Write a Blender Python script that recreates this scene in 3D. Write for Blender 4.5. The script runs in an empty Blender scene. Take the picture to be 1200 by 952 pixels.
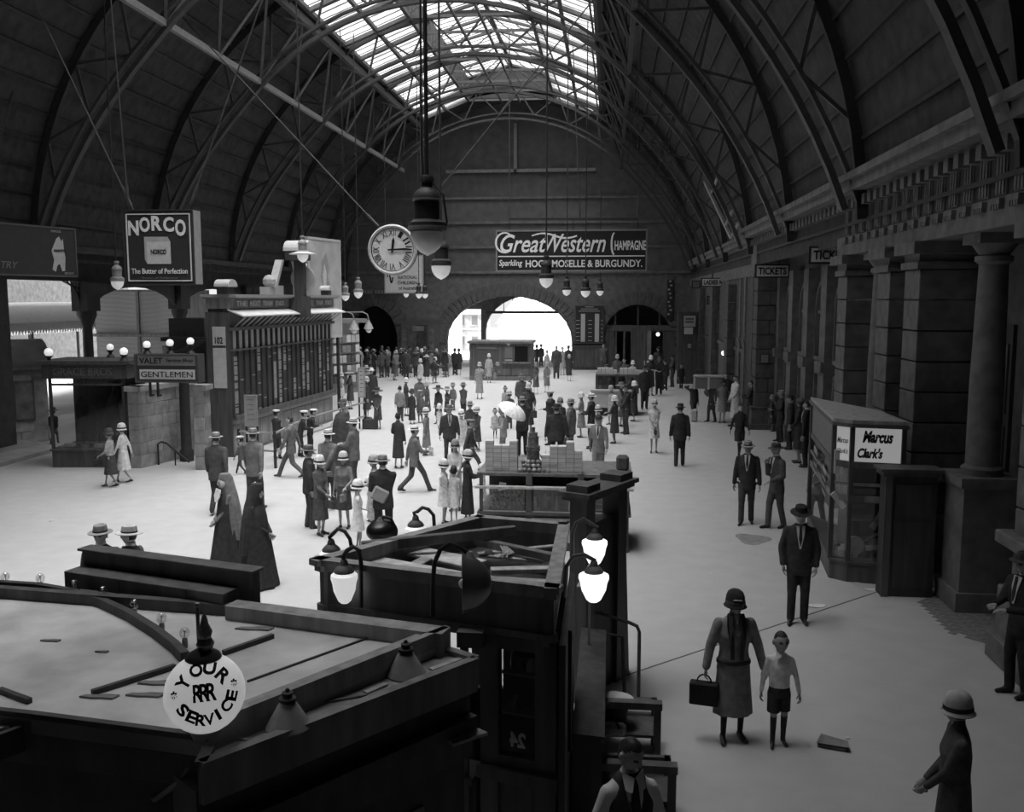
import bpy, math, random
import numpy as np
from mathutils import Vector, Matrix
random.seed(7)
R = math.radians
S = bpy.context.scene
COL = S.collection

# ---------------------------------------------------------------- camera
CAM = Vector((0.0, 0.0, 4.7))
FPX = 1090.0                                  # focal length in pixels of the 1200 x 952 frame
YAW, PITCH = math.atan(0.1048), math.atan(126 / 1090)
cd = bpy.data.cameras.new('camera')
cd.sensor_width = 36.0
cd.lens = 36.0 * FPX / 1200.0
cd.clip_start = 0.1
cd.clip_end = 400
co = bpy.data.objects.new('camera', cd)
COL.objects.link(co)
co.location = CAM
co.rotation_euler = (math.pi / 2 - PITCH, 0, YAW)
S.camera = co

# ---------------------------------------------------------------- sky, sun, exposure
SKY_ZENITH = 1.9
SUN_POWER = 15.0
EXPOSURE = 0.45
w = bpy.data.worlds.new('overcast_sky')
S.world = w
w.use_nodes = True
nt = w.node_tree
nt.nodes.clear()
tc = nt.nodes.new('ShaderNodeTexCoord')
sx = nt.nodes.new('ShaderNodeSeparateXYZ')
m1 = nt.nodes.new('ShaderNodeMath'); m1.operation = 'MAXIMUM'; m1.inputs[1].default_value = 0.0
m2 = nt.nodes.new('ShaderNodeMath'); m2.operation = 'MULTIPLY_ADD'
m2.inputs[1].default_value = 2 / 3; m2.inputs[2].default_value = 1 / 3   # overcast sky: the zenith three times the horizon
m3 = nt.nodes.new('ShaderNodeMath'); m3.operation = 'MULTIPLY'; m3.inputs[1].default_value = SKY_ZENITH
bg = nt.nodes.new('ShaderNodeBackground'); bg.inputs[0].default_value = (1, 1, 1, 1)
wo = nt.nodes.new('ShaderNodeOutputWorld')
L = nt.links.new
L(tc.outputs['Generated'], sx.inputs[0]); L(sx.outputs[2], m1.inputs[0]); L(m1.outputs[0], m2.inputs[0])
L(m2.outputs[0], m3.inputs[0]); L(m3.outputs[0], bg.inputs[1]); L(bg.outputs[0], wo.inputs[0])
sl = bpy.data.lights.new('sun', 'SUN'); sl.energy = SUN_POWER; sl.angle = R(55)
so = bpy.data.objects.new('sun', sl); COL.objects.link(so)
so.rotation_euler = (R(9), R(2), 0)          # hazy midday sun, a little to the right wall's side
S.view_settings.view_transform = 'Standard'
S.view_settings.look = 'None'
S.view_settings.exposure = EXPOSURE
S.view_settings.gamma = 1
S.view_settings.use_curve_mapping = False
S.cycles.max_bounces = 8
S.cycles.diffuse_bounces = 5
S.cycles.transparent_max_bounces = 16
S.cycles.use_denoising = True
S.cycles.sample_clamp_indirect = 6

# hall: runs along +Y; right wall X_R, vault centre X_C, radius R_V, springing Z_V, end wall Y_E
X_R, X_C, R_V, Z_V, Y_E = 5.2, -6.25, 11.45, 5.9, 62.0

# portals guide the sky's own light through the openings of the hall (they add none)
def portal(loc, rot, sx_, sy_):
    l = bpy.data.lights.new('sky_portal', 'AREA'); l.shape = 'RECTANGLE'; l.size = sx_; l.size_y = sy_
    l.cycles.is_portal = True
    o = bpy.data.objects.new('sky_portal', l); COL.objects.link(o); o.location = loc; o.rotation_euler = rot
portal((X_C, 28, 20.2), (0, 0, 0), 12, 66)
portal((-7.0, 73.2, 3.0), (R(-90), 0, 0), 18, 6)

# ---------------------------------------------------------------- picture <-> place
_cp, _sp, _cy, _sy = math.cos(PITCH), math.sin(PITCH), math.cos(YAW), math.sin(YAW)
FWD = Vector((-_sy * _cp, _cy * _cp, -_sp)); RGT = Vector((_cy, _sy, 0)); UPV = RGT.cross(FWD)
def ray(px, py):
    return (FWD + RGT * ((px - 600) / FPX) + UPV * ((476 - py) / FPX))
def gp(px, py, z=0.0):                         # where the sight line meets height z
    d = ray(px, py); return CAM + d * ((z - CAM.z) / d.z)
def at_y(px, py, Y):
    d = ray(px, py); return CAM + d * (Y / d.y)
def at_x(px, py, X):
    d = ray(px, py); return CAM + d * (X / d.x)
def proj(p):
    q = Vector(p) - CAM; k = q.dot(FWD)
    return 600 + FPX * q.dot(RGT) / k, 476 - FPX * q.dot(UPV) / k

# ---------------------------------------------------------------- materials (a grey photograph: grey materials)
MATS = {}
def mat(kind, v=0.2, rough=0.8, amt=0.25, scale=6.0, bump=0.15, spec=0.3, metal=0.0):
    key = (kind, round(v, 3), rough, amt, scale, bump, spec, metal)
    if key in MATS: return MATS[key]
    m = bpy.data.materials.new('%s_%03d' % (kind, round(v * 1000))); m.use_nodes = True
    n = m.node_tree.nodes; l = m.node_tree.links
    b = n['Principled BSDF']
    b.inputs['Roughness'].default_value = rough
    b.inputs['Metallic'].default_value = metal
    b.inputs['Specular IOR Level'].default_value = spec
    t = n.new('ShaderNodeTexCoord')
    if amt > 0:
        no = n.new('ShaderNodeTexNoise'); no.inputs['Scale'].default_value = scale; no.inputs['Detail'].default_value = 6
        mp = n.new('ShaderNodeMapping')
        if kind == 'wood': mp.inputs['Scale'].default_value = (1, 1, 0.12)
        if kind == 'plank': mp.inputs['Scale'].default_value = (0.15, 1, 1)
        l.new(t.outputs['Object'], mp.inputs[0]); l.new(mp.outputs[0], no.inputs['Vector'])
        cr = n.new('ShaderNodeMapRange')
        cr.inputs[1].default_value = 0.3; cr.inputs[2].default_value = 0.7
        cr.inputs[3].default_value = max(v * (1 - amt), 0.002); cr.inputs[4].default_value = min(v * (1 + amt), 0.95)
        l.new(no.outputs[0], cr.inputs[0]); l.new(cr.outputs[0], b.inputs['Base Color'])
        if bump > 0:
            bp = n.new('ShaderNodeBump'); bp.inputs['Strength'].default_value = bump; bp.inputs['Distance'].default_value = 0.01
            n2 = n.new('ShaderNodeTexNoise'); n2.inputs['Scale'].default_value = scale * 5
            l.new(mp.outputs[0], n2.inputs['Vector'])
            l.new(n2.outputs[0], bp.inputs['Height']); l.new(bp.outputs[0], b.inputs['Normal'])
    else:
        b.inputs['Base Color'].default_value = (v, v, v, 1)
    MATS[key] = m
    return m
def cloth(v): return mat('cloth', min(v * 1.2 + .01, .8), 0.9, 0.22, 14.0, 0.25, 0.1)
def wood(v): return mat('wood', min(v * 1.45 + .018, .7), 0.55, 0.3, 9.0, 0.2, 0.3)
def stone(v): return mat('stone', v, 0.85, 0.25, 4.0, 0.35, 0.15)
def iron(v): return mat('iron', v, 0.55, 0.2, 8.0, 0.1, 0.3)
def paint(v): return mat('paint', v, 0.6, 0.08, 5.0, 0.0, 0.25)
def card(v): return mat('card', v, 0.85, 0.1, 8.0, 0.0, 0.1)
SKIN = mat('skin', 0.36, 0.55, 0.08, 12.0, 0.0, 0.3)
HAIR = mat('hair', 0.03, 0.5, 0.3, 40.0, 0.3, 0.3)
EYE = mat('eye', 0.015, 0.3, 0, spec=0.5)
LIP = mat('lip', 0.2, 0.5, 0)
CHROME = mat('chrome', 0.6, 0.22, 0, metal=1.0)
def glow(v, e, name):
    m = bpy.data.materials.new(name); m.use_nodes = True
    b = m.node_tree.nodes['Principled BSDF']
    b.inputs['Base Color'].default_value = (v, v, v, 1); b.inputs['Roughness'].default_value = 0.25
    b.inputs['Emission Color'].default_value = (1, 1, 1, 1); b.inputs['Emission Strength'].default_value = e
    return m
OPAL = glow(0.92, 0.0, 'opal_glass')
OPAL_DIM = glow(0.85, 0.4, 'opal_glass_dim')
OPAL_LIT = glow(0.8, 0.9, 'opal_glass_lit')
OPAL_PEND = glow(0.9, 0.18, 'opal_glass_pendant')
def glass(name, tr, rough=0.03, tint=0.9):
    m = bpy.data.materials.new(name); m.use_nodes = True
    n = m.node_tree.nodes; l = m.node_tree.links; n.clear()
    a = n.new('ShaderNodeBsdfTransparent'); a.inputs[0].default_value = (tint, tint, tint, 1)
    g = n.new('ShaderNodeBsdfGlossy'); g.inputs['Roughness'].default_value = rough
    x = n.new('ShaderNodeMixShader'); x.inputs[0].default_value = 1 - tr
    o = n.new('ShaderNodeOutputMaterial')
    l.new(a.outputs[0], x.inputs[1]); l.new(g.outputs[0], x.inputs[2]); l.new(x.outputs[0], o.inputs[0])
    return m
CLEAR = glass('clear_glass', 0.93)
def sooty_glass():
    m = bpy.data.materials.new('sooty_roof_glass'); m.use_nodes = True
    n = m.node_tree.nodes; l = m.node_tree.links; n.clear()
    t = n.new('ShaderNodeTexCoord'); no = n.new('ShaderNodeTexNoise'); no.inputs['Scale'].default_value = 0.7; no.inputs['Detail'].default_value = 8
    l.new(t.outputs['Object'], no.inputs['Vector'])
    r = n.new('ShaderNodeMapRange'); r.inputs[1].default_value = 0.3; r.inputs[2].default_value = 0.75
    r.inputs[3].default_value = 0.92; r.inputs[4].default_value = 0.55
    l.new(no.outputs[0], r.inputs[0])
    a = n.new('ShaderNodeBsdfTransparent'); tl = n.new('ShaderNodeBsdfTranslucent')
    l.new(r.outputs[0], a.inputs[0]); l.new(r.outputs[0], tl.inputs[0])
    x = n.new('ShaderNodeMixShader'); x.inputs[0].default_value = 0.12
    o = n.new('ShaderNodeOutputMaterial')
    l.new(a.outputs[0], x.inputs[1]); l.new(tl.outputs[0], x.inputs[2]); l.new(x.outputs[0], o.inputs[0])
    return m
ROOFGLASS = sooty_glass()

# ---------------------------------------------------------------- mesh builder
class MB:
    def __init__(s): s.v = []; s.f = []; s.mi = []
    def add(s, vs, fs, mi=0):
        k = len(s.v); s.v += [tuple(p) for p in vs]
        s.f += [tuple(k + i for i in q) for q in fs]; s.mi += [mi] * len(fs); return s
    def box(s, x0, x1, y0, y1, z0, z1, mi=0):
        vs = [(x, y, z) for z in (z0, z1) for y in (y0, y1) for x in (x0, x1)]
        return s.add(vs, [(0, 2, 3, 1), (4, 5, 7, 6), (0, 1, 5, 4), (2, 6, 7, 3), (0, 4, 6, 2), (1, 3, 7, 5)], mi)
    def bar(s, p, q, wd, h=None, mi=0, up=(0, 0, 1)):
        p, q = Vector(p), Vector(q); h = h or wd
        d = (q - p).normalized(); u = Vector(up)
        if abs(d.dot(u)) > 0.98: u = Vector((1, 0, 0))
        a = d.cross(u).normalized() * wd / 2; b = a.cross(d).normalized() * h / 2
        vs = [p - a - b, p + a - b, p - a + b, p + a + b, q - a - b, q + a - b, q - a + b, q + a + b]
        return s.add(vs, [(0, 2, 3, 1), (4, 5, 7, 6), (0, 1, 5, 4), (2, 6, 7, 3), (0, 4, 6, 2), (1, 3, 7, 5)], mi)
    def tube(s, pts, r, n=8, mi=0):
        pts = [Vector(p) for p in pts]; rs = r if isinstance(r, (list, tuple)) else [r] * len(pts)
        rings = []; u = None
        for i, p in enumerate(pts):
            d = (pts[min(i + 1, len(pts) - 1)] - pts[max(i - 1, 0)]).normalized()
            if u is None:
                u = Vector((0, 0, 1)) if abs(d.z) < 0.9 else Vector((1, 0, 0))
            a = (u - d * u.dot(d)).normalized(); u = a; b = d.cross(a)
            rings.append([p + (a * math.cos(2 * math.pi * k / n) + b * math.sin(2 * math.pi * k / n)) * rs[i] for k in range(n)])
        return s.loft(rings, mi)
    def loft(s, rings, mi=0, caps=True):
        n = len(rings[0]); vs = [p for r in rings for p in r]; fs = []
        for i in range(len(rings) - 1):
            for k in range(n):
                fs.append((i * n + k, i * n + (k + 1) % n, (i + 1) * n + (k + 1) % n, (i + 1) * n + k))
        if caps:
            fs.append(tuple(range(n))[::-1]); fs.append(tuple((len(rings) - 1) * n + k for k in range(n)))
        return s.add(vs, fs, mi)
    def lathe(s, prof, n=16, o=(0, 0, 0), mi=0, axis='z', caps=True):
        rings = []
        for r, z in prof:
            r = max(r, 0.0005); ring = []
            for k in range(n):
                a = 2 * math.pi * k / n; c, d = r * math.cos(a), r * math.sin(a)
                p = (c, d, z) if axis == 'z' else ((c, -z, d) if axis == 'y' else (z, c, d))
                ring.append((o[0] + p[0], o[1] + p[1], o[2] + p[2]))
            rings.append(ring)
        return s.loft(rings, mi, caps)
    def sphere(s, c, r, n=12, mi=0, sz=1.0):
        m = max(4, n // 2)
        return s.lathe([(r * math.sin(math.pi * i / m), -r * sz * math.cos(math.pi * i / m)) for i in range(m + 1)], n, c, mi)
    def ext(s, poly, vec, mi=0):                # a flat outline pushed along vec
        n = len(poly); v = Vector(vec); a = [Vector(p) for p in poly]
        fs = [tuple(range(n))[::-1], tuple(range(n, 2 * n))] + [(i, (i + 1) % n, n + (i + 1) % n, n + i) for i in range(n)]
        return s.add(a + [p + v for p in a], fs, mi)
    def mesh(s, name):
        me = bpy.data.meshes.new(name); me.from_pydata(s.v, [], s.f)
        if any(s.mi): me.polygons.foreach_set('material_index', s.mi)
        return me
    def build(s, name, mats, parent=None, smooth=False, bevel=0.0, loc=None):
        me = s.mesh(name)
        for m in (mats if isinstance(mats, (list, tuple)) else [mats]): me.materials.append(m)
        if smooth:
            me.polygons.foreach_set('use_smooth', [True] * len(me.polygons))
            me.set_sharp_from_angle(angle=R(40))
        me.update()
        return link(name, me, parent, bevel, loc)
def link(name, me, parent=None, bevel=0.0, loc=None):
    o = bpy.data.objects.new(name, me); COL.objects.link(o)
    if parent is not None: o.parent = parent
    if loc is not None: o.location = loc
    if bevel:
        b = o.modifiers.new('bevel', 'BEVEL'); b.width = bevel; b.segments = 1; b.limit_method = 'ANGLE'
    return o
def tag(o, label, cat, group=None):
    o['label'] = label; o['category'] = cat
    if group: o['group'] = group
    return o
def thing(name, label, cat, loc=(0, 0, 0), rz=0.0, group=None):
    o = bpy.data.objects.new(name, None); COL.objects.link(o); o.empty_display_size = 0.2
    o.location = loc; o.rotation_euler = (0, 0, rz)
    return tag(o, label, cat, group)
def struct(o): o['kind'] = 'structure'; return o
def dup(root, loc, rz=None, label=None, group=None, scale=None):
    r = root.copy(); COL.objects.link(r); r.location = loc
    if rz is not None: r.rotation_euler = (0, 0, rz)
    if scale: r.scale = (scale,) * 3
    if label: r['label'] = label
    if group: r['group'] = group
    for ch in list(root.children):
        c = ch.copy(); COL.objects.link(c); c.parent = r
        for g in ch.children:
            d = g.copy(); COL.objects.link(d); d.parent = c
    return r
TEXTS = []
def text(body, wd, h, m, parent, loc, rot=(math.pi / 2, 0, 0), bold=0.0, shear=0.0, ext=0.004, name='lettering', bend=0.0):
    c = bpy.data.curves.new(name, 'FONT'); c.body = body; c.size = 1; c.extrude = ext; c.shear = shear; c.offset = bold
    c.resolution_u = 3
    c.align_x = 'CENTER'; c.align_y = 'CENTER'; c.materials.append(m)
    o = bpy.data.objects.new(name, c); COL.objects.link(o); o.parent = parent
    o.location = loc; o.rotation_euler = rot
    TEXTS.append((o, wd, h, bend)); return o
def fit_texts():
    """size every piece of lettering to its place and turn it into plain mesh"""
    bpy.context.view_layer.update()
    dg = bpy.context.evaluated_depsgraph_get()
    for o, wd, h, bend in TEXTS:
        me = bpy.data.meshes.new_from_object(o.evaluated_get(dg))
        me.transform(Matrix.Identity(4))
        co_ = np.empty(len(me.vertices) * 3); me.vertices.foreach_get('co', co_); co_ = co_.reshape(-1, 3)
        lo, hi = co_.min(0), co_.max(0)
        co_ = (co_ - (lo + hi) / 2) * np.array([wd / max(hi[0] - lo[0], 1e-4), h / max(hi[1] - lo[1], 1e-4), 1]); co_[:, 2] += (hi[2] - lo[2]) / 2
        if bend: co_[:, 2] += np.sqrt(np.maximum(bend ** 2 - co_[:, 0] ** 2 - co_[:, 1] ** 2, 0)) - bend
        me.vertices.foreach_set('co', co_.ravel()); me.update()
        nm, pr, lc, rt = o.name, o.parent, Vector(o.location), o.rotation_euler.copy()
        cu = o.data; bpy.data.objects.remove(o); bpy.data.curves.remove(cu)
        n_ = link(nm, me, pr, 0, lc); n_.rotation_euler = rt

# ================================================================ THE SETTING
M_FLOOR = mat('asphalt', 0.44, 0.8, 0.05, 2.5, 0.12, 0.25)
M_OUT = mat('roadway', 0.5, 0.9, 0.1, 0.4, 0)
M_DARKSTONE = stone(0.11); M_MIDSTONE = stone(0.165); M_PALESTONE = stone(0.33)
M_ROOF = mat('plank', 0.06, 0.8, 0.3, 3.0, 0.3, 0.15)
M_IRON = iron(0.065); M_DIRON = iron(0.035); M_LIRON = iron(0.26)

def roof_xy(a, r=R_V):                          # a: angle from the crown, + towards the right wall
    return X_C + r * math.sin(a), Z_V + r * math.cos(a)

# floor, joint, outside ground
fl = MB(); fl.box(-21.0, 6.6, -9, Y_E + 0.6, -0.3, 0.0)
floor = struct(fl.build('floor', M_FLOOR))
b = MB(); b.box(-60, 60, Y_E + 0.6, 150, -0.3, -0.02); b.box(-70, -21.0, -9, Y_E + 0.6, -0.3, -0.02)
struct(b.build('ground', M_OUT))
j0, j1, j2 = gp(560, 850), gp(760, 783), gp(1040, 690)
b = MB(); b.bar((j0.x, j0.y, 0.001), (j1.x, j1.y, 0.001), 0.02, 0.004); b.bar((j1.x, j1.y, 0.001), (j2.x, j2.y, 0.001), 0.025, 0.004)
struct(b.build('trim_1', mat('joint', 0.10, 0.9, 0)))['label'] = 'dark joint across the asphalt floor'
# flat dark stain beside the two talking men
c = gp(882, 632); b = MB(); pl = []
for k in range(18):
    a = 2 * math.pi * k / 18; rr = 0.33 + 0.06 * math.sin(3 * a + 1)
    pl.append((c.x + rr * math.cos(a), c.y + rr * 1.25 * math.sin(a), 0.001))
b.ext(pl, (0, 0, 0.001)); b.build('stain', mat('stain', 0.24, 0.9, 0.25, 5.0, 0), floor)
# herringbone bricks at the foot of the right wall
bm = MB(); bm.box(-0.115, 0.115, -0.052, 0.052, 0, 0.012); me = bm.mesh('brick'); me.materials.append(mat('brick', 0.20, 0.9, 0.3, 6.0, 0.2))
e0 = gp(1178, 724); nb = 0; u_ = 0.118
for i in range(-16, 17):
    for j in range(-16, 17):
        m_ = (i - j) % 4
        if m_ not in (0, 3): continue
        cx_, cy_ = ((i + 1) * u_, (j + .5) * u_) if m_ == 0 else ((i + .5) * u_, (j + 1) * u_)
        x, y = e0.x + (cx_ - cy_) * .7071, e0.y + (cx_ + cy_) * .7071
        if ((x - e0.x) / 1.1) ** 2 + ((y - e0.y) / 1.55) ** 2 < 1 and x < 6.2 and nb < 295:
            o = link('brick', me, floor, 0, (x, y, -.006)); o.rotation_euler = (0, 0, R(45 if m_ == 0 else 135)); nb += 1

# ---------------------------------------------------------------- vaulted roof
ceil = MB()
def shell(a0, a1, n, y0, y1, mb, t=0.12):
    for i in range(n):
        p, q = a0 + (a1 - a0) * i / n, a0 + (a1 - a0) * (i + 1) / n
        A, B = roof_xy(p), roof_xy(q); C_, D = roof_xy(p, R_V + t), roof_xy(q, R_V + t)
        vs = []
        for y in (y0, y1): vs += [(A[0], y, A[1]), (B[0], y, B[1]), (D[0], y, D[1]), (C_[0], y, C_[1])]
        mb.add(vs, [(0, 1, 2, 3), (7, 6, 5, 4), (0, 4, 5, 1), (2, 6, 7, 3), (1, 5, 6, 2), (0, 3, 7, 4)])
A_S = R(29)                                     # glazing starts here on both sides
shell(A_S, R(90), 14, -9, Y_E + 0.3, ceil); shell(-R(90), -A_S, 14, -9, Y_E + 0.3, ceil)
SKY_Y0, SKY_Y1 = 7.0, 59.0  # near end lies out of view, placed to darken the near floor
shell(-A_S, A_S, 10, -9, SKY_Y0, ceil); shell(-A_S, A_S, 10, SKY_Y1, Y_E + 0.3, ceil)
ceiling = struct(ceil.build('ceiling', M_ROOF, smooth=True))
b = MB()                                        # boards of the vault: one batten every 0.6 m
for s in (-1, 1):
    for k in range(15):
        a = s * (A_S + R(3 + k * 4)); A = roof_xy(a, R_V - 0.04)
        b.bar((A[0], -9, A[1]), (A[0], Y_E, A[1]), 0.07, 0.1, up=(math.sin(a), 0, math.cos(a)))
o = b.build('purlins', M_DIRON, ceiling); o['kind'] = 'stuff'

RIBS = [-3.0, 4.6, 12.2, 19.7, 27.2, 34.7, 42.2, 49.7, 57.2]
R_I = 9.55
rib = MB(); A_N = 26
def arc(r, a0, a1, n, mb, wd, h, y=0.0, mi=0):
    pts = [(roof_xy(a0 + (a1 - a0) * i / n, r)) for i in range(n + 1)]
    for i in range(n):
        mb.bar((pts[i][0], y, pts[i][1]), (pts[i + 1][0], y, pts[i + 1][1]), wd, h, mi, up=(0, 1, 0))
chord_o = MB(); arc(R_V - 0.16, -R(88), R(88), 40, chord_o, 0.22, 0.16)
def r_in(a): return R_I + (R_V - .45 - R_I) * max(0, (abs(a) - R(48)) / R(40)) ** 1.6
def arc2(off, wd, h):
    pts = [roof_xy(-R(87) + R(174) * i / 40, r_in(-R(87) + R(174) * i / 40) + off) for i in range(41)]
    for p, q in zip(pts[:-1], pts[1:]): chord_i.bar((p[0], 0, p[1]), (q[0], 0, q[1]), wd, h, up=(0, 1, 0))
chord_i = MB(); arc2(0, 0.13, 0.22); arc2(.32, 0.09, 0.16)
web = MB()
for i in range(25):
    a0, a1 = -R(78) + R(156) * i / 25, -R(78) + R(156) * (i + 1) / 25
    p, q = roof_xy(a0, r_in(a0) + 0.3), roof_xy(a1, R_V - 0.2)
    if i % 2: p, q = roof_xy(a0, R_V - 0.2), roof_xy(a1, r_in(a1) + 0.3)
    web.bar((p[0], 0, p[1]), (q[0], 0, q[1]), 0.08, 0.08, up=(0, 1, 0))
proto = None
for y in RIBS:
    if proto is None:
        proto = bpy.data.objects.new('roof_truss', None); COL.objects.link(proto); proto['kind'] = 'structure'; proto.location = (0, y, 0)
        chord_o.build('outer_chord', M_DIRON, proto); chord_i.build('inner_chord', M_IRON, proto); web.build('web', M_IRON, proto)
    else: dup(proto, (0, y, 0))
# long lattice girders that tie the trusses together, one each side of the glazing
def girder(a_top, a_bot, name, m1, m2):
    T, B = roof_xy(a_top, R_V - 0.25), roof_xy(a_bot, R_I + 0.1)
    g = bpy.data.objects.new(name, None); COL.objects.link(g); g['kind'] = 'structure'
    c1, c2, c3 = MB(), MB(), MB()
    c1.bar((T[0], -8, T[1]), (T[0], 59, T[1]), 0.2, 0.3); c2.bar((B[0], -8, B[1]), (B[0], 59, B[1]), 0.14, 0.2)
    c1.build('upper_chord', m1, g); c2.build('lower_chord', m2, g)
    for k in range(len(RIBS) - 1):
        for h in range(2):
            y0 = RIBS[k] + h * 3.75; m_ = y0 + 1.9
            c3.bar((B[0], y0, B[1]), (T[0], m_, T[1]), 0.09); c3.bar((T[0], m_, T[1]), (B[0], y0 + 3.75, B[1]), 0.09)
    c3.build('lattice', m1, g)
girder(-R(31), -R(45), 'lattice_girder', iron(.12), M_LIRON); girder(R(31), R(45), 'lattice_girder', M_DIRON, M_DIRON)  # left girder paler, right one darker: skylight brightness put into the colours

# ---------------------------------------------------------------- glazed ridge lantern
sk = bpy.data.objects.new('skylight', None); COL.objects.link(sk); sk['kind'] = 'structure'
A_M = R(13.5); xm = R_V * math.sin(A_M); zm = Z_V + R_V * math.cos(A_M); Z_MT = zm + 1.3; Z_RG = Z_MT + 0.75
NB = 21; dy = (SKY_Y1 - SKY_Y0) / NB
def plane_pane(p, q, nstrip, name='pane'):
    """panes between a low edge p=(x,z) and a high edge q, NB along the hall"""
    for i in range(NB):
        y0, y1 = SKY_Y0 + i * dy + 0.06, SKY_Y0 + (i + 1) * dy - 0.06
        for s_ in range(nstrip):
            f0, f1 = s_ / nstrip, (s_ + 1) / nstrip
            P0 = Vector((p[0] + (q[0] - p[0]) * f0, 0, p[1] + (q[1] - p[1]) * f0)); P1 = Vector((p[0] + (q[0] - p[0]) * f1, 0, p[1] + (q[1] - p[1]) * f1))
            dv = (P1 - P0).normalized() * 0.05; P0 += dv; P1 -= dv; t = Vector((-(P1 - P0).z, 0, (P1 - P0).x)).normalized() * 0.012
            mb = MB(); mb.ext([(P0.x, y0, P0.z), (P1.x, y0, P1.z), (P1.x, y1, P1.z), (P0.x, y1, P0.z)], t)
            mb.build('pane', ROOFGLASS, sk)
    # glazing bars
bars = MB(); heavy = MB()
for s in (-1, 1):
    lo, hi = roof_xy(s * A_S), (X_C + s * xm, zm)
    plane_pane(lo, hi, 2)
    top = (X_C + s * xm * 1.04, Z_MT); rg = (X_C, Z_RG)
    plane_pane(top, rg, 1)
    for i in range(NB + 1):
        y = SKY_Y0 + i * dy
        heavy.bar((lo[0], y, lo[1] - 0.08), (hi[0], y, hi[1] - 0.08), 0.16, 0.26, up=(0, 1, 0)); heavy.bar((top[0], y, top[1] - 0.06), (rg[0], y, rg[1] - 0.06), 0.12, 0.2, up=(0, 1, 0))
        heavy.bar((hi[0], y, zm - 0.1), (hi[0], y, Z_MT + 0.05), 0.14)
    for i in range(NB * 4):
        y = SKY_Y0 + (i + 0.5) * dy / 4
        bars.bar((lo[0], y, lo[1]), (hi[0], y, hi[1]), 0.035, 0.05, up=(0, 1, 0)); bars.bar((top[0], y, top[1]), (rg[0], y, rg[1]), 0.035, 0.05, up=(0, 1, 0))
    for f in (0, 0.5, 1):
        heavy.bar((lo[0] + (hi[0] - lo[0]) * f, SKY_Y0, lo[1] + (hi[1] - lo[1]) * f - 0.05), (lo[0] + (hi[0] - lo[0]) * f, SKY_Y1, lo[1] + (hi[1] - lo[1]) * f - 0.05), 0.16, 0.16)
    # louvred upright sides of the lantern
    sd = MB()
    sd.box(min(hi[0], hi[0] + s * 0.05), max(hi[0], hi[0] + s * 0.05), SKY_Y0, SKY_Y1, zm, zm + 0.12); sd.box(min(hi[0], hi[0] + s * 0.05), max(hi[0], hi[0] + s * 0.05), SKY_Y0, SKY_Y1, Z_MT - 0.1, Z_MT)
    for i in range(NB * 3):
        y = SKY_Y0 + i * dy / 3
        sd.box(min(hi[0], hi[0] + s * 0.04), max(hi[0], hi[0] + s * 0.04), y, y + dy / 3 * 0.86, zm + 0.12, Z_MT - 0.1)
    sd.build('louvre_side', M_IRON, sk)
heavy.bar((X_C, SKY_Y0, Z_RG), (X_C, SKY_Y1, Z_RG), 0.2)
for (s0, s1) in (((-xm, zm), (xm, zm)),):       # walkway along the middle of the lantern
    heavy.bar((X_C - 0.55, SKY_Y0, zm - 0.25), (X_C - 0.55, SKY_Y1, zm - 0.25), 0.10); heavy.bar((X_C + 0.55, SKY_Y0, zm - 0.25), (X_C + 0.55, SKY_Y1, zm - 0.25), 0.10)
for i in range(NB + 1):
    y = SKY_Y0 + i * dy
    heavy.bar((X_C - xm, y, zm - 0.1), (X_C + xm, y, zm - 0.1), 0.08, 0.12); heavy.bar((X_C - xm, y, zm), (X_C, y, Z_RG), 0.05); heavy.bar((X_C + xm, y, zm), (X_C, y, Z_RG), 0.05)
heavy.build('rafters', iron(0.12), sk); o = bars.build('glazing_bars', M_IRON, sk); o['kind'] = 'stuff'
for y in (SKY_Y0, SKY_Y1):                       # ends of the lantern
    e = MB(); e.ext([(X_C - xm, y, zm), (X_C + xm, y, zm), (X_C + xm, y, Z_MT), (X_C, y, Z_RG), (X_C - xm, y, Z_MT)], (0, 0.06, 0))
    e.build('lantern_end', M_IRON, sk)

# ---------------------------------------------------------------- end wall with its arches
def arch_pts(x0, x1, zs, zc, n=14):              # semi-elliptical opening outline from left foot to right foot
    xc, rx = (x0 + x1) / 2, (x1 - x0) / 2
    return [(x0, 0.0)] + [(xc - rx * math.cos(math.pi * i / n), zs + (zc - zs) * math.sin(math.pi * i / n)) for i in range(n + 1)] + [(x1, 0.0)]
def wall_with_arches(mb, x0, x1, ztop, arches, y, th):
    """solid wall between x0 and x1: pieces between and above the arch openings"""
    xs = x0
    for (a0, a1, zs, zc, zb) in arches:
        if a0 > xs: mb.box(xs, a0, y, y + th, 0, ztop)
        pts = arch_pts(a0, a1, zs, zc)[1:-1]
        for i in range(len(pts) - 1):
            (p, zp), (q, zq) = pts[i], pts[i + 1]
            mb.add([(p, y, zp), (q, y, zq), (q, y, ztop), (p, y, ztop), (p, y + th, zp), (q, y + th, zq), (q, y + th, ztop), (p, y + th, ztop)],
                   [(0, 1, 2, 3), (7, 6, 5, 4), (0, 4, 5, 1), (2, 6, 7, 3), (0, 3, 7, 4), (1, 5, 6, 2)])
        if zb > 0: mb.box(a0, a1, y, y + th, 0, zb)
        xs = a1
    if xs < x1: mb.box(xs, x1, y, y + th, 0, ztop)
ew = MB()
ARCHES = [(-17.6, -14.3, 1.9, 4.2, 0), (-10.95, -2.5, 1.9, 4.85, 0), (-0.55, 4.2, 1.7, 4.3, 0)]
wall_with_arches(ew, -21, 6.6, 6.4, ARCHES, Y_E, 0.7)
wall_end = struct(ew.build('wall_back', mat('brickwork', 0.13, 0.9, 0.25, 3.0, 0.3)))
g = MB()                                         # gable above, cut to the vault
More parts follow.
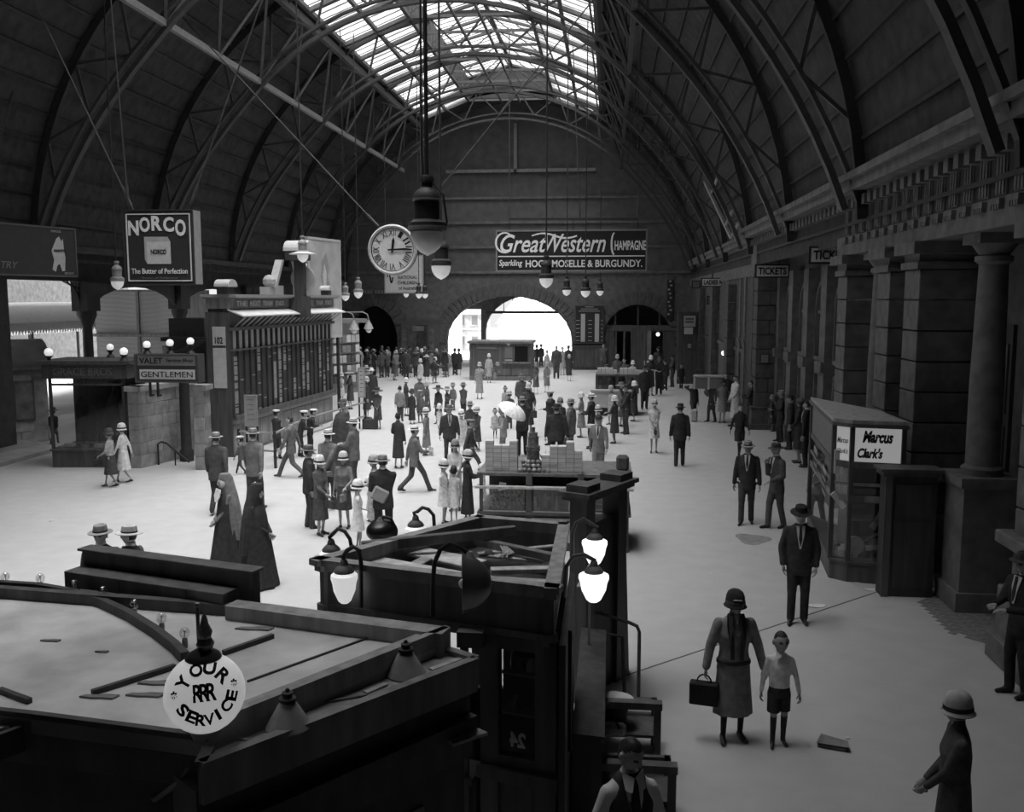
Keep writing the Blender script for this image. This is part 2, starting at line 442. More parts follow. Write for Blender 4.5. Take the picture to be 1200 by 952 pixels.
n = 24; pts = [(X_C - R_V, Y_E, 6.4)] + [(roof_xy(-R(87) + R(174) * i / n, R_V + 0.1)[0], Y_E, roof_xy(-R(87) + R(174) * i / n, R_V + 0.1)[1]) for i in range(n + 1)] + [(X_C + R_V, Y_E, 6.4)]
g.ext(pts, (0, 0.5, 0)); struct(g.build('wall_gable', mat('gable', 0.12, 0.9, 0.2, 2.0, 0.2)))
t = MB()
for z in (6.35, 8.0, 9.6, 11.2): t.box(-20.5, 5.4, Y_E - 0.14, Y_E, z, z + 0.16)
struct(t.build('trim_2', mat('brickwork', 0.15, 0.9, 0.2, 3.0, 0.2)))
t = MB(); t.box(X_C - 4.6, X_C + 5.2, Y_E - 0.3, Y_E - 0.1, 12.9, 13.1); t.box(X_C - 0.1, X_C + 0.1, Y_E - 0.3, Y_E - 0.1, 12.9, 16)
struct(t.build('trim_3', M_LIRON))
# brick voussoirs round the great arch
me = None; vm = MB(); vm.box(-0.16, 0.16, -0.06, 0.06, -0.42, 0.42); me = vm.mesh('voussoir'); me.materials.append(mat('brick', 0.10, 0.9, 0.3, 3.0, 0.2))
for (a0, a1, zs, zc, zb) in ARCHES:
    xc, rx = (a0 + a1) / 2, (a1 - a0) / 2; nv = int((a1 - a0) * 4)
    for i in range(nv + 1):
        a = math.pi * i / nv
        x, z = xc - (rx + 0.42) * math.cos(a), zs + (zc - zs + 0.42) * math.sin(a)
        o = link('voussoir', me, wall_end, 0, (x, Y_E - 0.03, z)); o.rotation_euler = (0, math.atan2(-math.cos(a) * (zc - zs + .4), math.sin(a) * (rx + .4)) , 0)
# dark passages behind the two side arches
d = MB()
d.box(-18.2, -13.6, Y_E + 6.0, Y_E + 6.2, 0, 5); d.box(-18.3, -18.2, Y_E + .7, Y_E + 6.2, 0, 5); d.box(-13.7, -13.6, Y_E + .7, Y_E + 6.2, 0, 5); d.box(-18.3, -13.6, Y_E + .7, Y_E + 6.2, 5, 5.1)
d.box(-1.0, 2.1, Y_E + 5.0, Y_E + 5.2, 0, 5); d.box(2.95, 6.6, Y_E + 5.0, Y_E + 5.2, 0, 5); d.box(2.1, 2.95, Y_E + 5.0, Y_E + 5.2, 2.5, 5); d.box(-1.1, -1.0, Y_E + .7, Y_E + 5.2, 0, 5); d.box(6.5, 6.6, Y_E + .7, Y_E + 5.2, 0, 5); d.box(-1.1, 6.6, Y_E + .7, Y_E + 5.2, 5, 5.1)
struct(d.build('wall_passage', M_DARKSTONE))
# screen across the right arch: transom, posts and panels
d = MB(); d.box(-0.5, 4.2, Y_E + .2, Y_E + .4, 2.55, 2.95)
for x in (-0.5, 0.35, 0.9, 1.4, 2.35, 3.5, 4.05): d.box(x, x + 0.12, Y_E + .2, Y_E + .4, 0, 2.6)
d.box(-0.5, 0.3, Y_E + .25, Y_E + .35, 0, 2.6); d.box(1.4, 2.3, Y_E + .25, Y_E + .35, 0, 2.6); d.box(3.5, 4.1, Y_E + .25, Y_E + .35, 0, 2.6)
for x in (0.3, 1.8, 3.2): d.box(x, x + .1, Y_E + .22, Y_E + .38, 2.9, 4.2)
struct(d.build('trim_4', wood(0.05)))
# second wall of the cross passage, seen through the great arch, open to the street
sw = MB(); wall_with_arches(sw, -9.9, 6.6, 6.0, [(-9.55, -2.6, 2.2, 4.9, 0)], Y_E + 9.5, 0.6)
sw.box(-14, -9.9, Y_E + 9.5, Y_E + 10.1, 3.9, 6.0)
struct(sw.build('wall_street', mat('brickwork', 0.13, 0.9, 0.25, 3.0, 0.3)))
sw = MB(); sw.box(-14, 6.6, Y_E + .6, Y_E + 10.1, 6.0, 6.2); struct(sw.build('roof_passage', M_DARKSTONE))
# lattice transom with its hanging glazing bars in the head of the street arch
t = MB(); t.bar((-9.5, Y_E + 9.4, 3.65), (-2.6, Y_E + 9.4, 3.65), 0.1, 0.2)
for x in np.linspace(-8.8, -3.3, 9): t.bar((x, Y_E + 9.4, 3.6), (x, Y_E + 9.4, 4.85), 0.05)
struct(t.build('trim_5', M_IRON))

# ---------------------------------------------------------------- buildings and slope outside the great arch
def facade(name, label, x0, x1, y, ztop, v, rows, cols, dep=6):
    t_ = thing(name, label, 'building', ((x0 + x1) / 2, y, 0))
    b = MB(); hw = (x1 - x0) / 2; b.box(-hw, hw, 0, dep, 0, ztop); b.build('wall', stone(v), t_)
    b = MB(); b.box(-hw - .2, hw + .2, -0.25, 0.1, ztop - .35, ztop); b.box(-hw, hw, -0.1, 0.05, ztop * .52, ztop * .52 + .2); b.build('cornice', stone(v * 1.1), t_)
    for i in range(rows):
        for j in range(cols):
            x = -hw + (j + .5) * 2 * hw / cols; z = ztop * (i + .25) / rows
            b = MB(); b.box(x - .35, x + .35, -0.08, 0.04, z, z + ztop / rows * .5); f = b.build('window', stone(v * 0.9), t_)
            b = MB(); b.box(x - .27, x + .27, -0.1, -0.075, z + .08, z + ztop / rows * .5 - .08); b.build('pane', mat('windowpane', 0.15, 0.2, 0), f)
    return t_
facade('street_building', 'pale two storey building seen at the edge of the great arch', -17.6, -11.6, 84, 3.6, 0.4, 2, 5)
t = thing('street_monument', 'pale domed pedestal with a raised arm above the street building', 'monument', (-14.0, 83, 0))
b = MB(); b.lathe([(.0, 0), (.8, 0), (.8, 3.4), (.75, 3.5), (.7, 4.2), (.62, 4.9), (.4, 5.4), (0.02, 5.6)], 14); b.build('dome', stone(0.7), t, True)
b = MB(); b.tube([(0.2, 0, 5.2), (.7, 0, 5.7), (1.3, 0, 6.1)], [.1, .12, .08], 6); b.build('arm', stone(0.6), t, True)
b = MB(); b.ext([(-12, 112, 0), (6, 112, 0), (6, 125, 4.3), (1.2, 125, 4.6), (-4, 125, 6.5), (-12, 125, 2.4)], (0, 2, 0)); struct(b.build('hills', stone(0.4)))
t = thing('gabled_shed', 'pale tent shaped shed roof beyond the booth in the arch', 'building', (-7.2, 93, 0))
b = MB(); b.ext([(-4.2, 0, 2.2), (4.2, 0, 2.2), (0.2, 2, 5.1), (-2.2, 2, 5.1)], (0, 6, 0)); b.build('roof', stone(0.6), t)
b = MB(); b.box(-4, 4, 0.2, 6, 0, 2.2); b.build('wall', stone(0.5), t)

# ---------------------------------------------------------------- right wall: arcade, entablature, cornice
WR = X_R + 1.05
b = MB(); b.box(WR, WR + .4, -9, 36, 0, 7.6); b.box(X_R, WR + .4, 35.0, Y_E + .6, 0, 7.6)
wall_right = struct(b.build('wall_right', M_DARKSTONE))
b = MB()
b.box(X_R - .05, WR, -8, 22.2, 5.65, 6.05); b.box(X_R + .05, WR, -8, 22.2, 6.05, 6.75); b.box(X_R + .3, WR, 22.2, 34, 6.35, 6.75); b.box(X_R - .05, X_R + .6, 34.6, Y_E, 5.5, 5.95); b.box(X_R - .1, WR, 33.8, 35, 5.6, 6.75)
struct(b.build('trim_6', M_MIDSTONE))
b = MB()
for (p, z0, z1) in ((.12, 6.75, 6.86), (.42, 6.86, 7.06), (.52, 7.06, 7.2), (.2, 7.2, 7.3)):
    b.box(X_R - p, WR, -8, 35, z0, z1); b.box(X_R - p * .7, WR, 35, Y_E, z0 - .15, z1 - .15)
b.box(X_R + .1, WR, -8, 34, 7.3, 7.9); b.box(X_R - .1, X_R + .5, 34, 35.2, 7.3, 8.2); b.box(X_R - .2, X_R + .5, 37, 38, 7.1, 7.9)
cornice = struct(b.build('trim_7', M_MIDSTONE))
dm = MB(); dm.box(0, .26, -.1, .1, 0, .2); me = dm.mesh('dentil'); me.materials.append(M_MIDSTONE)
for i in range(64): link('dentil', me, cornice, 0, (X_R - .22, 9 + i * .42, 6.58))
dm = MB(); dm.box(0, .12, -.16, .16, 0, .66); dm.box(-.02, .1, -.18, .18, .6, .68)
for k in (-.1, .0, .1): dm.box(-.025, 0.02, k - .03, k + .03, 0.02, .6)
me = dm.mesh('triglyph'); me.materials.append(M_MIDSTONE)
for i in range(23): link('triglyph', me, wall_right, 0, (X_R - .04, 8.6 + i * .58, 6.07))
dm = MB(); dm.box(0, .1, -.16, .16, 0, .07)
for k in (-.12, -.04, .04, .12): dm.box(.0, .07, k - .025, k + .025, -.07, 0)
me = dm.mesh('gutta'); me.materials.append(M_MIDSTONE)
for i in range(23): link('gutta', me, wall_right, 0, (X_R - .12, 8.6 + i * .58, 5.95))
def pilaster(y, wd=0.8, x=X_R, h=5.65, v=None):
    p = bpy.data.objects.new('pilaster', None); COL.objects.link(p); struct(p); p.location = (x, y, 0)
    dp = WR - x
    m_ = v or M_MIDSTONE; b = MB(); b.box(-.12, dp, -wd / 2 - .12, wd / 2 + .12, 0, 1.0); b.box(-.2, dp, -wd / 2 - .2, wd / 2 + .2, 0, .35); b.box(-.17, dp, -wd / 2 - .17, wd / 2 + .17, 1.55, 1.72); b.build('pedestal', m_, p, bevel=.02)
    for k in range(8):
        b = MB(); z0 = 1.0 + k * (h - 1.45) / 8; b.box(0, dp, -wd / 2, wd / 2, z0 + .012, z0 + (h - 1.45) / 8 - .012); b.build('block', m_, p, bevel=.012)
    b = MB(); b.box(-.06, dp, -wd / 2 - .06, wd / 2 + .06, h - .45, h - .33); b.box(-.16, dp, -wd / 2 - .16, wd / 2 + .16, h - .2, h); b.box(-.02, dp, -wd / 2, wd / 2, h - .33, h - .2); b.build('capital', m_, p)
for y in (21.8, 18.6, 16.9, 11.9, 10.3, 6.0): pilaster(y)
def column(y):
    p = bpy.data.objects.new('column', None); COL.objects.link(p); struct(p); p.location = (X_R + .45, y, 0)
    b = MB(); b.box(-.38, .38, -.38, .38, 0, 1.9); b.box(-.44, .44, -.44, .44, 1.9, 2.05); b.box(-.44, .44, -.44, .44, 0, .3); b.build('pedestal', M_MIDSTONE, p)
    b = MB(); b.lathe([(.3, 2.05), (.3, 2.15), (.24, 2.2), (.24, 3.4), (.2, 5.2), (.26, 5.25), (.26, 5.32), (.2, 5.34), (.32, 5.5)], 18); b.build('shaft', M_MIDSTONE, p, True)
    b = MB(); b.box(-.34, .34, -.34, .34, 5.5, 5.65); b.build('abacus', M_MIDSTONE, p)
for y in (20.2, 14.6): column(y)
def arch_window(y0, y1, z0, zs, zc, x=WR, n=1):
    t_ = bpy.data.objects.new('window_%d' % n, None); COL.objects.link(t_); struct(t_); t_.location = (x, (y0 + y1) / 2, 0)
    hw = (y1 - y0) / 2; pts = [(-hw, z0)] + [(-hw * math.cos(math.pi * i / 10), zs + (zc - zs) * math.sin(math.pi * i / 10)) for i in range(11)] + [(hw, z0)]
    b = MB()
    for i in range(len(pts) - 1): b.bar((-.06, pts[i][0], pts[i][1]), (-.06, pts[i + 1][0], pts[i + 1][1]), .12, .14, up=(1, 0, 0))
    b.box(-.14, .02, -hw - .1, hw + .1, z0 - .12, z0); b.build('window_frame', M_MIDSTONE, t_)
    b = MB(); b.ext([(-.02, p, q) for p, q in pts], (.02, 0, 0)); b.build('pane', mat('dark_pane', 0.02, 0.25, 0, spec=.5), t_)
    b = MB(); b.box(-.07, -.02, -.03, .03, z0, zs); b.box(-.07, -.02, -hw, hw, zs - .05, zs + .05); b.build('mullion', M_MIDSTONE, t_)
for i, y in enumerate((25.6, 28.0, 30.4, 32.8)):
    arch_window(y - .8, y + .8, 3.0, 4.3, 5.2, n=i * 2 + 1); arch_window(y - .7, y + .7, .9, 2.5, 2.55, n=i * 2 + 2)
    b = MB(); b.box(WR - .35, WR, y + .85, y + 1.55, 0, 5.6); b.box(WR - .45, WR, y + .8, y + 1.6, 2.65, 2.95); b.box(WR - .45, WR, y + .8, y + 1.6, 0, .5)
    struct(b.build('pier', M_MIDSTONE))
for i, (y0, y1) in enumerate(((19.1, 20.2), (21.2, 22.6), (13.1, 14.1), (15.1, 16.3), (7.0, 9.8))):
    b = MB(); b.box(WR - .06, WR + .01, y0, y1, .0, 4.3); dr = struct(b.build('door_%d' % (i + 1), wood(0.03)))
    b = MB()
    for k in range(2):
        for z in (.3, 1.6, 2.9): b.box(WR - .09, WR - .05, y0 + .1 + k * (y1 - y0) / 2, y0 - .08 + (k + 1) * (y1 - y0) / 2, z, z + 1.1)
    b.build('panel', wood(0.05), dr)
# advanced pier with coursed blocks and plinth, and the plainer far section
def block_pier(x0, x1, y0, y1, h, name='pier', courses=9):
    p = bpy.data.objects.new(name, None); COL.objects.link(p); struct(p); p.location = (x0, y0, 0)
    dx, dy_ = x1 - x0, y1 - y0
    b = MB(); b.box(-.12, dx + .05, -.12, dy_ + .1, 0, .75); b.box(-.17, dx + .05, -.17, dy_ + .1, 0, .2); b.box(-.15, dx, -.15, dy_, .75, .83); b.build('plinth', M_DARKSTONE, p, bevel=.02)
    for k in range(courses):
        z0 = .83 + k * (h - .83) / courses; z1 = z0 + (h - .83) / courses - .02
        s = .45 if k % 2 else .62
        for (a, c_) in ((0, s), (s + .015, 1)):
            b = MB(); b.box(a * dx, c_ * dx, 0, dy_, z0, z1); b.build('block', M_DARKSTONE, p, bevel=.015)
block_pier(X_R + .02, WR - .02, 34.1, 35.0, 5.5)
for y in (39.5, 45.5, 52): block_pier(X_R - .35, X_R + .1, y, y + 1.0, 5.3, courses=6)
b = MB()
for y in (36.2, 37.6, 41.8): b.tube([(X_R - .1, y, .1), (X_R - .1, y, 3.0), (X_R - .16, y, 3.1), (X_R - .1, y, 3.2), (X_R - .1, y, 5.5)], .05, 8)
struct(b.build('drainpipes', iron(0.22), smooth=True))
for i, (y0, y1) in enumerate(((36.5, 39.2), (41.8, 45.0), (47.0, 51.5))):
    b = MB(); b.box(X_R - .05, X_R, y0 + .3, y1 - .2, 0, 2.6); b.box(X_R - .1, X_R, y0 + .1, y1, 2.6, 2.75); d_ = struct(b.build('door_%d' % (i + 6), wood(0.035)))
# unseen wall added behind the camera to keep the hall dark
b = MB(); b.box(-21, 6.6, -9.3, -9, 0, 18); struct(b.build('wall_light_stop', M_DARKSTONE))

# ================================================================ LEFT SIDE: arcade to the platforms
X_L = -18.6
b = MB(); b.box(X_L - .3, X_L, -9, 27.3, 0, 6.3); b.box(X_L - .3, X_L, 47.5, Y_E + .6, 0, 6.3); b.box(X_L - .3, X_L, 27.3, 47.5, 5.3, 6.3)
b.box(X_L - .2, X_C - R_V + .3, -9, Y_E + .5, 6.2, 6.4)
for (y0, y1) in ((31.8, 39.1), (39.1, 46.4)):    # spandrels of the iron arches
    pts = arch_pts(y0 + .15, y1 - .15, 4.0, 5.15, 12)[1:-1]
    for i in range(len(pts) - 1):
        (p, zp), (q, zq) = pts[i], pts[i + 1]
        b.ext([(X_L - .2, p, zp), (X_L - .2, q, zq), (X_L - .2, q, 5.3), (X_L - .2, p, 5.3)], (.12, 0, 0))
struct(b.build('wall_left', mat('plank', 0.06, 0.8, 0.25, 3, 0.2)))
for y in (31.8, 39.1, 46.4):
    p = bpy.data.objects.new('column', None); COL.objects.link(p); struct(p); p.location = (X_L - .1, y, 0)
    b = MB(); b.lathe([(.3, 0), (.3, .4), (.2, .5), (.17, 3.7), (.2, 3.75), (.26, 3.9), (.34, 4.1), (.34, 4.25)], 14); b.build('shaft', M_DIRON, p, True)
    b = MB(); b.box(-.3, .3, -.42, .42, 4.25, 5.3); b.build('capital', M_DIRON, p)
    b = MB()
    for k in range(5):
        for s in (-1, 1): b.bar((0, s * (.42 + k * .24), 5.3), (0, s * .42, 4.35 + k * .17), .04)
    o = b.build('bracket', M_DIRON, p); o['kind'] = 'stuff'
# added light-blocking roof and wall, canopies with saw-tooth valances, weatherboard cabin beyond the arcade
b = MB(); b.box(-29, X_L - .3, 8, 62, 6.6, 6.8); struct(b.build('roof_sky_blocker', M_ROOF))  # unseen roof, added to cut the daylight on the platforms
b = MB(); b.box(-38, -37.6, -9, 70, 0, 9); struct(b.build('wall_sky_blocker', stone(0.16)))  # added to close off the bright sky behind the canopies
for i, (x, y0, y1, z) in enumerate(((-26, 30.5, 47, 3.55), (-33, 26, 60, 3.1))):
    t = thing('platform_canopy', ['pale platform canopy with saw tooth edge behind the iron columns', 'second pale canopy farther across the platforms'][i], 'canopy', (x, (y0 + y1) / 2, 0))
    h = (y1 - y0) / 2
    b = MB(); b.ext([(0, -h, z), (-2.5, -h, z + .9), (-2.5, h, z + .9), (0, h, z)], (0, 0, .06)); b.build('roof_sheet', paint(.55), t)
    b = MB(); n_ = int(h * 2 / .22)
    b.box(0, .04, -h, h, z - .25, z + .05)
    for k in range(n_):
        y = -h + k * .22; b.ext([(0, y, z - .25), (0, y + .22, z - .25), (0, y + .11, z - .45)], (.04, 0, 0))
    b.build('valance', paint(.6), t)
    b = MB()
    for y in np.arange(-h + 1, h, 5): b.tube([(-1.2, y, 0), (-1.2, y, z + .4)], .09, 8)
    o = b.build('posts', M_DIRON, t); o['kind'] = 'stuff'
def weather_cabin():
    x0, x1 = at_y(113, 400, 40).x, at_y(214, 400, 40).x
    t = thing('platform_cabin', 'weatherboard cabin with pale planks seen under the iron arch', 'cabin', ((x0 + x1) / 2, 40, 0)); hw = (x1 - x0) / 2
    b = MB(); b.box(-hw, hw, .06, 3, 0, 5.1); b.build('wall', wood(.2), t)
    me = None
    b = MB(); b.ext([(-hw, .06, 0), (-hw, -.0, 0), (-hw, .05, .2), (-hw, .06, .2)], (2 * hw, 0, 0)); me = b.mesh('plank'); me.materials.append(mat('plank', .5, .8, .2, 5, .2))
    for k in range(25): link('plank', me, t, 0, (0, 0, k * .2))
    b = MB(); b.box(-hw - .1, hw + .1, -.3, .1, 3.0, 3.12); b.box(-.06, .06, -.05, .05, 0, 5); b.build('trim', wood(.15), t)
    b = MB(); b.box(1.1, 1.9, -.03, .07, 1.1, 2.6); b.build('window', mat('dark_pane', 0.02, 0.25, 0, spec=.5), t)
weather_cabin()
t = thing('stair_canopy', 'dark sloping stair canopy with thin rods behind the gentlemen sign', 'canopy', at_y(222, 400, 34))
t.location.z = 0; zz = at_y(222, 398, 34).z
b = MB(); b.box(-.9, 1.2, -.5, 2, zz - .05, zz + .1); b.box(-.8, .6, 0, 1.5, zz + .1, zz + .8); b.box(-.8, .9, .2, .4, 0, zz); b.build('hood', M_DIRON, t)
b = MB()
for k in range(4): b.bar((-1.2 + k * .3, -.6, zz - 1.2 + k * .25), (2.6 + k * .5, -.6, zz + .9 + k * .2), .04)
b.build('rods', M_IRON, t)

# stone ticket office at the far left, with its curved roof
p0, p1 = gp(-40, 525.5), gp(60, 517)
ang = math.atan2(p1.y - p0.y, p1.x - p0.x); Lb = (p1 - p0).length
t = thing('ticket_office', 'low stone office with curved dark roof and two panels at the kerb', 'building', (p0.x, p0.y, 0), ang)
b = MB(); b.box(0, Lb, .12, 2.4, 0, 2.3); b.build('wall', stone(.3), t)
bk = MB(); bk.box(0, .78, 0, .13, 0, .36); me = bk.mesh('block'); me.materials.append(stone(.36))
for r_ in range(6):
    for k in range(int(Lb / .8)):
        x = k * .8 + (.4 if r_ % 2 else 0)
        if x + .78 < Lb and not (1 < r_ < 5 and Lb - 2.25 < x < Lb - .5): link('block', me, t, .01, (x, 0, r_ * .375))
b = MB(); b.box(-.1, Lb + .15, -.12, .2, 2.25, 2.42); b.box(-.1, Lb + .2, -.22, .2, 2.42, 2.5); b.build('cornice', stone(.13), t)
b = MB(); b.ext([(0, -.15, 2.5)] + [(0, 1.3 - 1.4 * math.cos(math.pi * i / 12), 2.5 + .85 * math.sin(math.pi * i / 12)) for i in range(13)], (Lb + .1, 0, 0)); b.build('roof', mat('sheet_roof', .12, .7, .2, 2, .1), t)
b = MB(); b.lathe([(.5, 0), (.5, .5), (.34, .8), (.34, 1.15), (.55, 1.4), (.55, 1.5)], 12, (Lb - 1.7, 1.5, 3.1)); b.build('vent', M_DIRON, t, True)
for k, (x0, v) in enumerate(((Lb - 2.0, .3), (Lb - 1.05, .15))):
    b = MB(); b.box(x0, x0 + .62, -.06, .12, .72, 2.05); f = b.build('panel', wood(.05), t)
    b = MB(); b.box(x0 + .06, x0 + .56, -.075, -.05, .8, 1.97); b.build('panel_face', mat('faded_poster', v, .8, .5, 2.5, 0), f)
k0, k1 = gp(-30, 556), gp(64, 530)
b = MB(); b.ext([(k0.x, k0.y, 0), (k1.x, k1.y, 0), (k1.x - 3, k1.y + 2.4, 0), (k0.x - 3, k0.y + 3.4, 0)], (0, 0, .12)); struct(b.build('kerb', mat('pavement', .33, .9, .15, 2, .1)))

# glazed outfitters' show case
c0, c1 = gp(62, 548), gp(150, 548)
wd_ = (c1 - c0).length
t = thing('shop_display_case', 'tall dark glazed outfitters show case beside the stone stair wall', 'display case', (c0.x, c0.y, 0), math.atan2(c1.y - c0.y, c1.x - c0.x))
b = MB(); b.box(0, wd_, 0, 1.5, 0, .47); b.box(-.04, wd_ + .04, -.04, 1.5, .47, .52); b.build('plinth', wood(.05), t)
b = MB()
for x in (0, wd_ - .07): b = MB(); b.box(x, x + .07, 0, .07, .5, 2.55); b.build('post', wood(.035), t)
b = MB(); b.box(0, wd_, 1.45, 1.5, .5, 2.55); b.build('back_panel', wood(.05), t); b = MB(); b.box(0, wd_, 0, .06, 2.3, 2.36); b.build('cross_rail', wood(.06), t)
b = MB(); b.box(wd_ * .58, wd_ * .64, 1.3, 1.4, .5, 2.3); b.build('mirror', mat('mirror', .5, .1, 0, metal=1.0), t)
b = MB(); b.box(.07, wd_ - .07, .02, .03, .52, 2.3); b.build('glass_pane', CLEAR, t)
b = MB(); b.box(-.1, wd_ + .15, -.12, 1.55, 2.5, 2.9); b.box(-.2, wd_ + .25, -.22, 1.6, 2.9, 3.0); fs = b.build('fascia', wood(.04), t)
text('GRACE BROS.', wd_ * .8, .22, card(.16), t, (wd_ / 2, -.125, 2.7), bold=.01)
text('CLOTHING', wd_ * .55, .1, card(.14), t, (wd_ / 2, .0, 2.42))
for (x, h, v) in ((.55, 1.45, .04), (1.0, 1.5, .06), (1.45, 1.55, .035), (1.8, 1.5, .12)):
    m_ = thing('dress_form', ['draped dark coat on a stand, first from the kerb in the show case', 'second draped form in the show case', 'tall dark suit on a stand in the show case', 'paler garment hung at the stone pillar end of the show case'][(.55, 1.0, 1.45, 1.8).index(x)], 'dress form', t.matrix_basis @ Vector((x, .75, .52)))
    b = MB(); b.lathe([(.02, 0), (.02, h * .3)], 6); b.lathe([(.15, 0), (.12, .03)], 10); b.build('stand', M_DIRON, m_)
    b = MB(); rings = []
    for q in range(9):
        f = q / 8; rr = [.2, .19, .17, .15, .15, .17, .18, .1, .05][q]
        rings.append([((rr + .02 * math.sin(5 * a + x)) * math.cos(a), rr * .7 * math.sin(a), h * (.25 + .72 * f)) for a in [2 * math.pi * i / 12 for i in range(12)]])
    b.loft(rings); b.build('garment', cloth(v), m_, True)
for k, (x, y, v) in enumerate(((.3, .45, .45), (.85, .3, .12), (1.2, .35, .4), (1.6, .3, .2))):
    o = MB().box(-.13, .13, -.1, .1, 0, .1).build('shoe_box', card(v), bevel=.01, loc=t.matrix_basis @ Vector((x, y, .52)))
    tag(o, ['white box on the show case floor, nearest the kerb', 'dark box on the show case floor', 'pale box in the middle of the show case floor', 'grey box on the show case floor by the pillar'][k], 'box')
def globe_lamp(px, py, Y, r, zb, label):
    p = at_y(px, py, Y)
    t = thing('globe_lamp', label, 'lamp', (p.x, p.y, zb))
    b = MB(); b.lathe([(.12, 0), (.09, .06), (.05, .1), (.05, p.z - r - zb - .05), (.1, p.z - r - zb), (.09, p.z - r * .8 - zb)], 10); b.build('base', M_DIRON, t, True)
    b = MB(); b.sphere((0, 0, p.z - zb), r, 16); b.build('globe', OPAL_DIM, t, True)
globe_lamp(57, 413, 24.3, .12, 2.9, 'white globe lamp over the kerb corner of the show case')
globe_lamp(129, 407, 25.6, .10, 3.0, 'dim globe lamp at the back of the show case roof')
globe_lamp(145, 412, 24.4, .11, 3.0, 'white globe lamp over the show case end next to the gentlemen sign')
# stone stair walls with coursed blocks
def stone_run(p, q, h, nm, v, th=.35, bl=.62, ch=.33):
    d = q - p; Ln = d.length; t = bpy.data.objects.new(nm, None); COL.objects.link(t); struct(t)
    t.location = (p.x, p.y, 0); t.rotation_euler = (0, 0, math.atan2(d.y, d.x))
    b = MB(); b.box(0.01, Ln - .01, .02, th - .02, 0, h); b.build('core', stone(v * .7), t)
    nr = int(h / ch)
    for r_ in range(nr):
        x = -(bl / 2 if r_ % 2 else 0)
        while x < Ln - .02:
            a, c_ = max(x, 0), min(x + bl, Ln)
            if c_ - a > .05:
                vv = v * random.choice((.9, 1, 1.08)); b = MB(); b.box(a + .006, c_ - .006, 0, th, r_ * h / nr + .006, (r_ + 1) * h / nr - .006); b.build('block', stone(round(vv, 2)), t, bevel=.008)
            x += bl
    b = MB(); b.box(-.06, Ln + .06, -.06, th + .06, h, h + .14); b.build('coping', stone(v * 1.05), t)
    return t
pa, pb = gp(153, 549), gp(166, 549); pc = gp(231, 533)
stone_run(Vector((pa.x, pa.y, 0)), Vector((pb.x, pb.y, 0)), 2.15, 'stair_pillar', .30)
stone_run(Vector((pb.x, pb.y, 0)), Vector((pc.x, pc.y, 0)), 2.15, 'stair_wall', .34)
pd, pe = gp(229, 551), gp(243, 551)
stone_run(Vector((pd.x, pd.y, 0)), Vector((pe.x, pe.y, 0)), 2.2, 'stair_pillar', .30, .5)
t = thing('iron_column', 'dark round upright under the gentlemen sign in front of the pale stone', 'column', (-12.2, 25.6, 0))  # stands for a dark vertical band on the stone
b = MB(); b.lathe([(.2, 0), (.2, .3), (.15, .36), (.14, 2.6), (.2, 2.7)], 14); b.build('shaft', M_DIRON, t, True)
t = thing('stair_handrail', 'short dark handrail sloping down by the stone stair wall', 'handrail', gp(186, 545))
h0 = Vector((0, 0, .62)); h1 = gp(222, 546) - gp(186, 545); h1.z = .08
b = MB(); b.tube([(0, 0, 0), (0, 0, .6), (.1, 0.02, .66), (.25, .02, .62), (h1.x, h1.y, .1)], .028, 8); b.build('rail', M_DIRON, t, True)
b = MB(); m_ = h1 * .55; b.tube([(m_.x, m_.y, 0), (m_.x, m_.y, .38)], .02, 6); b.build('post', M_DIRON, t)

# VALET SERVICE / GENTLEMEN sign
def flat_sign(name, label, px0, py0, px1, py1, Y, th, vframe, rz=0.0, cat='sign', back=True):
    a, c = at_y(px0, py0, Y), at_y(px1, py1, Y)
    t = thing(name, label, cat, ((a.x + c.x) / 2, Y, c.z), rz); wd, h = (c.x - a.x), a.z - c.z
    b = MB(); b.box(-wd / 2, wd / 2, 0, th, 0, h); b.build('board', paint(vframe), t)
    return t, wd, h
def frame(t, x0, x1, z0, z1, wd, v, y=-.02, nm='frame', dp=.03):
    b = MB(); b.box(x0, x1, y, y + dp, z0, z0 + wd); b.box(x0, x1, y, y + dp, z1 - wd, z1); b.box(x0, x0 + wd, y, y + dp, z0 + wd, z1 - wd); b.box(x1 - wd, x1, y, y + dp, z0 + wd, z1 - wd)
    return b.build(nm, paint(v) if not isinstance(v, bpy.types.Material) else v, t)
def plate(t, x0, x1, z0, z1, v, y=-.012, nm='plate', m=None):
    b = MB(); b.box(x0, x1, y, 0.002, z0, z1); return b.build(nm, m or card(v), t)
INK = card(.02); WHITE = card(.75)
t, wd, h = flat_sign('gentlemen_sign', 'two tier GENTLEMEN sign with VALET SERVICE above, over the stairs', 157, 415, 234, 449, 24.0, .35, .06)
frame(t, -wd / 2, wd / 2, 0, h, .05, .1)
plate(t, -wd / 2 + .1, wd / 2 - .1, h * .6, h * .95, .22); plate(t, -wd / 2 + .14, wd / 2 - .12, h * .12, h * .46, .7)
text('VALET', wd * .36, h * .2, INK, t, (-wd * .24, -.014, h * .77), bold=.01); text('Service Shop', wd * .42, h * .16, INK, t, (wd * .2, -.014, h * .77), shear=.3)
text('GENTLEMEN', wd * .8, h * .2, INK, t, (0, -.014, h * .29))
b = MB()
for x in (-wd * .32, -wd * .2): b.box(x, x + .05, .1, .16, -.35, 0); b.box(x, x + .05, .1, .3, -.4, -.35)
b.build('bracket', M_DIRON, t)
for (px, py, lb) in ((172, 404, 'white globe lamp above the VALET lettering end of the sign'), (199, 402, 'middle white globe lamp above the gentlemen sign'), (223, 400, 'white globe lamp over the stair canopy end of the gentlemen sign')):
    globe_lamp(px, py, 24.2, .1, t.location.z + h, lb)

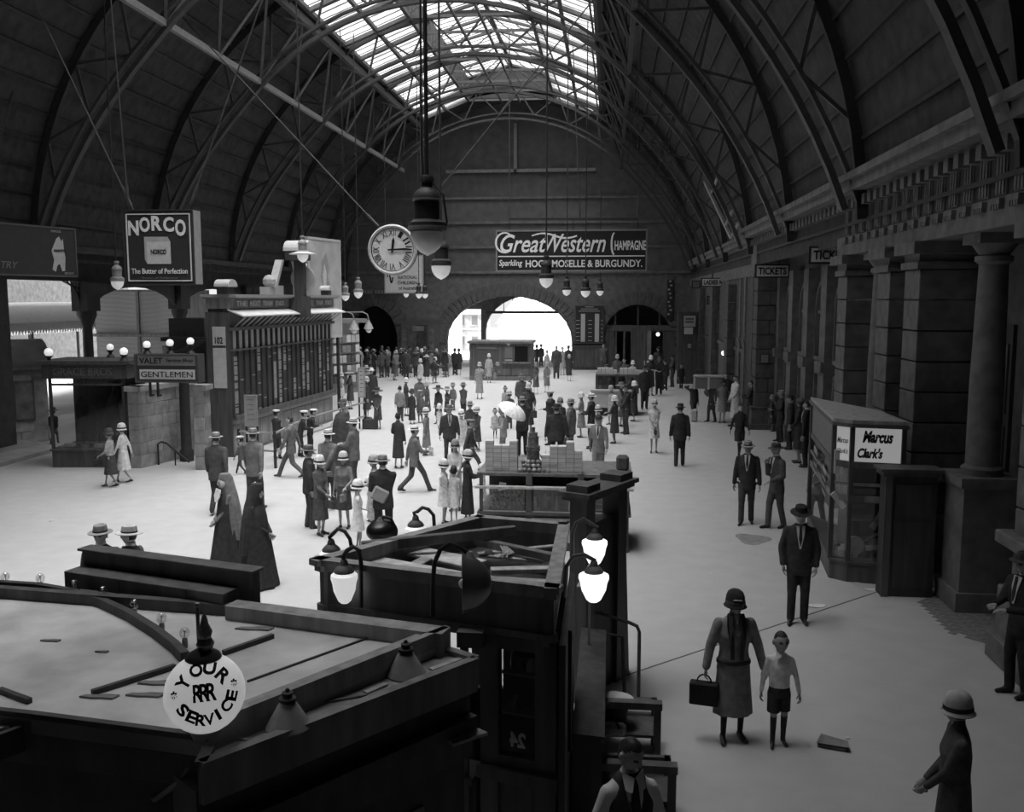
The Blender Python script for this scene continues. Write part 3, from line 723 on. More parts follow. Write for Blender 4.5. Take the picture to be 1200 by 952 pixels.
# NORCO hanging sign
t, wd, h = flat_sign('butter_sign', 'square hanging NORCO butter sign with painted carton', 143, 246, 229, 334, 22.0, .42, .035)
b = MB(); b.box(wd / 2, wd / 2 + .012, .02, .4, .02, h - .02); b.build('side_panel', card(.3), t)
frame(t, -wd / 2, wd / 2, 0, h, .03, .04); frame(t, -wd / 2 + .09, wd / 2 - .07, .09, h - .1, .025, .65, -.025, 'border')
for i, (ch_, x, s_, dz) in enumerate((('N', -.62, .36, -.06), ('O', -.33, .36, .02), ('R', -.02, .36, .05), ('C', .28, .36, .02), ('O', .58, .4, -.06))):
    text(ch_, .27, s_, card(.7), t, (x, -.012, h * .79 + dz), bold=.035, name='letter')
plate(t, -.3, .3, h * .28, h * .58, .52, nm='carton_front'); b = MB(); b.ext([(-.3, -.014, h * .58), (.3, -.014, h * .58), (.24, -.014, h * .64), (-.36, -.014, h * .64)], (0, .006, 0)); b.ext([(-.3, -.014, h * .28), (-.3, -.014, h * .58), (-.36, -.014, h * .64), (-.36, -.014, h * .34)], (0, .006, 0)); b.build('carton_side', card(.38), t)
text('NORCO', .4, .12, INK, t, (0, -.016, h * .44), bold=.03)
text('The Butter of Perfection', wd * .8, .13, card(.72), t, (0, -.012, h * .185), bold=.012)
text('Butter of Perfection', wd * .5, .05, card(.16), t, (0, -.012, h * .095))
def rods(t, ends, r=.02, m=None, nm='hanger'):
    for (p, q) in ends:
        b = MB(); p, q = Vector(p), Vector(q); loc = Vector(t.location); b.tube([p - loc, q - loc], r, 6)
        d = (q - p).normalized(); b.tube([p - loc + d * .1, p - loc + d * .6], r * 2, 6)
        o = b.build(nm, m or M_IRON, t); o.matrix_parent_inverse = Matrix.Identity(4)
def on_roof(px, py, r=None):                     # where a sight line meets the vault (radius r)
    d = ray(px, py); r = r or R_V - .1
    o2 = Vector((CAM.x - X_C, CAM.z - Z_V)); dd = Vector((d.x, d.z))
    A_, B_, C_ = dd.dot(dd), 2 * o2.dot(dd), o2.dot(o2) - r * r
    k = (-B_ + math.sqrt(B_ * B_ - 4 * A_ * C_)) / (2 * A_); return CAM + d * k
def plumb(px, py, Y, r=R_I):                     # point of the trusses' inner chord over (px,py,Y)
    p = at_y(px, py, Y); dx = p.x - X_C; r = R_V + .05
    return Vector((p.x, p.y, min(Z_V + math.sqrt(max(r * r - dx * dx, .2)), zm)))
def to_roof(p, slope):                           # go up from p leaning by slope (dx per dz) in the plane Y = const
    x, z = p.x, p.z
    for _ in range(400):
        x += slope * .05; z += .05
        if (x - X_C) ** 2 + (z - Z_V) ** 2 > (R_V - .1) ** 2: break
    return Vector((x, p.y, z))
def slope_of(px0, py0, px1, py1, Y):
    a, c = at_y(px0, py0, Y), at_y(px1, py1, Y); return (c.x - a.x) / (c.z - a.z)
a = at_y(151, 246, 22.2); c = at_y(222, 244, 22.2); e = at_y(156, 246, 22.2)
rods(t, [(a, to_roof(a, slope_of(151, 234, 136, 60, 22.2))), (c, to_roof(c, slope_of(220, 230, 290, 30, 22.2))), (e, to_roof(e, slope_of(153, 232, 100, 120, 22.2)))])

# dark hoarding high at the far left, turned towards the hall
a, c = at_y(-30, 258, 22.5), at_y(88, 268, 25.5)
t = thing('hanging_hoarding', 'long dark hanging hoarding with a pale animal shape at its end', 'billboard', (a.x, a.y, 0), math.atan2(c.y - a.y, c.x - a.x))
wd = math.hypot(c.x - a.x, c.y - a.y); z0, z1 = at_y(88, 325, 25.5).z, c.z
b = MB(); b.box(0, wd, 0, .12, z0, z1); b.build('board', paint(.05), t); frame(t, 0, wd, z0, z1, .04, .12)
pw = [(0.0, .15), (.08, .5), (.0, .85), (.12, 1.12), (.2, 1.3), (.3, 1.38), (.38, 1.2), (.44, 1.3), (.46, .9), (.5, .6), (.46, .12), (.36, .1), (.28, .38), (.18, .3), (.12, .08)]
b = MB(); b.ext([(wd - .85 + .9 * x, -.012, z0 + .08 + z * .75) for x, z in pw], (0, .01, 0)); b.build('painted_shape', card(.5), t)
text('ARNOTTS', .38, .08, INK, t, (wd - .6, -.02, z0 + .72), bold=.01); text('FAMOUS', .32, .07, card(.35), t, (wd - .68, -.012, z1 - .12)); text('BISCUITS', .3, .07, card(.35), t, (wd - .3, -.012, z0 + .1))
text('TRY', .5, .18, card(.2), t, (wd - 2.2, -.012, z0 + .28), shear=.3)
rods(t, [((a.x + 1.2, a.y + 1.4, z1), to_roof(Vector((a.x + 1.2, a.y + 1.4, z1)), .35)), ((c.x, c.y, z1), to_roof(Vector((c.x, c.y, z1)), .75))])

# ================================================================ TRAIN INDICATOR
O_, E_ = gp(272.5, 489, 1.2), gp(390, 457, 1.2)
IB = thing('train_indicator', 'great train indicator board with columns of station names and clock bracket', 'notice board', (O_.x, O_.y, 0), math.atan2(E_.y - O_.y, E_.x - O_.x))
IL = math.hypot(E_.x - O_.x, E_.y - O_.y)
zO = lambda py: at_y(272, py, O_.y).z
b = MB(); b.box(0, IL, .02, .7, 0, 1.0); b.box(-.03, IL + .05, -.12, .7, 1.0, 1.1); b.build('base', wood(.13), IB)
mp_ = MB(); mp_.box(.0, .56, 0, .03, .1, .92); me = mp_.mesh('base_panel'); me.materials.append(wood(.16))
for k in range(int(IL / .62)): link('base_panel', me, IB, .012, (.06 + k * .62, 0, 0))
b = MB(); b.box(0, IL, 0, .66, 1.1, zO(362)); b.build('case', wood(.045), IB)
NCOL = 21; cw = IL / NCOL; ztop, zbot = zO(412), 1.24
hp = MB(); hp.box(.05, cw - .06, -.03, 0, zO(410) + .0, zO(388)); meh = hp.mesh('header_plate'); meh.materials.append(card(.45))
dv = MB(); dv.box(-.025, .025, -.09, 0, zbot - .08, zO(386)); mdv = dv.mesh('divider'); mdv.materials.append(wood(.03))
br = MB(); br.bar((0, -.05, zO(384)), (0, -.42, zO(372)), .035); mbr = br.mesh('awning_bracket'); mbr.materials.append(paint(.4))
WHITE_RUNS = {0: (0.02, .9), 4: (.62, 1), 7: (.08, .72), 8: (.02, .98), 9: (.55, .95), 10: (.7, .8), 11: (.02, .4), 13: (.1, .9), 14: (.1, .62), 17: (.3, 1), 18: (0, .4), 19: (.35, .75)}
for k in range(NCOL):
    x = k * cw
    h_ = link('header_plate', meh, IB, 0, (x, 0, 0)); link('divider', mdv, IB, 0, (x, 0, 0)); link('awning_bracket', mbr, IB, 0, (x + cw / 2, 0, 0))
    for z in (.3, .55, .8):
        pass
    s = MB(); nsl = 46; sh = (ztop - zbot) / nsl; run = WHITE_RUNS.get(k)
    for i in range(nsl):
        f = i / nsl; wht = run and run[0] <= f <= run[1] and random.random() > .18
        if not wht and random.random() < .03: wht = True
        s.box(x + .07, x + cw - .04, -.035, -.005, zbot + i * sh + .006, zbot + (i + 1) * sh - .006, 1 if wht else 0)
    o = s.build('name_slats', [paint(.085), card(.42)], IB); o['kind'] = 'stuff'
b = MB(); b.box(-.05, IL + .05, -.1, 0, ztop, zO(410)); b.box(-.05, IL + .05, -.12, 0, zO(388), zO(384)); b.box(0, IL, -.14, 0, 1.1, 1.24); b.build('rail', wood(.06), IB)
b = MB(); za, zb_ = zO(364), zO(371.5); b.ext([(-.1, 0, za), (-.1, -.5, zb_), (-.1, -.5, zb_ + .04), (-.1, 0, za + .05)], (IL + .3, 0, 0)); b.build('awning', paint(.6), IB)
b = MB(); b.box(-.05, IL + .05, -.1, .7, zO(362), zO(350)); b.build('frieze', wood(.16), IB)
b = MB(); b.box(-.12, IL + .12, -.22, .75, zO(350), zO(348.5)); b.box(-.18, IL + .18, -.3, .8, zO(348.5), zO(345)); b.build('cornice', paint(.3), IB)
zf = (zO(361) + zO(351)) / 2
for side in (0, 1):
    for k, wrd in enumerate(('THE', 'NEXT', 'TRAIN', 'STARTS')):
        x0 = (.15 + side * (IL / 2 + .25)); sp = (IL / 2 - .5) / 4
        b = MB(); b.box(x0 + k * sp + .02, x0 + (k + 1) * sp - .1, -.125, -.1, zO(361), zO(351.5)); b.build('frieze_panel', wood(.11), IB)
        text(wrd, sp * .74, (zO(352) - zO(360)) * .8, card(.5), IB, (x0 + (k + .46) * sp, -.128, zf), bold=.03)
# end panel facing the stairs with its two pale plates
b = MB(); b.box(-.06, .0, -.02, .72, 0, zO(366)); b.build('end_panel', wood(.045), IB)
for (za, zc, tx) in ((zO(405), zO(383), '102'), (zO(455), zO(408), '')):
    b = MB(); b.box(-.09, -.06, .1, .5, za, zc); b.build('end_plate', card(.5), IB)
    if tx: text(tx, .25, .2, INK, IB, (-.095, .3, za + .15), rot=(math.pi / 2, 0, -math.pi / 2), bold=.02)
b = MB(); b.box(-.09, -.05, .62, .68, zO(440), zO(380)); b.build('end_post', wood(.04), IB)
# roof ornaments: barrel topped lamps at the ends, central clock bracket with pediments
zc0 = zO(345)
def barrel(x, s, nm):
    b = MB(); pts = [(.32 * s * math.cos(math.pi * i / 10), zc0 + s * (.28 + .2 * math.sin(math.pi * i / 10))) for i in range(11)]
    b.ext([(x + p, -.2 * s, z) for p, z in pts] + [(x - .32 * s, -.2 * s, zc0 + .24 * s), (x + .32 * s, -.2 * s, zc0 + .24 * s)], (0, .5 * s, 0)); b.build(nm, paint(.5), IB)
    b = MB(); b.box(x - .24 * s, x + .24 * s, -.12 * s, .25 * s, zc0, zc0 + .24 * s); b.build(nm + '_base', wood(.03), IB)
barrel(-.05, .9, 'barrel_lamp'); barrel(IL - .35, .75, 'barrel_lamp')
xm_ = IL * .515
b = MB(); b.box(xm_ - .16, xm_ + .16, -.75, .05, zc0 - .75, zc0 - .05); b.box(xm_ - .14, xm_ + .14, -.62, -.3, zc0 - .1, zc0 + 1.2); b.box(xm_ - .4, xm_ + .3, -.72, -.1, zc0 + 1.15, zc0 + 1.45); b.build('clock_bracket', wood(.03), IB)
b = MB(); pts = [(.42 * math.cos(math.pi * i / 10), zc0 + 1.45 + .36 * math.sin(math.pi * i / 10)) for i in range(11)]
b.ext([(xm_ + p, -.85, z) for p, z in pts], (0, .8, 0)); b.build('clock_hood', paint(.55), IB)
b = MB(); b.lathe([(.0, -.06), (.42, -.06), (.42, .06), (0, .06)], 24, (xm_ + .27, -.45, zc0 + .55), 0, 'x'); b.build('clock_disc', paint(.4), IB, True)
for sgn in (-1, 1):
    b = MB(); x = xm_ + sgn * .45 + (.25 if sgn > 0 else 0)
    b.ext([(x, -.1, zc0 + 1.15), (x + sgn * .16, -.1, zc0 + 1.15), (x + sgn * .95, -.1, zc0), (x + sgn * .75, -.1, zc0)], (0, .25, 0))
    b.sphere((x + sgn * 1.0, .0, zc0 + .42), .22, 10); b.box(min(x + sgn * .8, x + sgn * 1.3), max(x + sgn * .8, x + sgn * 1.3), -.1, .2, zc0, zc0 + .25); b.box(min(x, x + sgn * .75), max(x, x + sgn * .75), -.05, .1, zc0, zc0 + .3)
    b.build('pediment_scroll', paint(.42), IB)
b = MB(); b.sphere((xm_ + .75, -.3, zc0 + 1.0), .12, 10); b.build('lamp_ball', OPAL, IB, True)
# barrier rail and small framed notices in front of the indicator
def barrier(pts, label, h=1.0):
    P = [gp(*p) for p in pts]; t = thing('barrier_rail', label, 'barrier', (P[0].x, P[0].y, 0))
    for p in P:
        b = MB(); b.tube([(p.x - P[0].x, p.y - P[0].y, 0), (p.x - P[0].x, p.y - P[0].y, h + .05)], .045, 8); b.build('post', M_DIRON, t, True)
    for z in (h - .02, h * .48):
        b = MB()
        for i in range(len(P) - 1): b.bar(P[i] - P[0] + Vector((0, 0, z)), P[i + 1] - P[0] + Vector((0, 0, z)), .05)
        b.build('rail', paint(.3), t)
barrier([(281, 546), (323, 549), (362, 526), (402, 512), (428, 503)], 'post and rail barrier along the foot of the train indicator')
def notice(px, py, px0, py0, px1, py1, label, lines, v=.4):
    g = gp(px, py); a, c = at_y(px0, py0, g.y), at_y(px1, py1, g.y)
    t = thing('notice_stand', label, 'notice', (g.x, g.y, 0)); x0, x1, z0, z1 = a.x - g.x, c.x - g.x, c.z, a.z
    b = MB(); b.box(x0, x1, 0, .05, z0, z1); b.build('board', card(v), t); frame(t, x0, x1, z0, z1, .04, .28)
    b = MB(); b.box(x0, x0 + .05, .02, .07, 0, z0); b.box(x1 - .05, x1, .02, .07, 0, z0); b.build('posts', M_DIRON, t)
    for k in range(lines):
        b = MB(); z = z1 - .12 - k * (z1 - z0 - .2) / lines; b.box(x0 + .08, x1 - .08, -.006, 0, z - .03, z); b.build('print_line', card(.2), t)
notice(294, 546, 286, 463, 302, 500, 'framed notice on posts at the near end of the indicator barrier', 5, .3)
notice(423, 503, 419, 431, 428, 466, 'narrow white notice on a post beside the waiting women', 6, .5)

# bookstall beyond the indicator with the map board standing over it
p = gp(398, 462)
t = thing('bookstall', 'pale bookstall with papers on its shelves beyond the indicator', 'stall', (p.x, p.y, 0), R(60))
b = MB(); b.box(-1.2, 1.4, 0, 2.4, 0, 3.5); b.build('body', paint(.3), t); b = MB(); b.box(-1.5, 1.7, -.3, 2.6, 3.5, 3.7); b.build('cornice', paint(.25), t)
for k in range(5):
    b = MB(); b.box(-1.1, 1.3, -.14, 0, .5 + k * .5, .54 + k * .5); sh_ = b.build('shelf', wood(.12), t)
mg = MB(); mg.box(0, .26, -.03, 0, 0, .36); mms = [mg.mesh('periodical') for _ in range(4)]
for m_, v in zip(mms, (.5, .25, .1, .65)): m_.materials.append(card(v))
for k in range(5):
    for i in range(8):
        o = link('periodical', random.choice(mms), None, 0, t.matrix_basis @ Vector((-1.08 + i * .3, -.12, .55 + k * .5))); o.rotation_euler = (0, 0, R(60)); tag(o, 'paper displayed on the pale bookstall shelves', 'magazine', 'papers on the bookstall shelves')
a, c = at_y(360, 277, 36), at_y(401, 400, 38.5)
t = thing('map_board', 'large pale wall map in a white frame above the bookstall', 'map', (a.x, a.y, 0), math.atan2(c.y - a.y, c.x - a.x)); wd = math.hypot(c.x - a.x, c.y - a.y); z0, z1 = at_y(360, 398, 36).z, a.z
b = MB(); b.box(0, wd, 0, .12, z0, z1); b.build('board', mat('map_paper', .42, .8, .2, 1.2, 0), t); frame(t, 0, wd, z0, z1, .1, .5)
pw = [(.42, .78), (.55, .86), (.62, .7), (.58, .62), (.66, .5), (.6, .32), (.72, .2), (.5, .18), (.4, .3), (.3, .28), (.34, .42), (.44, .5), (.38, .62)]
b = MB(); b.ext([(x * wd, -.012, z0 + z * (z1 - z0)) for x, z in pw], (0, .01, 0)); b.build('map_shape', card(.3), t)
b = MB(); b.ext([((.42 + x * .2) * wd, -.02, z0 + (.5 + z * .25) * (z1 - z0)) for x, z in ((.1, 0), (.5, .1), (.6, .6), (.3, 1), (0, .5))], (0, .01, 0)); b.build('map_patch', card(.55), t)
b = MB(); b.box(.2, .3, .02, .12, 0, z0); b.box(wd - .3, wd - .2, .02, .12, 0, z0); b.build('legs', M_DIRON, t)

# ================================================================ CLOCK
c = at_y(461, 293, 30.0); rc = 29.5 / 1090 * 30.3
t = thing('station_clock', 'round hanging station clock showing a quarter past twelve', 'clock', (c.x, c.y, c.z), R(-4))
b = MB(); b.lathe([(rc * .5, -.24), (rc * .9, -.2), (rc * .96, .0), (rc, .06), (rc * .98, .14), (rc * .84, .17), (rc * .82, .12), (0, .12)], 40, (0, 0, 0), 0, 'y'); b.build('case', [M_DIRON], t, True)
b = MB(); b.lathe([(rc * .84, .13), (rc * .84, .16), (rc * .93, .2), (rc * .99, .15), (rc * .98, .12)], 40, (0, 0, 0), 0, 'y', False); b.build('bezel', iron(.4), t, True)
b = MB(); b.lathe([(0, .12), (rc * .83, .12), (rc * .83, .13), (0, .13)], 40, (0, 0, 0), 0, 'y'); b.build('dial', card(.55), t)
for k, nm in enumerate(('XII', 'I', 'II', 'III', 'IIII', 'V', 'VI', 'VII', 'VIII', 'IX', 'X', 'XI')):
    a = 2 * math.pi * k / 12; x, z = rc * .66 * math.sin(a), rc * .66 * math.cos(a)
    text(nm, min(.07 + .05 * len(nm), .22) * rc / .8, .2 * rc / .8, INK, t, (x, -.133, z), rot=(math.pi / 2, a, 0), bold=0, name='numeral')
b = MB(); b.ext([(-.03, 0, -.1), (.03, 0, -.1), (.045, 0, rc * .35), (0, 0, rc * .5), (-.045, 0, rc * .35)], (0, .015, 0)); o = b.build('hour_hand', INK, t); o.location = (0, -.165, 0); o.rotation_euler = (0, R(7), 0)
b = MB(); b.ext([(-.022, 0, -.15), (.022, 0, -.15), (.035, 0, rc * .5), (0, 0, rc * .76), (-.035, 0, rc * .5)], (0, .015, 0)); o = b.build('minute_hand', INK, t); o.location = (0, -.185, 0); o.rotation_euler = (0, R(88), 0)
t.rotation_euler = (0, 0, 0)
a = c + Vector((-rc * .55, .1, rc * .85)); d_ = c + Vector((rc * .55, .1, rc * .85))
rods(t, [(a, to_roof(a, slope_of(443, 265, 300, 112, 30))), (d_, to_roof(d_, slope_of(474, 268, 500, 236, 30)))], .022)

# ================================================================ PENDANT LAMPS
LAMP_PROF = [(.35, 4.75), (.42, 4.6), (.42, 4.4), (.33, 4.3), (.33, 4.05), (.72, 3.75), (.84, 3.4), (.84, 3.28), (.76, 3.25), (.76, 2.15), (1.1, 1.95), (1.14, 1.5), (1.0, 1.42)]
GLOBE_PROF = [(1.0, 1.45), (1.0, 1.2), (.93, .85), (.74, .5), (.42, .2), (.14, .06), (0.02, 0)]
def pendant(px, py, Y, r, label, group=None, shade=False, dark=True):
    p = at_y(px, py, Y); top = plumb(px, py, Y)
    t = thing('pendant_lamp', label, 'lamp', p, 0, group)
    n_ = 28 if Y < 20 else 14
    b = MB(); b.lathe([(q * r, z * r) for q, z in LAMP_PROF], n_); b.build('lamp_housing', M_DIRON if dark else iron(.25), t, True)
    b = MB(); b.lathe([(q * r, z * r) for q, z in GLOBE_PROF], n_); b.build('globe', OPAL if Y < 12 else OPAL_PEND, t, True)
    b = MB(); b.tube([(0, 0, 4.7 * r), (0, 0, top.z - p.z)], max(.012, r * .12), 8); b.build('rod', M_DIRON, t)
    if Y < 12:
        b = MB(); b.tube([(-.04, 0, 4.7 * r), (-.055, 0, 6.2 * r), (-.035, 0, top.z - p.z)], .012, 6); b.tube([(.35 * r, 0, 4.3 * r), (1.0 * r, -.02, 3.6 * r), (1.2 * r, 0, 2.0 * r), (1.08 * r, 0, 1.7 * r)], .012, 6); b.build('cable', M_DIRON, t)
        b = MB(); b.lathe([(.88 * r, 3.36 * r), (.9 * r, 3.3 * r), (.88 * r, 3.24 * r)], n_); b.build('ring', iron(.2), t, True); b = MB(); b.lathe([(1.15 * r, 1.75 * r), (1.17 * r, 1.65 * r), (1.15 * r, 1.5 * r)], n_); b.build('ring', iron(.2), t, True)
    if shade:
        b = MB(); b.lathe([(.8 * r, 2.0 * r), (2.4 * r, 1.55 * r), (2.4 * r, 1.45 * r), (.8 * r, 1.75 * r)], n_); b.build('shade', paint(.6), t, True)
    return t
pendant(501, 300, 10.6, .19, 'big dark pendant lamp with glass globe nearest the camera, overlapping the clock')
pendant(517, 328, 18.3, .19, 'second dark pendant lamp with white acorn globe just behind the big one')
pendant(640, 338, 26, .19, 'pendant lamp hanging in front of the champagne sign')
pendant(664, 347, 42, .19, 'first of three far pendant lamps under the champagne sign, over the street arch')
pendant(686, 349, 40, .2, 'middle of the three far pendant lamps under the champagne sign')
pendant(703, 347, 50, .19, 'smallest of the three far pendant lamps, above the end wall notice board')
pendant(138, 340, 25, .17, 'pendant lamp beside the butter sign, above the iron arch', dark=False)
pendant(355, 308, 26, .16, 'pendant lamp with flat white shade over the train indicator', shade=True, dark=False)
pendant(405, 353, 40, .17, 'pendant lamp at the corner of the wall map', dark=False)
pendant(420, 350, 41, .2, 'pendant lamp between the wall map and the clock', dark=False)
pendant(476, 349, 52, .16, 'small far pendant lamp below the clock')
pendant(491, 350, 48, .17, 'left one of a close pair of far pendant lamps behind the big lamp')
pendant(498, 350, 48.5, .17, 'right one of a close pair of far pendant lamps behind the big lamp')
def bracket_lamp(px, py, Y, label):
    p = at_y(px, py, Y); t = thing('bracket_lamp', label, 'lamp', p); zt = at_y(px, 366, Y).z - p.z
    b = MB(); b.tube([(-1.4, 0, zt), (-.25, 0, zt), (-.05, 0, zt - .1), (0, 0, zt - .3), (0, 0, .35)], .03, 6); b.build('arm', iron(.25), t)
    b = MB(); b.lathe([(.05, .5), (.08, .4), (.14, .32), (.22, .12), (.24, .1)], 12); b.build('hood', iron(.3), t, True)
    b = MB(); b.sphere((0, 0, .06), .15, 10); b.build('globe', OPAL, t, True)
    b = MB(); b.tube([(-1.4, 0, zt), (-1.4, 0, -p.z)], .04, 6); b.build('pole', iron(.25), t)
bracket_lamp(432, 388, 42, 'bell shaped lamp on a curved bracket past the bookstall')
bracket_lamp(415, 389, 40, 'bell shaped lamp on a pole beside the bookstall')

# ================================================================ SIGNS ACROSS THE HALL
t, wd, h = flat_sign('champagne_sign', 'wide black Great Western champagne sign hung across the end of the hall', 581, 270, 758, 318, 45, .15, .02)
frame(t, -wd / 2, wd / 2, 0, h, .07, .2); lz = h * .365
b = MB(); b.box(-wd * .485, wd * .485, -.02, 0, lz - .02, lz + .03); b.build('rule', WHITE, t)
text('Great', wd * .31, h * .44, WHITE, t, (-wd * .315, -.01, h * .68), shear=.35, bold=.012); text('Western', wd * .40, h * .44, WHITE, t, (wd * .03, -.01, h * .68), shear=.35, bold=.012)
def stroke(t, pts, r, m=None, nm='flourish', y=-.015):
    b = MB(); P = [Vector((x, y, z)) for x, z in pts]
    for i in range(len(P) - 1): b.bar(P[i], P[i + 1], r * (1 + .5 * math.sin(math.pi * i / len(P))), .012, up=(0, 1, 0))
    return b.build(nm, m or WHITE, t)
stroke(t, [(-wd * .26 + wd * .30 * k / 10, h * (.86 + .06 * math.sin(k * .62))) for k in range(11)], .06)
stroke(t, [(-wd * .47 + wd * .06 * math.cos(a) + wd * .03, h * .7 + h * .24 * math.sin(a)) for a in np.linspace(.6, 5.2, 14)], .06)
stroke(t, [(wd * .285 - wd * .018 * math.sin(a) , h * .66 + h * .26 * math.cos(a)) for a in np.linspace(0, math.pi, 9)] , .06)
text('HAMPAGNE', wd * .205, h * .23, WHITE, t, (wd * .39, -.01, h * .62), bold=.02)
text('Sparkling', wd * .155, h * .19, WHITE, t, (-wd * .40, -.01, h * .19), shear=.15, bold=.015); text('HOCK MOSELLE & BURGUNDY.', wd * .77, h * .175, WHITE, t, (wd * .085, -.01, h * .19), bold=.02)
a, c = at_y(597, 257, 45), at_y(748, 257, 45)
b = MB(); b.bar(a - t.location, c - t.location, .1, .12)
for f in (0, .5, 1): q = a.lerp(c, f); b.bar(q - t.location, Vector((q.x, q.y, t.location.z + h)) - t.location, .04)
b.build('hanging_frame', M_DIRON, t)
rods(t, [(a, plumb(597, 257, 45)), (a.lerp(c, .55), plumb(670, 257, 45)), (c, plumb(745, 257, 45))], .025)
t, wd, h = flat_sign('children_poster', 'white hanging poster behind the clock, with three lines of print', 450, 299, 496, 344, 50, .1, .3)
plate(t, -wd / 2 + .06, wd / 2 - .06, .06, h - .06, .45)
for k, (wrd, f) in enumerate((('NATIONAL', .5), ('CHILDREN', .5), ('of Australia', .45))): text(wrd, wd * f, h * .09, INK, t, (wd * .1, -.015, h * (.42 - k * .14)), bold=.01)
stroke(t, [(-wd * .42 + wd * .12 * k / 6, h * (.42 + .15 * math.sin(k * .9))) for k in range(8)], .05, INK)
rods(t, [(at_y(452, 299, 50), plumb(452, 299, 50)), (at_y(494, 299, 50), plumb(494, 299, 50))], .02)
for k, (x0, x1) in enumerate(((425, 436), (439, 468))):
    t, wd, h = flat_sign('wall_strip_sign', ['short pale strip sign on the end wall past the map board', 'longer pale strip sign on the end wall under the poster'][k], x0, 340, x1, 344.5, Y_E - .2, .08, .3)
    frame(t, -wd / 2, wd / 2, 0, h, .03, .12)
    for q in range(3 + 4 * k):
        b = MB(); b.box(-wd * .42 + q * wd * .9 / (3 + 4 * k), -wd * .42 + q * wd * .9 / (3 + 4 * k) + .09, -.01, 0, h * .3, h * .7); b.build('print', card(.08), t)
t, wd, h = flat_sign('wall_timetable', 'dark notice board with two white columns on the end wall right of the arch', 674, 358, 707, 403, Y_E - .25, .12, .03)
frame(t, -wd / 2, wd / 2, 0, h, .06, .07)
for x in (-.22, .27): plate(t, wd * x - .14, wd * x + .14, .12, h * .78, .42, nm='white_column')
for k in range(6):
    for x in (-.4, .03, .44):
        b = MB(); z = .18 + k * h * .105; b.box(wd * x - (.12 if x < .4 else .05), wd * x + (.12 if x < .4 else .05), -.01, 0, z, z + .05); b.build('print', card(.3), t)
for k, f in enumerate((.3, .6, .75)):
    b = MB(); b.box(-wd * f / 2, wd * f / 2, -.01, 0, h * (.95 - k * .055), h * (.97 - k * .055)); b.build('heading', card(.3), t)
b = MB(); b.box(-wd / 2 - .2, wd / 2 + .2, -.1, .2, -t.location.z, -.1); b.build('base_screen', wood(.03), t)
for k in range(3):
    b = MB(); b.box(-wd / 2 + k * wd / 3 + .05, -wd / 2 + (k + 1) * wd / 3 - .05, -.13, -.1, -t.location.z + .2, -.4); b.build('screen_panel', wood(.045), t)
t, wd, h = flat_sign('picture_hoarding', 'big dim picture hoarding on the end wall behind the crowd', 470, 376, 515, 424, Y_E - .2, .1, .10)
frame(t, -wd / 2, wd / 2, 0, h, .07, .12)
for k, (x, z, w_, h_, v) in enumerate(((-.25, .1, .3, .7, .09), (.05, .05, .3, .85, .05), (.3, .2, .12, .6, .13), (-.05, .75, .3, .12, .2), (-.42, .3, .1, .5, .14))):
    b = MB(); b.box(wd * (x - w_ / 2), wd * (x + w_ / 2), -.008 - .002 * k, 0, h * z, h * min(z + h_, .97)); b.build('picture_patch', mat('faded_poster', v, .8, .5, 2.5, 0), t)
# kiosk booth standing in the great arch
g = gp(585, 446); a, c = at_y(550, 400, g.y), at_y(622, 446, g.y)
t = thing('arch_booth', 'small dark booth with posters standing before the great arch', 'booth', (a.x, g.y, 0)); wd = c.x - a.x; h = a.z
b = MB(); b.box(0, wd, 0, 2.2, 0, h - .12); b.build('body', wood(.06), t); b = MB(); b.box(-.1, wd + .1, -.15, 2.4, h - .12, h); b.box(0, wd, -.08, 0, 0, .25); b.box(wd * .55, wd, -.15, 0, .98, 1.08); b.build('cornice', wood(.09), t)
frame(t, wd * .06, wd * .5, .75, h - .2, .05, .16)
for k, (x0, x1, z0, z1, v) in enumerate(((.09, .47, .8, h - .5, .1), (.12, .44, h - .45, h - .3, .2), (.58, .7, 1.3, h - .3, .18), (.58, .7, 1.12, 1.22, .4), (.74, .95, 1.1, h - .3, .015))):
    b = MB(); b.box(wd * x0, wd * x1, -.03, 0, z0, z1); b.build(['poster', 'poster', 'poster', 'poster', 'opening'][k], card(v), t)
for k in range(3):
    b = MB(); b.box(wd * (.1 + .3 * k), wd * (.36 + .3 * k), -.03, 0, .3, .7); b.build('panel', wood(.08), t)
b = MB(); b.ext([(wd * .58, -.02, h), (wd * .7, -.02, h), (wd * .64, -.02, h - .3)], (0, -.03, 0)); b.build('pennant', card(.6), t)

# TICKETS signs and small notices on the right wall
def side_sign(px0, py0, px1, py1, Y, body, label, wfull, name='ticket_sign', v=.62):
    a, c = at_y(px0, py0, Y), at_y(px1, py1, Y); t = thing(name, label, 'sign', (a.x, Y, c.z)); h = a.z - c.z
    b = MB(); b.box(-.06, wfull + .06, 0, .12, -.05, h + .05); b.build('board', paint(.03), t); plate(t, 0, wfull, 0, h, v)
    if body: text(body, wfull * .9, h * .68, INK, t, (wfull / 2, -.016, h / 2), bold=.03)
    b = MB(); b.box(wfull * .3, wfull * .34, .02, .08, h, h + .25); b.box(wfull * .7, wfull * .74, .02, .08, h, h + .25); b.build('bracket', M_DIRON, t)
    return t
side_sign(951, 291, 977, 307, 24.4, 'TICKETS', 'white TICKETS sign nearest the camera, half hidden by a pilaster', 1.02)
side_sign(887, 311.5, 921, 324, 33.0, 'TICKETS', 'white TICKETS sign hung before the coursed stone pier', 1.05)
side_sign(823, 327, 856, 335, 45, 'LADIES ROOM', 'long white LADIES ROOM sign projecting from the far right wall', 1.5, 'ladies_sign')
t = side_sign(830, 348, 852, 356, 50, '', 'blank grey board under the ladies room sign', .9, 'blank_sign', .2)
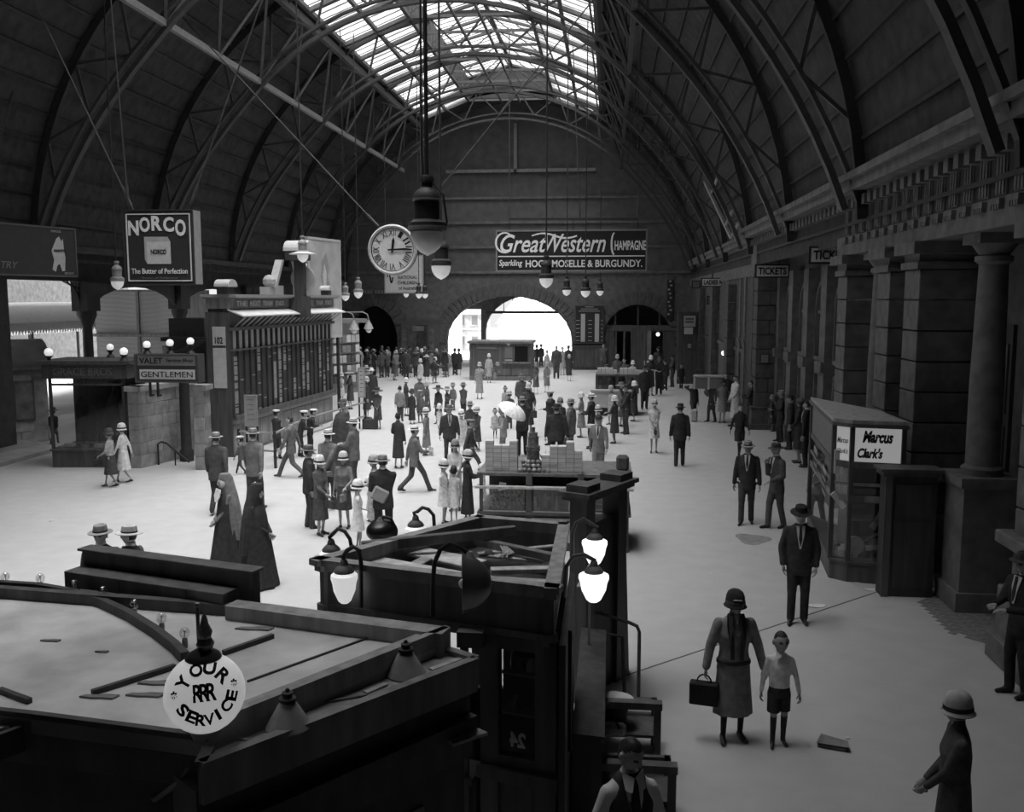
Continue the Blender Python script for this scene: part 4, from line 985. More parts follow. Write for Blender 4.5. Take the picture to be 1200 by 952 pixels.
t = side_sign(812, 330, 820, 337, 52, '', 'small grey square board beside the ladies room sign', .35, 'blank_sign', .16)
t, wd, h = flat_sign('wall_poster', 'pale framed poster on a dark screen below the ladies room sign', 800, 369, 816, 393, 52, .1, .05)
plate(t, -wd * .42, wd * .42, h * .42, h * .95, .38); plate(t, -wd * .38, wd * .25, .05, h * .38, .5, -.02)
for k in range(2):
    b = MB(); b.box(-wd * .3, wd * .3, -.02, 0, h * (.6 + k * .15), h * (.7 + k * .15)); b.build('print', card(.12), t)
b = MB(); b.box(-wd * .8, wd * 1.6, .1, .5, -t.location.z, h * 1.15); b.build('screen', wood(.04), t)
t, wd, h = flat_sign('pier_notice', 'small framed notice fixed to the face of the coursed stone pier', 891, 415, 901, 426, 34.05, .04, .06)
plate(t, -wd / 2 + .03, wd / 2 - .03, .03, h - .03, .25)
t, wd, h = flat_sign('vertical_sign', 'narrow upright sign with pale broken lettering by the far doors', 782, 328, 788, 374, Y_E - .2, .08, .03)
for k in range(9):
    b = MB(); x = .08 * math.sin(k * 2.1); b.box(x - .08, x + .07, -.02, 0, h * (.94 - k * .105), h * (.985 - k * .105)); b.build('pale_patch', card(.4), t)
t, wd, h = flat_sign('door_notice', 'small white notice low on the dark screen by the far doors', 806, 403, 810, 408, 52.0, .03, .3)
def wall_lamp(px, py, Y, r, label, m):
    p = at_y(px, py, Y); t = thing('wall_lamp', label, 'lamp', p)
    b = MB(); b.tube([(X_R - p.x, 0, .1), (.1, 0, .25), (0, 0, r)], .03, 6); b.build('arm', M_DIRON, t); b = MB(); b.sphere((0, 0, 0), r, 12); b.build('globe', m, t, True)
wall_lamp(848, 414, 41, .11, 'lit round lamp on the right wall beyond the stone pier', OPAL_LIT)
wall_lamp(843, 407, 46, .09, 'dim round lamp just behind the lit one on the right wall', OPAL)
wall_lamp(771, 392, 57, .12, 'bright lamp beside the far doorway', OPAL_LIT)
b = at_x(840, 276, X_R - .2)
t = thing('roof_ladder', 'thin pale ladder bar slanting on the vault above the right cornice', 'ladder', on_roof(845, 255, R_V - .4))
p0, p1 = on_roof(826, 213, R_V - .5), on_roof(857, 279, R_V - .5); b = MB(); b.bar(p0 - t.location, p1 - t.location, .12, .1); d_ = (p1 - p0)
for f in (.25, .8, 1): b.bar(p0 + d_ * f - t.location, p0 + d_ * f - t.location + Vector((.1, -1.2, .5)), .08)
b.build('bars', iron(.35), t)

# ================================================================ MARCUS CLARK show case on the right
K = [gp(946, 622), gp(970.5, 677), gp(991.7, 682), gp(1052, 687)]
K.append(Vector((K[3].x, K[3].y + 1.5, 0)))
zt = at_y(992, 492, K[2].y).z; zl1 = at_y(992, 541, K[2].y).z; zl0 = at_y(992, 499, K[2].y).z
ck = sum(K, Vector()) / 5
t = thing('corner_show_case', 'glazed corner show case with the Marcus Clarks sign beside the right wall', 'display case', (ck.x, ck.y, 0))
Q = [k - ck for k in K]
def poly_off(P, f): return [Vector((p.x * f, p.y * f, 0)) for p in P]
def slab(mb, P, z0, z1, mi=0):
    n = len(P); mb.add([(p.x, p.y, z0) for p in P] + [(p.x, p.y, z1) for p in P], [tuple(range(n))[::-1], tuple(range(n, 2 * n))] + [(i, (i + 1) % n, n + (i + 1) % n, n + i) for i in range(n)], mi)
b = MB(); slab(b, Q, 0, .32); slab(b, poly_off(Q, 1.03), .32, .36); b.build('plinth', wood(.06), t)
b = MB(); slab(b, poly_off(Q, 1.04), zt - .06, zt); b.build('roof', wood(.22), t)
b = MB(); slab(b, poly_off(Q, 1.08), zt - .12, zt - .06); slab(b, poly_off(Q, 1.02), zl1 - .1, zl1); b.build('cornice', wood(.05), t)
for i, q in enumerate(Q):
    b = MB(); b.box(q.x * .985 - .035, q.x * .985 + .035, q.y * .985 - .035, q.y * .985 + .035, .34, zt - .1); b.build('post', wood(.04), t)
LITSIGN = glow(.45, .17, 'backlit_sign_glass')
b = MB(); b.box(Q[2].x - .02, Q[3].x - .05, Q[2].y + .62, Q[2].y + .66, .36, zl1 - .1); b.build('back_panel', wood(.025), t)
b = MB(); p, q = Q[3] * .98, Q[4] * .98; b.ext([(p.x, p.y, .36), (q.x, q.y, .36), (q.x, q.y, zt - .1), (p.x, p.y, zt - .1)], (-.02, 0, 0)); b.build('side_panel', wood(.03), t)
for i in range(3):
    p, q = Q[i] * .98, Q[i + 1] * .98
    b = MB(); b.ext([(p.x, p.y, .36), (q.x, q.y, .36), (q.x, q.y, zl1 - .1), (p.x, p.y, zl1 - .1)], (0.004, .006, 0)); b.build('glass_pane', CLEAR, t)
    b = MB(); b.ext([(p.x, p.y, zl1), (q.x, q.y, zl1), (q.x, q.y, zt - .12), (p.x, p.y, zt - .12)], (.004, .006, 0)); b.build('sign_glass', LITSIGN if i in (1, 2) else mat('frosted', .12, .4, .4, 14, 0), t)
    for z in (zl1 - .38, zl1 - .62): b = MB(); b.bar((p.x, p.y, z), (q.x, q.y, z), .03, .1 if z < zl1 - .5 else .05); b.build('rail', wood(.12), t)
def on_pane(body, i, f, wfrac, h, z, m_=INK, bold=.045):
    p, q = Q[i] * .98, Q[i + 1] * .98; d = (q - p).normalized(); n_ = Vector((d.y, -d.x, 0)); c_ = p.lerp(q, f) + n_ * .012
    text(body, (q - p).length * wfrac, h, m_, t, (c_.x, c_.y, z), rot=(math.pi / 2, 0, math.atan2(d.y, d.x)), bold=bold, shear=.3)
on_pane('Marcus', 2, .5, .6, .2, zl1 + .42); on_pane("Clark's", 2, .36, .5, .17, zl1 + .15)
on_pane('Marcus', 1, .5, .6, .09, zl1 + .34, card(.15), .01); on_pane("Clark's", 1, .5, .6, .08, zl1 + .16, card(.15), .01)
p, q = Q[0] * .98, Q[1] * .98
for k, (f, z, s_) in enumerate(((.3, zl1 - .42, 0.5), (.72, zl1 - .55, .5))):
    b = MB(); d_ = (q - p).normalized(); c_ = p.lerp(q, f); a_ = c_ - d_ * .22; e_ = c_ + d_ * .22
    b.ext([(a_.x - .02, a_.y, z - .2), (e_.x - .02, e_.y, z - .25), (e_.x - .02, e_.y, z + .22), (a_.x - .02, a_.y, z + .27)], (-.006, 0, 0)); b.build('price_card', card(.4), t)
    for zz in (-.12, 0, .12): b = MB(); b.ext([(a_.x - .03, a_.y, z + zz - .02), (e_.x - .03, e_.y, z + zz - .05), (e_.x - .03, e_.y, z + zz + .02), (a_.x - .03, a_.y, z + zz + .05)], (-.006, 0, 0)); b.build('print', card(.1), t)
p, q = Q[2], Q[3]
b = MB(); c_ = p.lerp(q, .45); b.ext([(c_.x - .38, c_.y + .03, zl1 - .7), (c_.x + .38, c_.y + .03, zl1 - .7), (c_.x + .38, c_.y + .03, zl1 - .56), (c_.x - .38, c_.y + .03, zl1 - .56)], (0, .01, 0)); b.build('scroll_plate', card(.12), t)
# goods inside: things of their own
wpos = lambda x, y, z: (ck.x + x, ck.y + y, z)
pm = Q[2].lerp(Q[3], .3)
o = thing('banjo', 'pale paddle shaped instrument leaning low in the corner show case', 'instrument', wpos(pm.x - .12, pm.y + .28, .36)); b = MB(); b.lathe([(0, -.03), (.16, -.03), (.17, 0), (.16, .03), (0, .03)], 18, (0, 0, .2), 0, 'y'); b.build('body', card(.5), o, True); b = MB(); b.bar((.1, 0, .32), (.5, .1, .62), .05, .03); b.build('neck', wood(.2), o); o.rotation_euler = (0, .25, 0)
for k, (x, y, z, sx_, sz, ry, v, lb) in enumerate(((.42, .3, 1.05, .1, .45, .5, .45, 'white ruled card tilted high in the show case'), (.4, .25, .55, .4, .09, -.1, .6, 'long white tray lying at the back of the show case'), (-.28, .2, 1.35, .09, .32, -.7, .6, 'bright slanted strip card behind the narrow pane'), (-.3, .22, 2.0, .14, .4, 0, .5, 'pale cloth hanging behind the narrow pane'))):
    b = MB(); b.box(-sx_ / 2, sx_ / 2, -.02, .02, -sz / 2, sz / 2); o = b.build('show_card', card(v), None, bevel=.004, loc=wpos(pm.x + x - .1, pm.y + y, z)); o.rotation_euler = (0, ry, 0); tag(o, lb, 'card')
cols_ = ['dark', 'grey', 'pale', 'black', 'glossy', 'dull']
for k in range(16):
    f = random.random(); x = pm.x - .35 + (k % 8) * .1; y = pm.y + .3 + .22 * (k // 8) + .05 * random.random(); v = random.choice((.05, .1, .3, .2, .55)); r = .05 + .03 * random.random(); hh = .1 + .18 * random.random()
    b = MB(); b.lathe([(.0, 0), (r, 0), (r, hh * .6), (r * .5, hh * .75), (r * .45, hh), (0, hh)], 10); o = b.build('jar', paint(v), None, True, loc=wpos(x, y, .36)); tag(o, 'small ware standing on the floor of the corner show case', 'jar', 'small wares in the corner show case')
for k, z in enumerate((1.0, 1.55)):
    b = MB(); slab(b, poly_off(Q, .8), z, z + .03); b.build('glass_shelf', CLEAR, t)
# the tall dark case next to it
g0, g1 = gp(1032, 699), gp(1090, 699); zz = at_y(1035, 549, g0.y).z
t = thing('tall_dark_cabinet', 'tall plain dark cabinet standing against the show case', 'cabinet', (g0.x, g0.y, 0)); wd = g1.x - g0.x
b = MB(); b.box(0, wd, 0, .3, .0, zz - .12); b.build('body', wood(.022), t); b = MB(); b.box(-.06, wd + .04, -.06, .34, zz - .12, zz - .04); b.box(-.1, wd + .06, -.1, .37, zz - .04, zz); b.build('cornice', wood(.05), t); b = MB(); b.box(-.01, .1, -.03, 0, 0, zz - .12); b.build('stile', wood(.06), t)
for z0, z1 in ((.15, 1.2), (1.3, zz - .25)): b = MB(); b.box(.16, wd - .08, -.015, 0, z0, z1); b.build('panel', wood(.03), t)

# ================================================================ FRUIT STALLS
YS = 17.0; zS = lambda py: at_y(650, py, YS).z; xS = lambda px: at_y(px, 600, YS).x
x0, x1 = xS(562), xS(737); wd = x1 - x0
t = thing('fruit_stall', 'long dark fruit stall with glass front and white panels in mid hall', 'stall', (x0, YS, 0))
zd, zg1, zg0 = zS(556), zS(572), zS(601)
b = MB(); b.box(0, wd, 0, 1.5, 0, .12); b.box(0, wd, .06, 1.5, .12, zg0 - .05); b.box(-.04, wd + .04, -.05, 1.5, zg0 - .05, zg0); b.build('base', wood(.05), t)
b = MB(); b.box(-.05, wd + .05, .0, 1.5, zd - .05, zd); b.build('deck', wood(.09), t); b = MB(); b.box(-.08, wd + .08, -.1, .05, zg1 - .02, zg1 + .02); b.build('glass_top_rail', wood(.3), t); b = MB(); b.box(0, wd, -.02, .0, zg0 - .02, zg0 + .02); b.build('sill', paint(.5), t)
b = MB(); b.box(0, wd, 1.42, 1.5, zg0, zd - .05); b.build('back', wood(.03), t)
for f in (0, .335, .68, 1):
    b = MB(); x = f * wd; b.box(max(x - .06, 0), min(x + .06, wd), -.02, .06, zg0, zd); b.build('post', wood(.05), t)
for k in range(3):
    xa, xb = wd * (.0, .335, .68)[k] + .08, wd * (.335, .68, 1)[k] - .08
    b = MB(); b.box(xa, xb, 0, .006, zg0, zg1); b.build('glass_pane', CLEAR, t)
    b = MB(); b.box(xa - .03, xb + .03, .02, .06, .15, zg0 - .12); b.build('white_panel', paint(.55), t)
    for (u, s_) in ((xa + .02, 1), (xb - .02, -1)):
        b = MB(); zt_ = zg0 - .17
        for (p, q, r_, s2) in ((0, .16, 0, .012), (0, .012, -.16, 0), (.06, .072, -.1, 0), (.06, .12, -.1, -.088), (0, .1, -.06, -.048)): b.box(min(u + s_ * p, u + s_ * q), max(u + s_ * p, u + s_ * q), .012, .02, zt_ + r_, zt_ + s2)
        o = b.build('fret_key', card(.04), t); o['kind'] = 'stuff'
WS = Vector((x0, YS, 0))
cm = MB(); cm.box(0, .145, 0, .2, 0, .083); mc = cm.mesh('carton'); mc.materials.append(card(.52))
ls = MB(); ls.box(.0, .145, -.002, 0, .028, .036); ml = ls.mesh('label_band'); ml.materials.append(card(.25))
def carton(x, y, z, lb, grp):
    o = tag(link('carton', mc, None, 0, (WS.x + x, WS.y + y, z)), lb, 'carton', grp); link('label_band', ml, o)
for (c0, ncol, hts, lb) in ((.10, 4, (7, 6, 6, 7), 'pale carton in the stack at the bonnet women end of the fruit stall'), (1.16, 5, (4, 6, 6, 7, 5), 'pale carton in the stack at the dark cabinet end of the fruit stall')):
    for c_ in range(ncol):
        for r_ in range(hts[c_]): carton(c0 + c_ * .152, .08 + .02 * random.random(), zd + r_ * .085, lb, 'cartons on the fruit stall' if c0 < .5 else 'cartons by the cabinet on the fruit stall')
tx = xS(622.5) - x0
z = zd + .1
bx_ = MB().box(-.12, .12, -.12, .12, 0, .1).build('wooden_block', wood(.05), None, .0, 0, (WS.x + tx, WS.y + .4, zd)); tag(bx_, 'dark block under the tower of tins on the fruit stall', 'block')
for k, (r, hh) in enumerate(((.13, .28), (.14, .08), (.11, .18), (.09, .08), (.04, .1))):
    b = MB(); b.lathe([(0, 0), (r, 0), (r, .015), (r * .94, .02), (r * .94, hh - .02), (r, hh - .015), (r, hh), (0, hh)], 16); o = b.build('tin', mat('tin_print', .14, .4, .6, 16, 0), None, True, loc=(WS.x + tx, WS.y + .4, z)); z += hh
    tag(o, ['patterned tin at the foot of the tin tower', 'flat dark tin, second from the foot of the tower', 'patterned tin in the middle of the tower', 'small flat tin near the top of the tower', 'tiny tin crowning the tower'][k], 'tin')
fm = MB(); fm.sphere((0, 0, .045), .045, 10); mfr = {}
for v in (.06, .18, .35): me = fm.mesh('fruit'); me.materials.append(mat('fruit', v, .35, .2, 20, 0, .5)); me.polygons.foreach_set('use_smooth', [True] * len(me.polygons)); mfr[v] = me
def fruit(x, y, z, v, lb, grp, nm='orange'): tag(link(nm, mfr[v], None, 0, (WS.x + x, WS.y + y, z)), lb, nm, grp)
for r_, n_ in enumerate((7, 6, 4)):
    for c_ in range(n_): fruit(tx - .23 + .03 * r_ + c_ * .092 + (.045 if r_ % 2 else 0), .12 + r_ * .05, zd + r_ * .07, .18 if (c_ + r_) % 3 else .35, 'orange in the pile before the tin tower', 'oranges on the fruit stall')
for r_ in range(6):
    for c_ in range(8): fruit(.2 + c_ * .092 + (.045 if r_ % 2 else 0), .14 + r_ * .1, zg0 + .0 + r_ * .055, .06, 'dark apple banked behind the first glass pane', 'apples in the fruit stall case', 'apple')
b = MB()
for k in range(14):
    a = k * 2.4; b.ext([(.02 * math.cos(a), .02 * math.sin(a), .08 + .01 * k), (.14 * math.cos(a), .14 * math.sin(a), .2 + .015 * k), (.03 * math.cos(a + .5), .03 * math.sin(a + .5), .1 + .01 * k)], (0, 0, .008))
b.sphere((0, 0, .09), .09, 10); o = b.build('pineapple', mat('leafy', .06, .8, .3, 9, .2), None, loc=(WS.x + tx + .2, WS.y + .45, zd)); tag(o, 'dark leafy pineapple beside the tin tower', 'pineapple')
for k in range(9):
    x = .88 + (k % 5) * .14 + .05 * (k // 5); y = .2 + .25 * (k // 5); r = .04; hh = .2 + .06 * (k % 3)
    b = MB(); b.lathe([(0, 0), (r, 0), (r, hh * .6), (r * .4, hh * .75), (r * .4, hh), (0, hh)], 10); o = b.build('bottle', mat('bottle', (.05, .3, .12)[k % 3], .2, 0, spec=.6), None, True, loc=(WS.x + x, WS.y + y, zg0)); tag(o, 'small bottle behind the middle glass pane of the fruit stall', 'bottle', 'bottles in the fruit stall case')
for k in range(12):
    b = MB(); b.box(-.22, .22, -.04, .04, 0, .03); o = b.build('confectionery_bar', card((.06, .35, .12)[k % 3]), None, 0, 0, (WS.x + wd * .85 + .03 * (k % 2), WS.y + .15 + .1 * (k % 4), zg0 + .035 * (k // 4))); o.rotation_euler = (0, 0, .25 * math.sin(k * 1.7)); tag(o, 'wrapped bar in the last glass pane of the fruit stall', 'bar', 'wrapped bars in the fruit stall')
for k, (f, yy, v) in enumerate(((.15, .1, .6), (.62, .12, .55), (.72, .08, .6))):
    b = MB(); b.ext([(-.07, 0, 0), (.06, 0, .02), (.08, 0, .15), (-.05, 0, .17)], (0, .006, 0)); o = b.build('price_ticket', card(v), None, loc=(WS.x + f * wd, WS.y + .06, zg0 + (.38 if k == 0 else .02))); tag(o, ['white ticket over the banked apples', 'white ticket by the small bottles', 'white ticket by the wrapped bars'][k], 'ticket')
o = MB().box(-.12, .12, -.1, .1, 0, .3).build('sack_bundle', cloth(.08), None, bevel=.05, loc=(x0 + wd - .12, YS + .5, zd)); tag(o, 'dark bundle at the cabinet end of the fruit stall counter', 'bundle')
# second stall farther up the hall
g = gp(722, 487); Y2 = g.y; z2 = lambda py: at_y(720, py, Y2).z; xa, xb = at_y(699, 480, Y2).x, at_y(747, 480, Y2).x
t = thing('fruit_stall', 'smaller far fruit stall stacked with cartons near the far right doors', 'stall', (xa, Y2, 0)); wd = xb - xa; zd2 = z2(439)
b = MB(); b.box(0, wd, 0, 1.2, 0, .9); b.box(-.05, wd + .05, -.05, 1.3, zd2 - .06, zd2); b.box(0, wd, 1.1, 1.2, .9, zd2); b.build('case', wood(.05), t)
for f in (0, .5, 1): b = MB(); b.box(f * wd - .05, f * wd + .05, 0, .08, .9, zd2); b.build('post', wood(.04), t)
b = MB(); b.box(0, wd, .02, .03, .9, zd2 - .06); b.build('glass_pane', CLEAR, t)
b = MB(); b.box(-.2, wd * .8, -.35, -.3, .35, 1.0); b.box(-.25, wd * .85, -.4, 0, 1.0, 1.06); b.build('front_flap', paint(.4), t)
for s_, n_, lb in ((.02, 5, 'carton in the first stack on the far fruit stall'), (.92, 5, 'carton in the second stack on the far fruit stall')):
    for c_ in range(n_):
        for r_ in range(3 if c_ < n_ - 1 else 2):
            o = tag(link('carton', mc, None, 0, (xa + s_ + c_ * .16, Y2 + .1, zd2 + r_ * .085)), lb, 'carton', lb.replace('carton', 'cartons')); 
for c_ in range(6): tag(link('orange', mfr[.18], None, 0, (xa + .2 + c_ * .12, Y2 + .3, .9)), 'orange inside the far fruit stall', 'orange', 'oranges in the far stall')

# ================================================================ DARK CABINET WITH GAP, COUNTER, RAILS, BENCHES
z26 = 2.6
A_, B_, C_ = gp(686, 566, z26), gp(725, 553, z26), gp(740, 815)
d_ = Vector((B_.x - A_.x, B_.y - A_.y, 0)); an = math.atan2(d_.y, d_.x); Ln = d_.length
t = thing('tall_frame_cabinet', 'tall dark cabinet with an open gap under its top rail by the lit lamps', 'cabinet', (A_.x, A_.y, 0), an)
b = MB(); b.box(-.14, .06, -.1, .12, 0, 2.42); b.build('post', wood(.06), t); b = MB(); b.box(Ln - .18, Ln + .04, -.1, .12, 0, 2.42); b.build('post', wood(.025), t)
b = MB(); b.box(-.22, Ln + .12, -.16, .18, 2.42, 2.47); b.box(-.26, Ln + .16, -.2, .22, 2.47, 2.52); b.box(-.2, .1, -.14, .14, 2.52, 2.6); b.box(Ln - .22, Ln + .1, -.14, .14, 2.52, 2.6); b.box(.05, .16, -.05, .1, 2.34, 2.42); b.build('top_rail', wood(.05), t)
b = MB(); b.ext([(.05, -.05, 0), (Ln + .26, -.05, 0), (Ln + .1, -.05, 2.05), (Ln - .05, -.05, 2.12), (.05, -.05, 2.1)], (0, .14, 0)); b.build('body', wood(.02), t)
t = thing('side_counter', 'narrow dark counter with a sloping pale lid beside the open topped kiosk', 'counter', (-.28, 7.6, 0))
b = MB(); b.box(0, .26, 0, 2.6, 0, .95); b.build('body', wood(.03), t); b = MB(); b.ext([(0, 0, .95), (.28, 0, .95), (.28, 0, .98), (0, 0, 1.0)], (0, 2.6, 0)); b.build('lid', wood(.03), t)
b = MB(); b.bar((.02, 1.7, 1.75), (.2, 2.3, 1.95), .1, .02); b.bar((.1, 2.1, .9), (.1, 2.1, 1.85), .03); b.build('slanted_board', card(.35), t)
g = gp(748, 822); t = thing('pipe_rail', 'thin bent pipe handrail beside the tall dark cabinet', 'handrail', (g.x, g.y, 0))
hp_ = at_y(748, 735, g.y).z
b = MB(); b.tube([(-.45, .25, hp_ + .06), (-.12, .03, hp_ + .04), (-.03, .0, hp_ + .01), (0, 0, hp_ - .06), (0, 0, 0)], .022, 8); b.build('rail', iron(.12), t, True)
b = MB(); b.tube([(-.5, -.2, hp_), (-.2, -.25, hp_ - .03), (-.16, -.25, 0)], .022, 8); b.build('post', M_DIRON, t, True)
def low_bench(pxr, pyr, pxl, ytop, label, vis):
    g = gp(pxr, pyr); zt_ = at_y(pxr, ytop, g.y).z; xl = at_y(pxl, ytop, g.y).x
    t = thing('low_bench', label, 'bench', (xl, g.y, 0)); w_ = g.x - xl
    b = MB(); b.box(0, w_ + .03, -.05, .05, zt_ - .07, zt_); b.build('top_bar', wood(.06), t)
    for x in (0, w_ - .05): b = MB(); b.box(x, x + .07, -.04, .04, 0, zt_ - .07); b.build('leg', wood(.04), t)
    for x in (0, w_ - .05): b = MB(); b.box(x, x + .06, .5, .56, 0, zt_ - .2); b.build('leg', wood(.04), t)
    b = MB(); b.box(0, w_, .05, .6, zt_ * .42, zt_ * .42 + .03); b.box(0, w_, .5, .55, zt_ - .25, zt_ - .2); b.build('shelf', wood(.05), t)
    return t, g, zt_, w_
t1, g1_, z1_, w1_ = low_bench(771, 902, 678, 823, 'farther low dark bench frame with a bucket and bag on its shelf', 1)
low_bench(788, 985, 668, 896, 'nearer low dark bench frame behind the man in a waistcoat', 1)
sy = g1_.y + .25; pz = z1_ * .42 + .03
p = at_y(720, 880, sy); b = MB(); b.lathe([(0, 0), (.12, 0), (.14, .24), (.0, .24)], 18); o = b.build('bucket', M_DIRON, None, True, loc=(p.x, sy, pz)); tag(o, 'dark round bucket standing on the farther low bench', 'bucket')
o = thing('straw_hat', 'upturned pale straw hat resting on the bucket', 'hat', (p.x, sy, pz + .24)); b = MB(); b.lathe([(.06, 0), (.1, .005), (.19, .03), (.195, .04), (.1, .03), (.075, .015), (0, .012)], 22); b.build('brim', card(.5), o, True); b = MB(); b.box(-.01, .01, -.16, .0, .035, .05); b.build('ribbon', INK, o)
o = thing('carrier_bag', 'pale bag with a dark loop handle under the bucket', 'bag', (p.x - .05, sy - .22, pz)); b = MB(); b.box(-.16, .16, -.06, .06, 0, .12); b.build('bag_body', cloth(.25), o, bevel=.03); b = MB(); b.tube([(.09 * math.cos(a), -.07, .1 + .09 * math.sin(a)) for a in np.linspace(0, math.pi, 9)], .012, 6); b.build('handle', INK, o)

# ================================================================ OPEN TOPPED KIOSK WITH PLANKS
PA, PB, PC, PD = gp(655, 690, z26), gp(362, 655, z26), gp(560, 603, z26), gp(668, 612, z26)
for p in (PA, PB, PC, PD): p.z = 0
t = thing('open_topped_kiosk', 'dark wooden kiosk with an open top full of loose planks', 'kiosk', (PA.x, PA.y, 0))
V = [p - PA for p in (PA, PB, PC, PD)]
def edge_bar(mb, p, q, off, z0, z1, th=.1, e=0.0):
    d = (q - p).normalized(); nrm = Vector((-d.y, d.x, 0)); p2 = p - d * e + nrm * off; q2 = q + d * e + nrm * off
    mb.ext([(p2.x, p2.y, z0), (q2.x, q2.y, z0), (q2.x, q2.y, z1), (p2.x, p2.y, z1)], nrm * th)
cen = sum(V, Vector()) / 4
for i in range(4):
    p, q = V[i], V[(i + 1) % 4]
    d = (q - p).normalized(); nrm = Vector((-d.y, d.x, 0)); s_ = 1 if nrm.dot(cen - p) < 0 else -1     # s_*nrm points outwards
    def eb(off, z0, z1, th, e=0.0, mbx=None):
        mb = mbx or MB(); n2 = nrm * s_; p2 = p - d * e - n2 * off; q2 = q + d * e - n2 * off
        mb.ext([(p2.x, p2.y, z0), (q2.x, q2.y, z0), (q2.x, q2.y, z1), (p2.x, p2.y, z1)], -n2 * th); return mb
    m_ = eb(0, 2.55, 2.6, .11); m_ = eb(.03, 2.5, 2.55, .08, -.03, m_); m_.build('rim', wood(.19), t)
    eb(.06, 2.22, 2.5, .05, -.06).build('frieze', wood(.11), t)
    m_ = eb(.04, 2.17, 2.22, .08, -.04); m_ = eb(.075, 2.12, 2.17, .06, -.075, m_); m_.build('moulding', wood(.11), t)
    if i != 0: eb(.14, 0.0, .95, .06, -.14).build('stall_board', wood(.035), t)
for q in V[1:]:
    c_ = q + (cen - q) * .12; b = MB(); b.box(c_.x - .06, c_.x + .06, c_.y - .06, c_.y + .06, 0, 2.15); b.build('post', wood(.06), t)
b = MB(); slab(b, [cen + (q - cen) * .9 for q in V], 2.3, 2.33); b.build('ceiling_boards', wood(.025), t)
ML = (V[1] - V[0]); un = ML.normalized(); nn = Vector((un.y, -un.x, 0));
if nn.y > 0: nn = -nn
# front face next to the right corner: glazed door with shelves and a panelled base
FR = math.atan2(-un.y, -un.x)
door = thing('kiosk_door', '', '', (0, 0, 0)); del door['label'], door['category']; door.parent = t; dorg = V[0] + un * .66 - nn * .1; door.location = dorg; door.rotation_euler = (0, 0, FR)
def db(nm, m, *bx):
    b = MB()
    for q in bx: b.box(*q)
    return b.build(nm, m, door)
db('door_frame', wood(.05), (0, .15, -.03, .05, 0, 2.15), (.45, .62, -.03, .05, 0, 2.15), (.15, .45, -.03, .05, 2.05, 2.15), (.15, .45, -.03, .05, 1.12, 1.2), (-.02, .64, -.07, .05, 1.0, 1.1))
db('lower_panel', wood(.04), (.15, .45, -.01, .04, .58, 1.0)); db('lower_panel', wood(.04), (.15, .45, -.01, .04, .08, .5)); db('cross_rail', wood(.05), (.1, .5, -.03, .05, .5, .58), (.1, .5, -.03, .05, 0, .08))
db('glass_pane', CLEAR, (.15, .45, 0, .008, 1.2, 2.05)); db('cabinet_back', wood(.02), (.02, .6, .4, .42, 1.1, 2.1))
db('glass_shelf', paint(.25), (.14, .46, .05, .38, 1.82, 1.835)); db('glass_shelf', paint(.25), (.14, .46, .05, .38, 1.5, 1.515))
text('24', .13, .12, card(.5), door, (.3, -.006, 1.33), rot=(math.pi / 2, 0, 0), bold=.03).rotation_euler = (-math.pi / 2, math.pi, 0)
for k, (x, z, r, hh, v) in enumerate(((.36, 1.835, .045, .1, .5), (.2, 1.835, .02, .14, .4), (.28, 1.835, .03, .08, .1), (.25, 1.515, .04, .1, .08), (.38, 1.515, .03, .12, .15))):
    b = MB(); b.lathe([(0, 0), (r, 0), (r * .9, hh * .6), (r * .3, hh), (0, hh)], 10); o = b.build('jar', paint(v), None, True, loc=t.location + dorg + Matrix.Rotation(FR, 3, 'Z') @ Vector((x, .15, z))); tag(o, ['white pointed jar on the upper shelf of the kiosk door case', 'thin pale vial on the upper shelf of the kiosk door case', 'dark jar between two pale ones in the kiosk door case', 'dark jar on the lower shelf of the kiosk door case', 'grey jar on the lower shelf of the kiosk door case'][k], 'jar')
side = MB(); side.box(.0, .05, .05, 1.9, 0, 2.15); sd_ = side.build('side_wall', wood(.03), t)
b = MB()
for f in (.38, .55, .72, .9):
    q = V[0] + ML * f - nn * .12; b = MB(); b.box(q.x - .03, q.x + .03, q.y - .03, q.y + .03, 0 if f > .8 or f < .4 else .9, 2.15); b.build('mullion', wood(.06), t)
b = MB(); p, q = V[0] + ML * .34 - nn * .2, V[0] + ML * .9 - nn * .2; b.bar((p.x, p.y, .45), (q.x, q.y, .45), .12, .9); b.bar((p.x, p.y, .93), (q.x, q.y, .93), .3, .05); b.build('counter', wood(.04), t)
b = MB(); c_ = V[0] + ML * .33 - nn * .02; b.box(c_.x - .1, c_.x + .1, c_.y - .1, c_.y + .1, 2.08, 2.2); b.build('bracket_block', wood(.07), t)
# loose planks lying in the open top
def plank(p, q, wd, th, v, lb, zp=2.5, zq=2.5):
    a, c = gp(*p, zp), gp(*q, zq); o = bpy.data.objects.new('loose_plank', None)
    b = MB(); b.bar(a, c, wd, th); m_ = (a + c) / 2; b.v = [(x - m_.x, y - m_.y, z - m_.z) for x, y, z in b.v]
    tag(b.build('loose_plank', wood(v * 1.4), None, .0, .006, m_), lb, 'plank')
bpy.data.objects.remove
plank((424, 641), (604, 622), .07, .09, .05, 'long dark beam lying across the kiosk top at the back', 2.55, 2.6)
plank((558, 634), (650, 654), .07, .07, .07, 'dark beam running to the right rim of the kiosk top', 2.5, 2.5)
plank((430, 660), (476, 640), .2, .025, .3, 'pale board at the fruit women corner of the kiosk top', 2.42, 2.42)
plank((485, 646), (560, 662), .26, .025, .32, 'wide pale board in the middle of the kiosk top', 2.44, 2.44)
plank((565, 648), (640, 656), .2, .025, .3, 'pale board under the dark beam on the kiosk top', 2.43, 2.43)
plank((440, 658), (585, 685), .2, .03, .28, 'pale grooved plank along the front rim of the kiosk top', 2.46, 2.46)
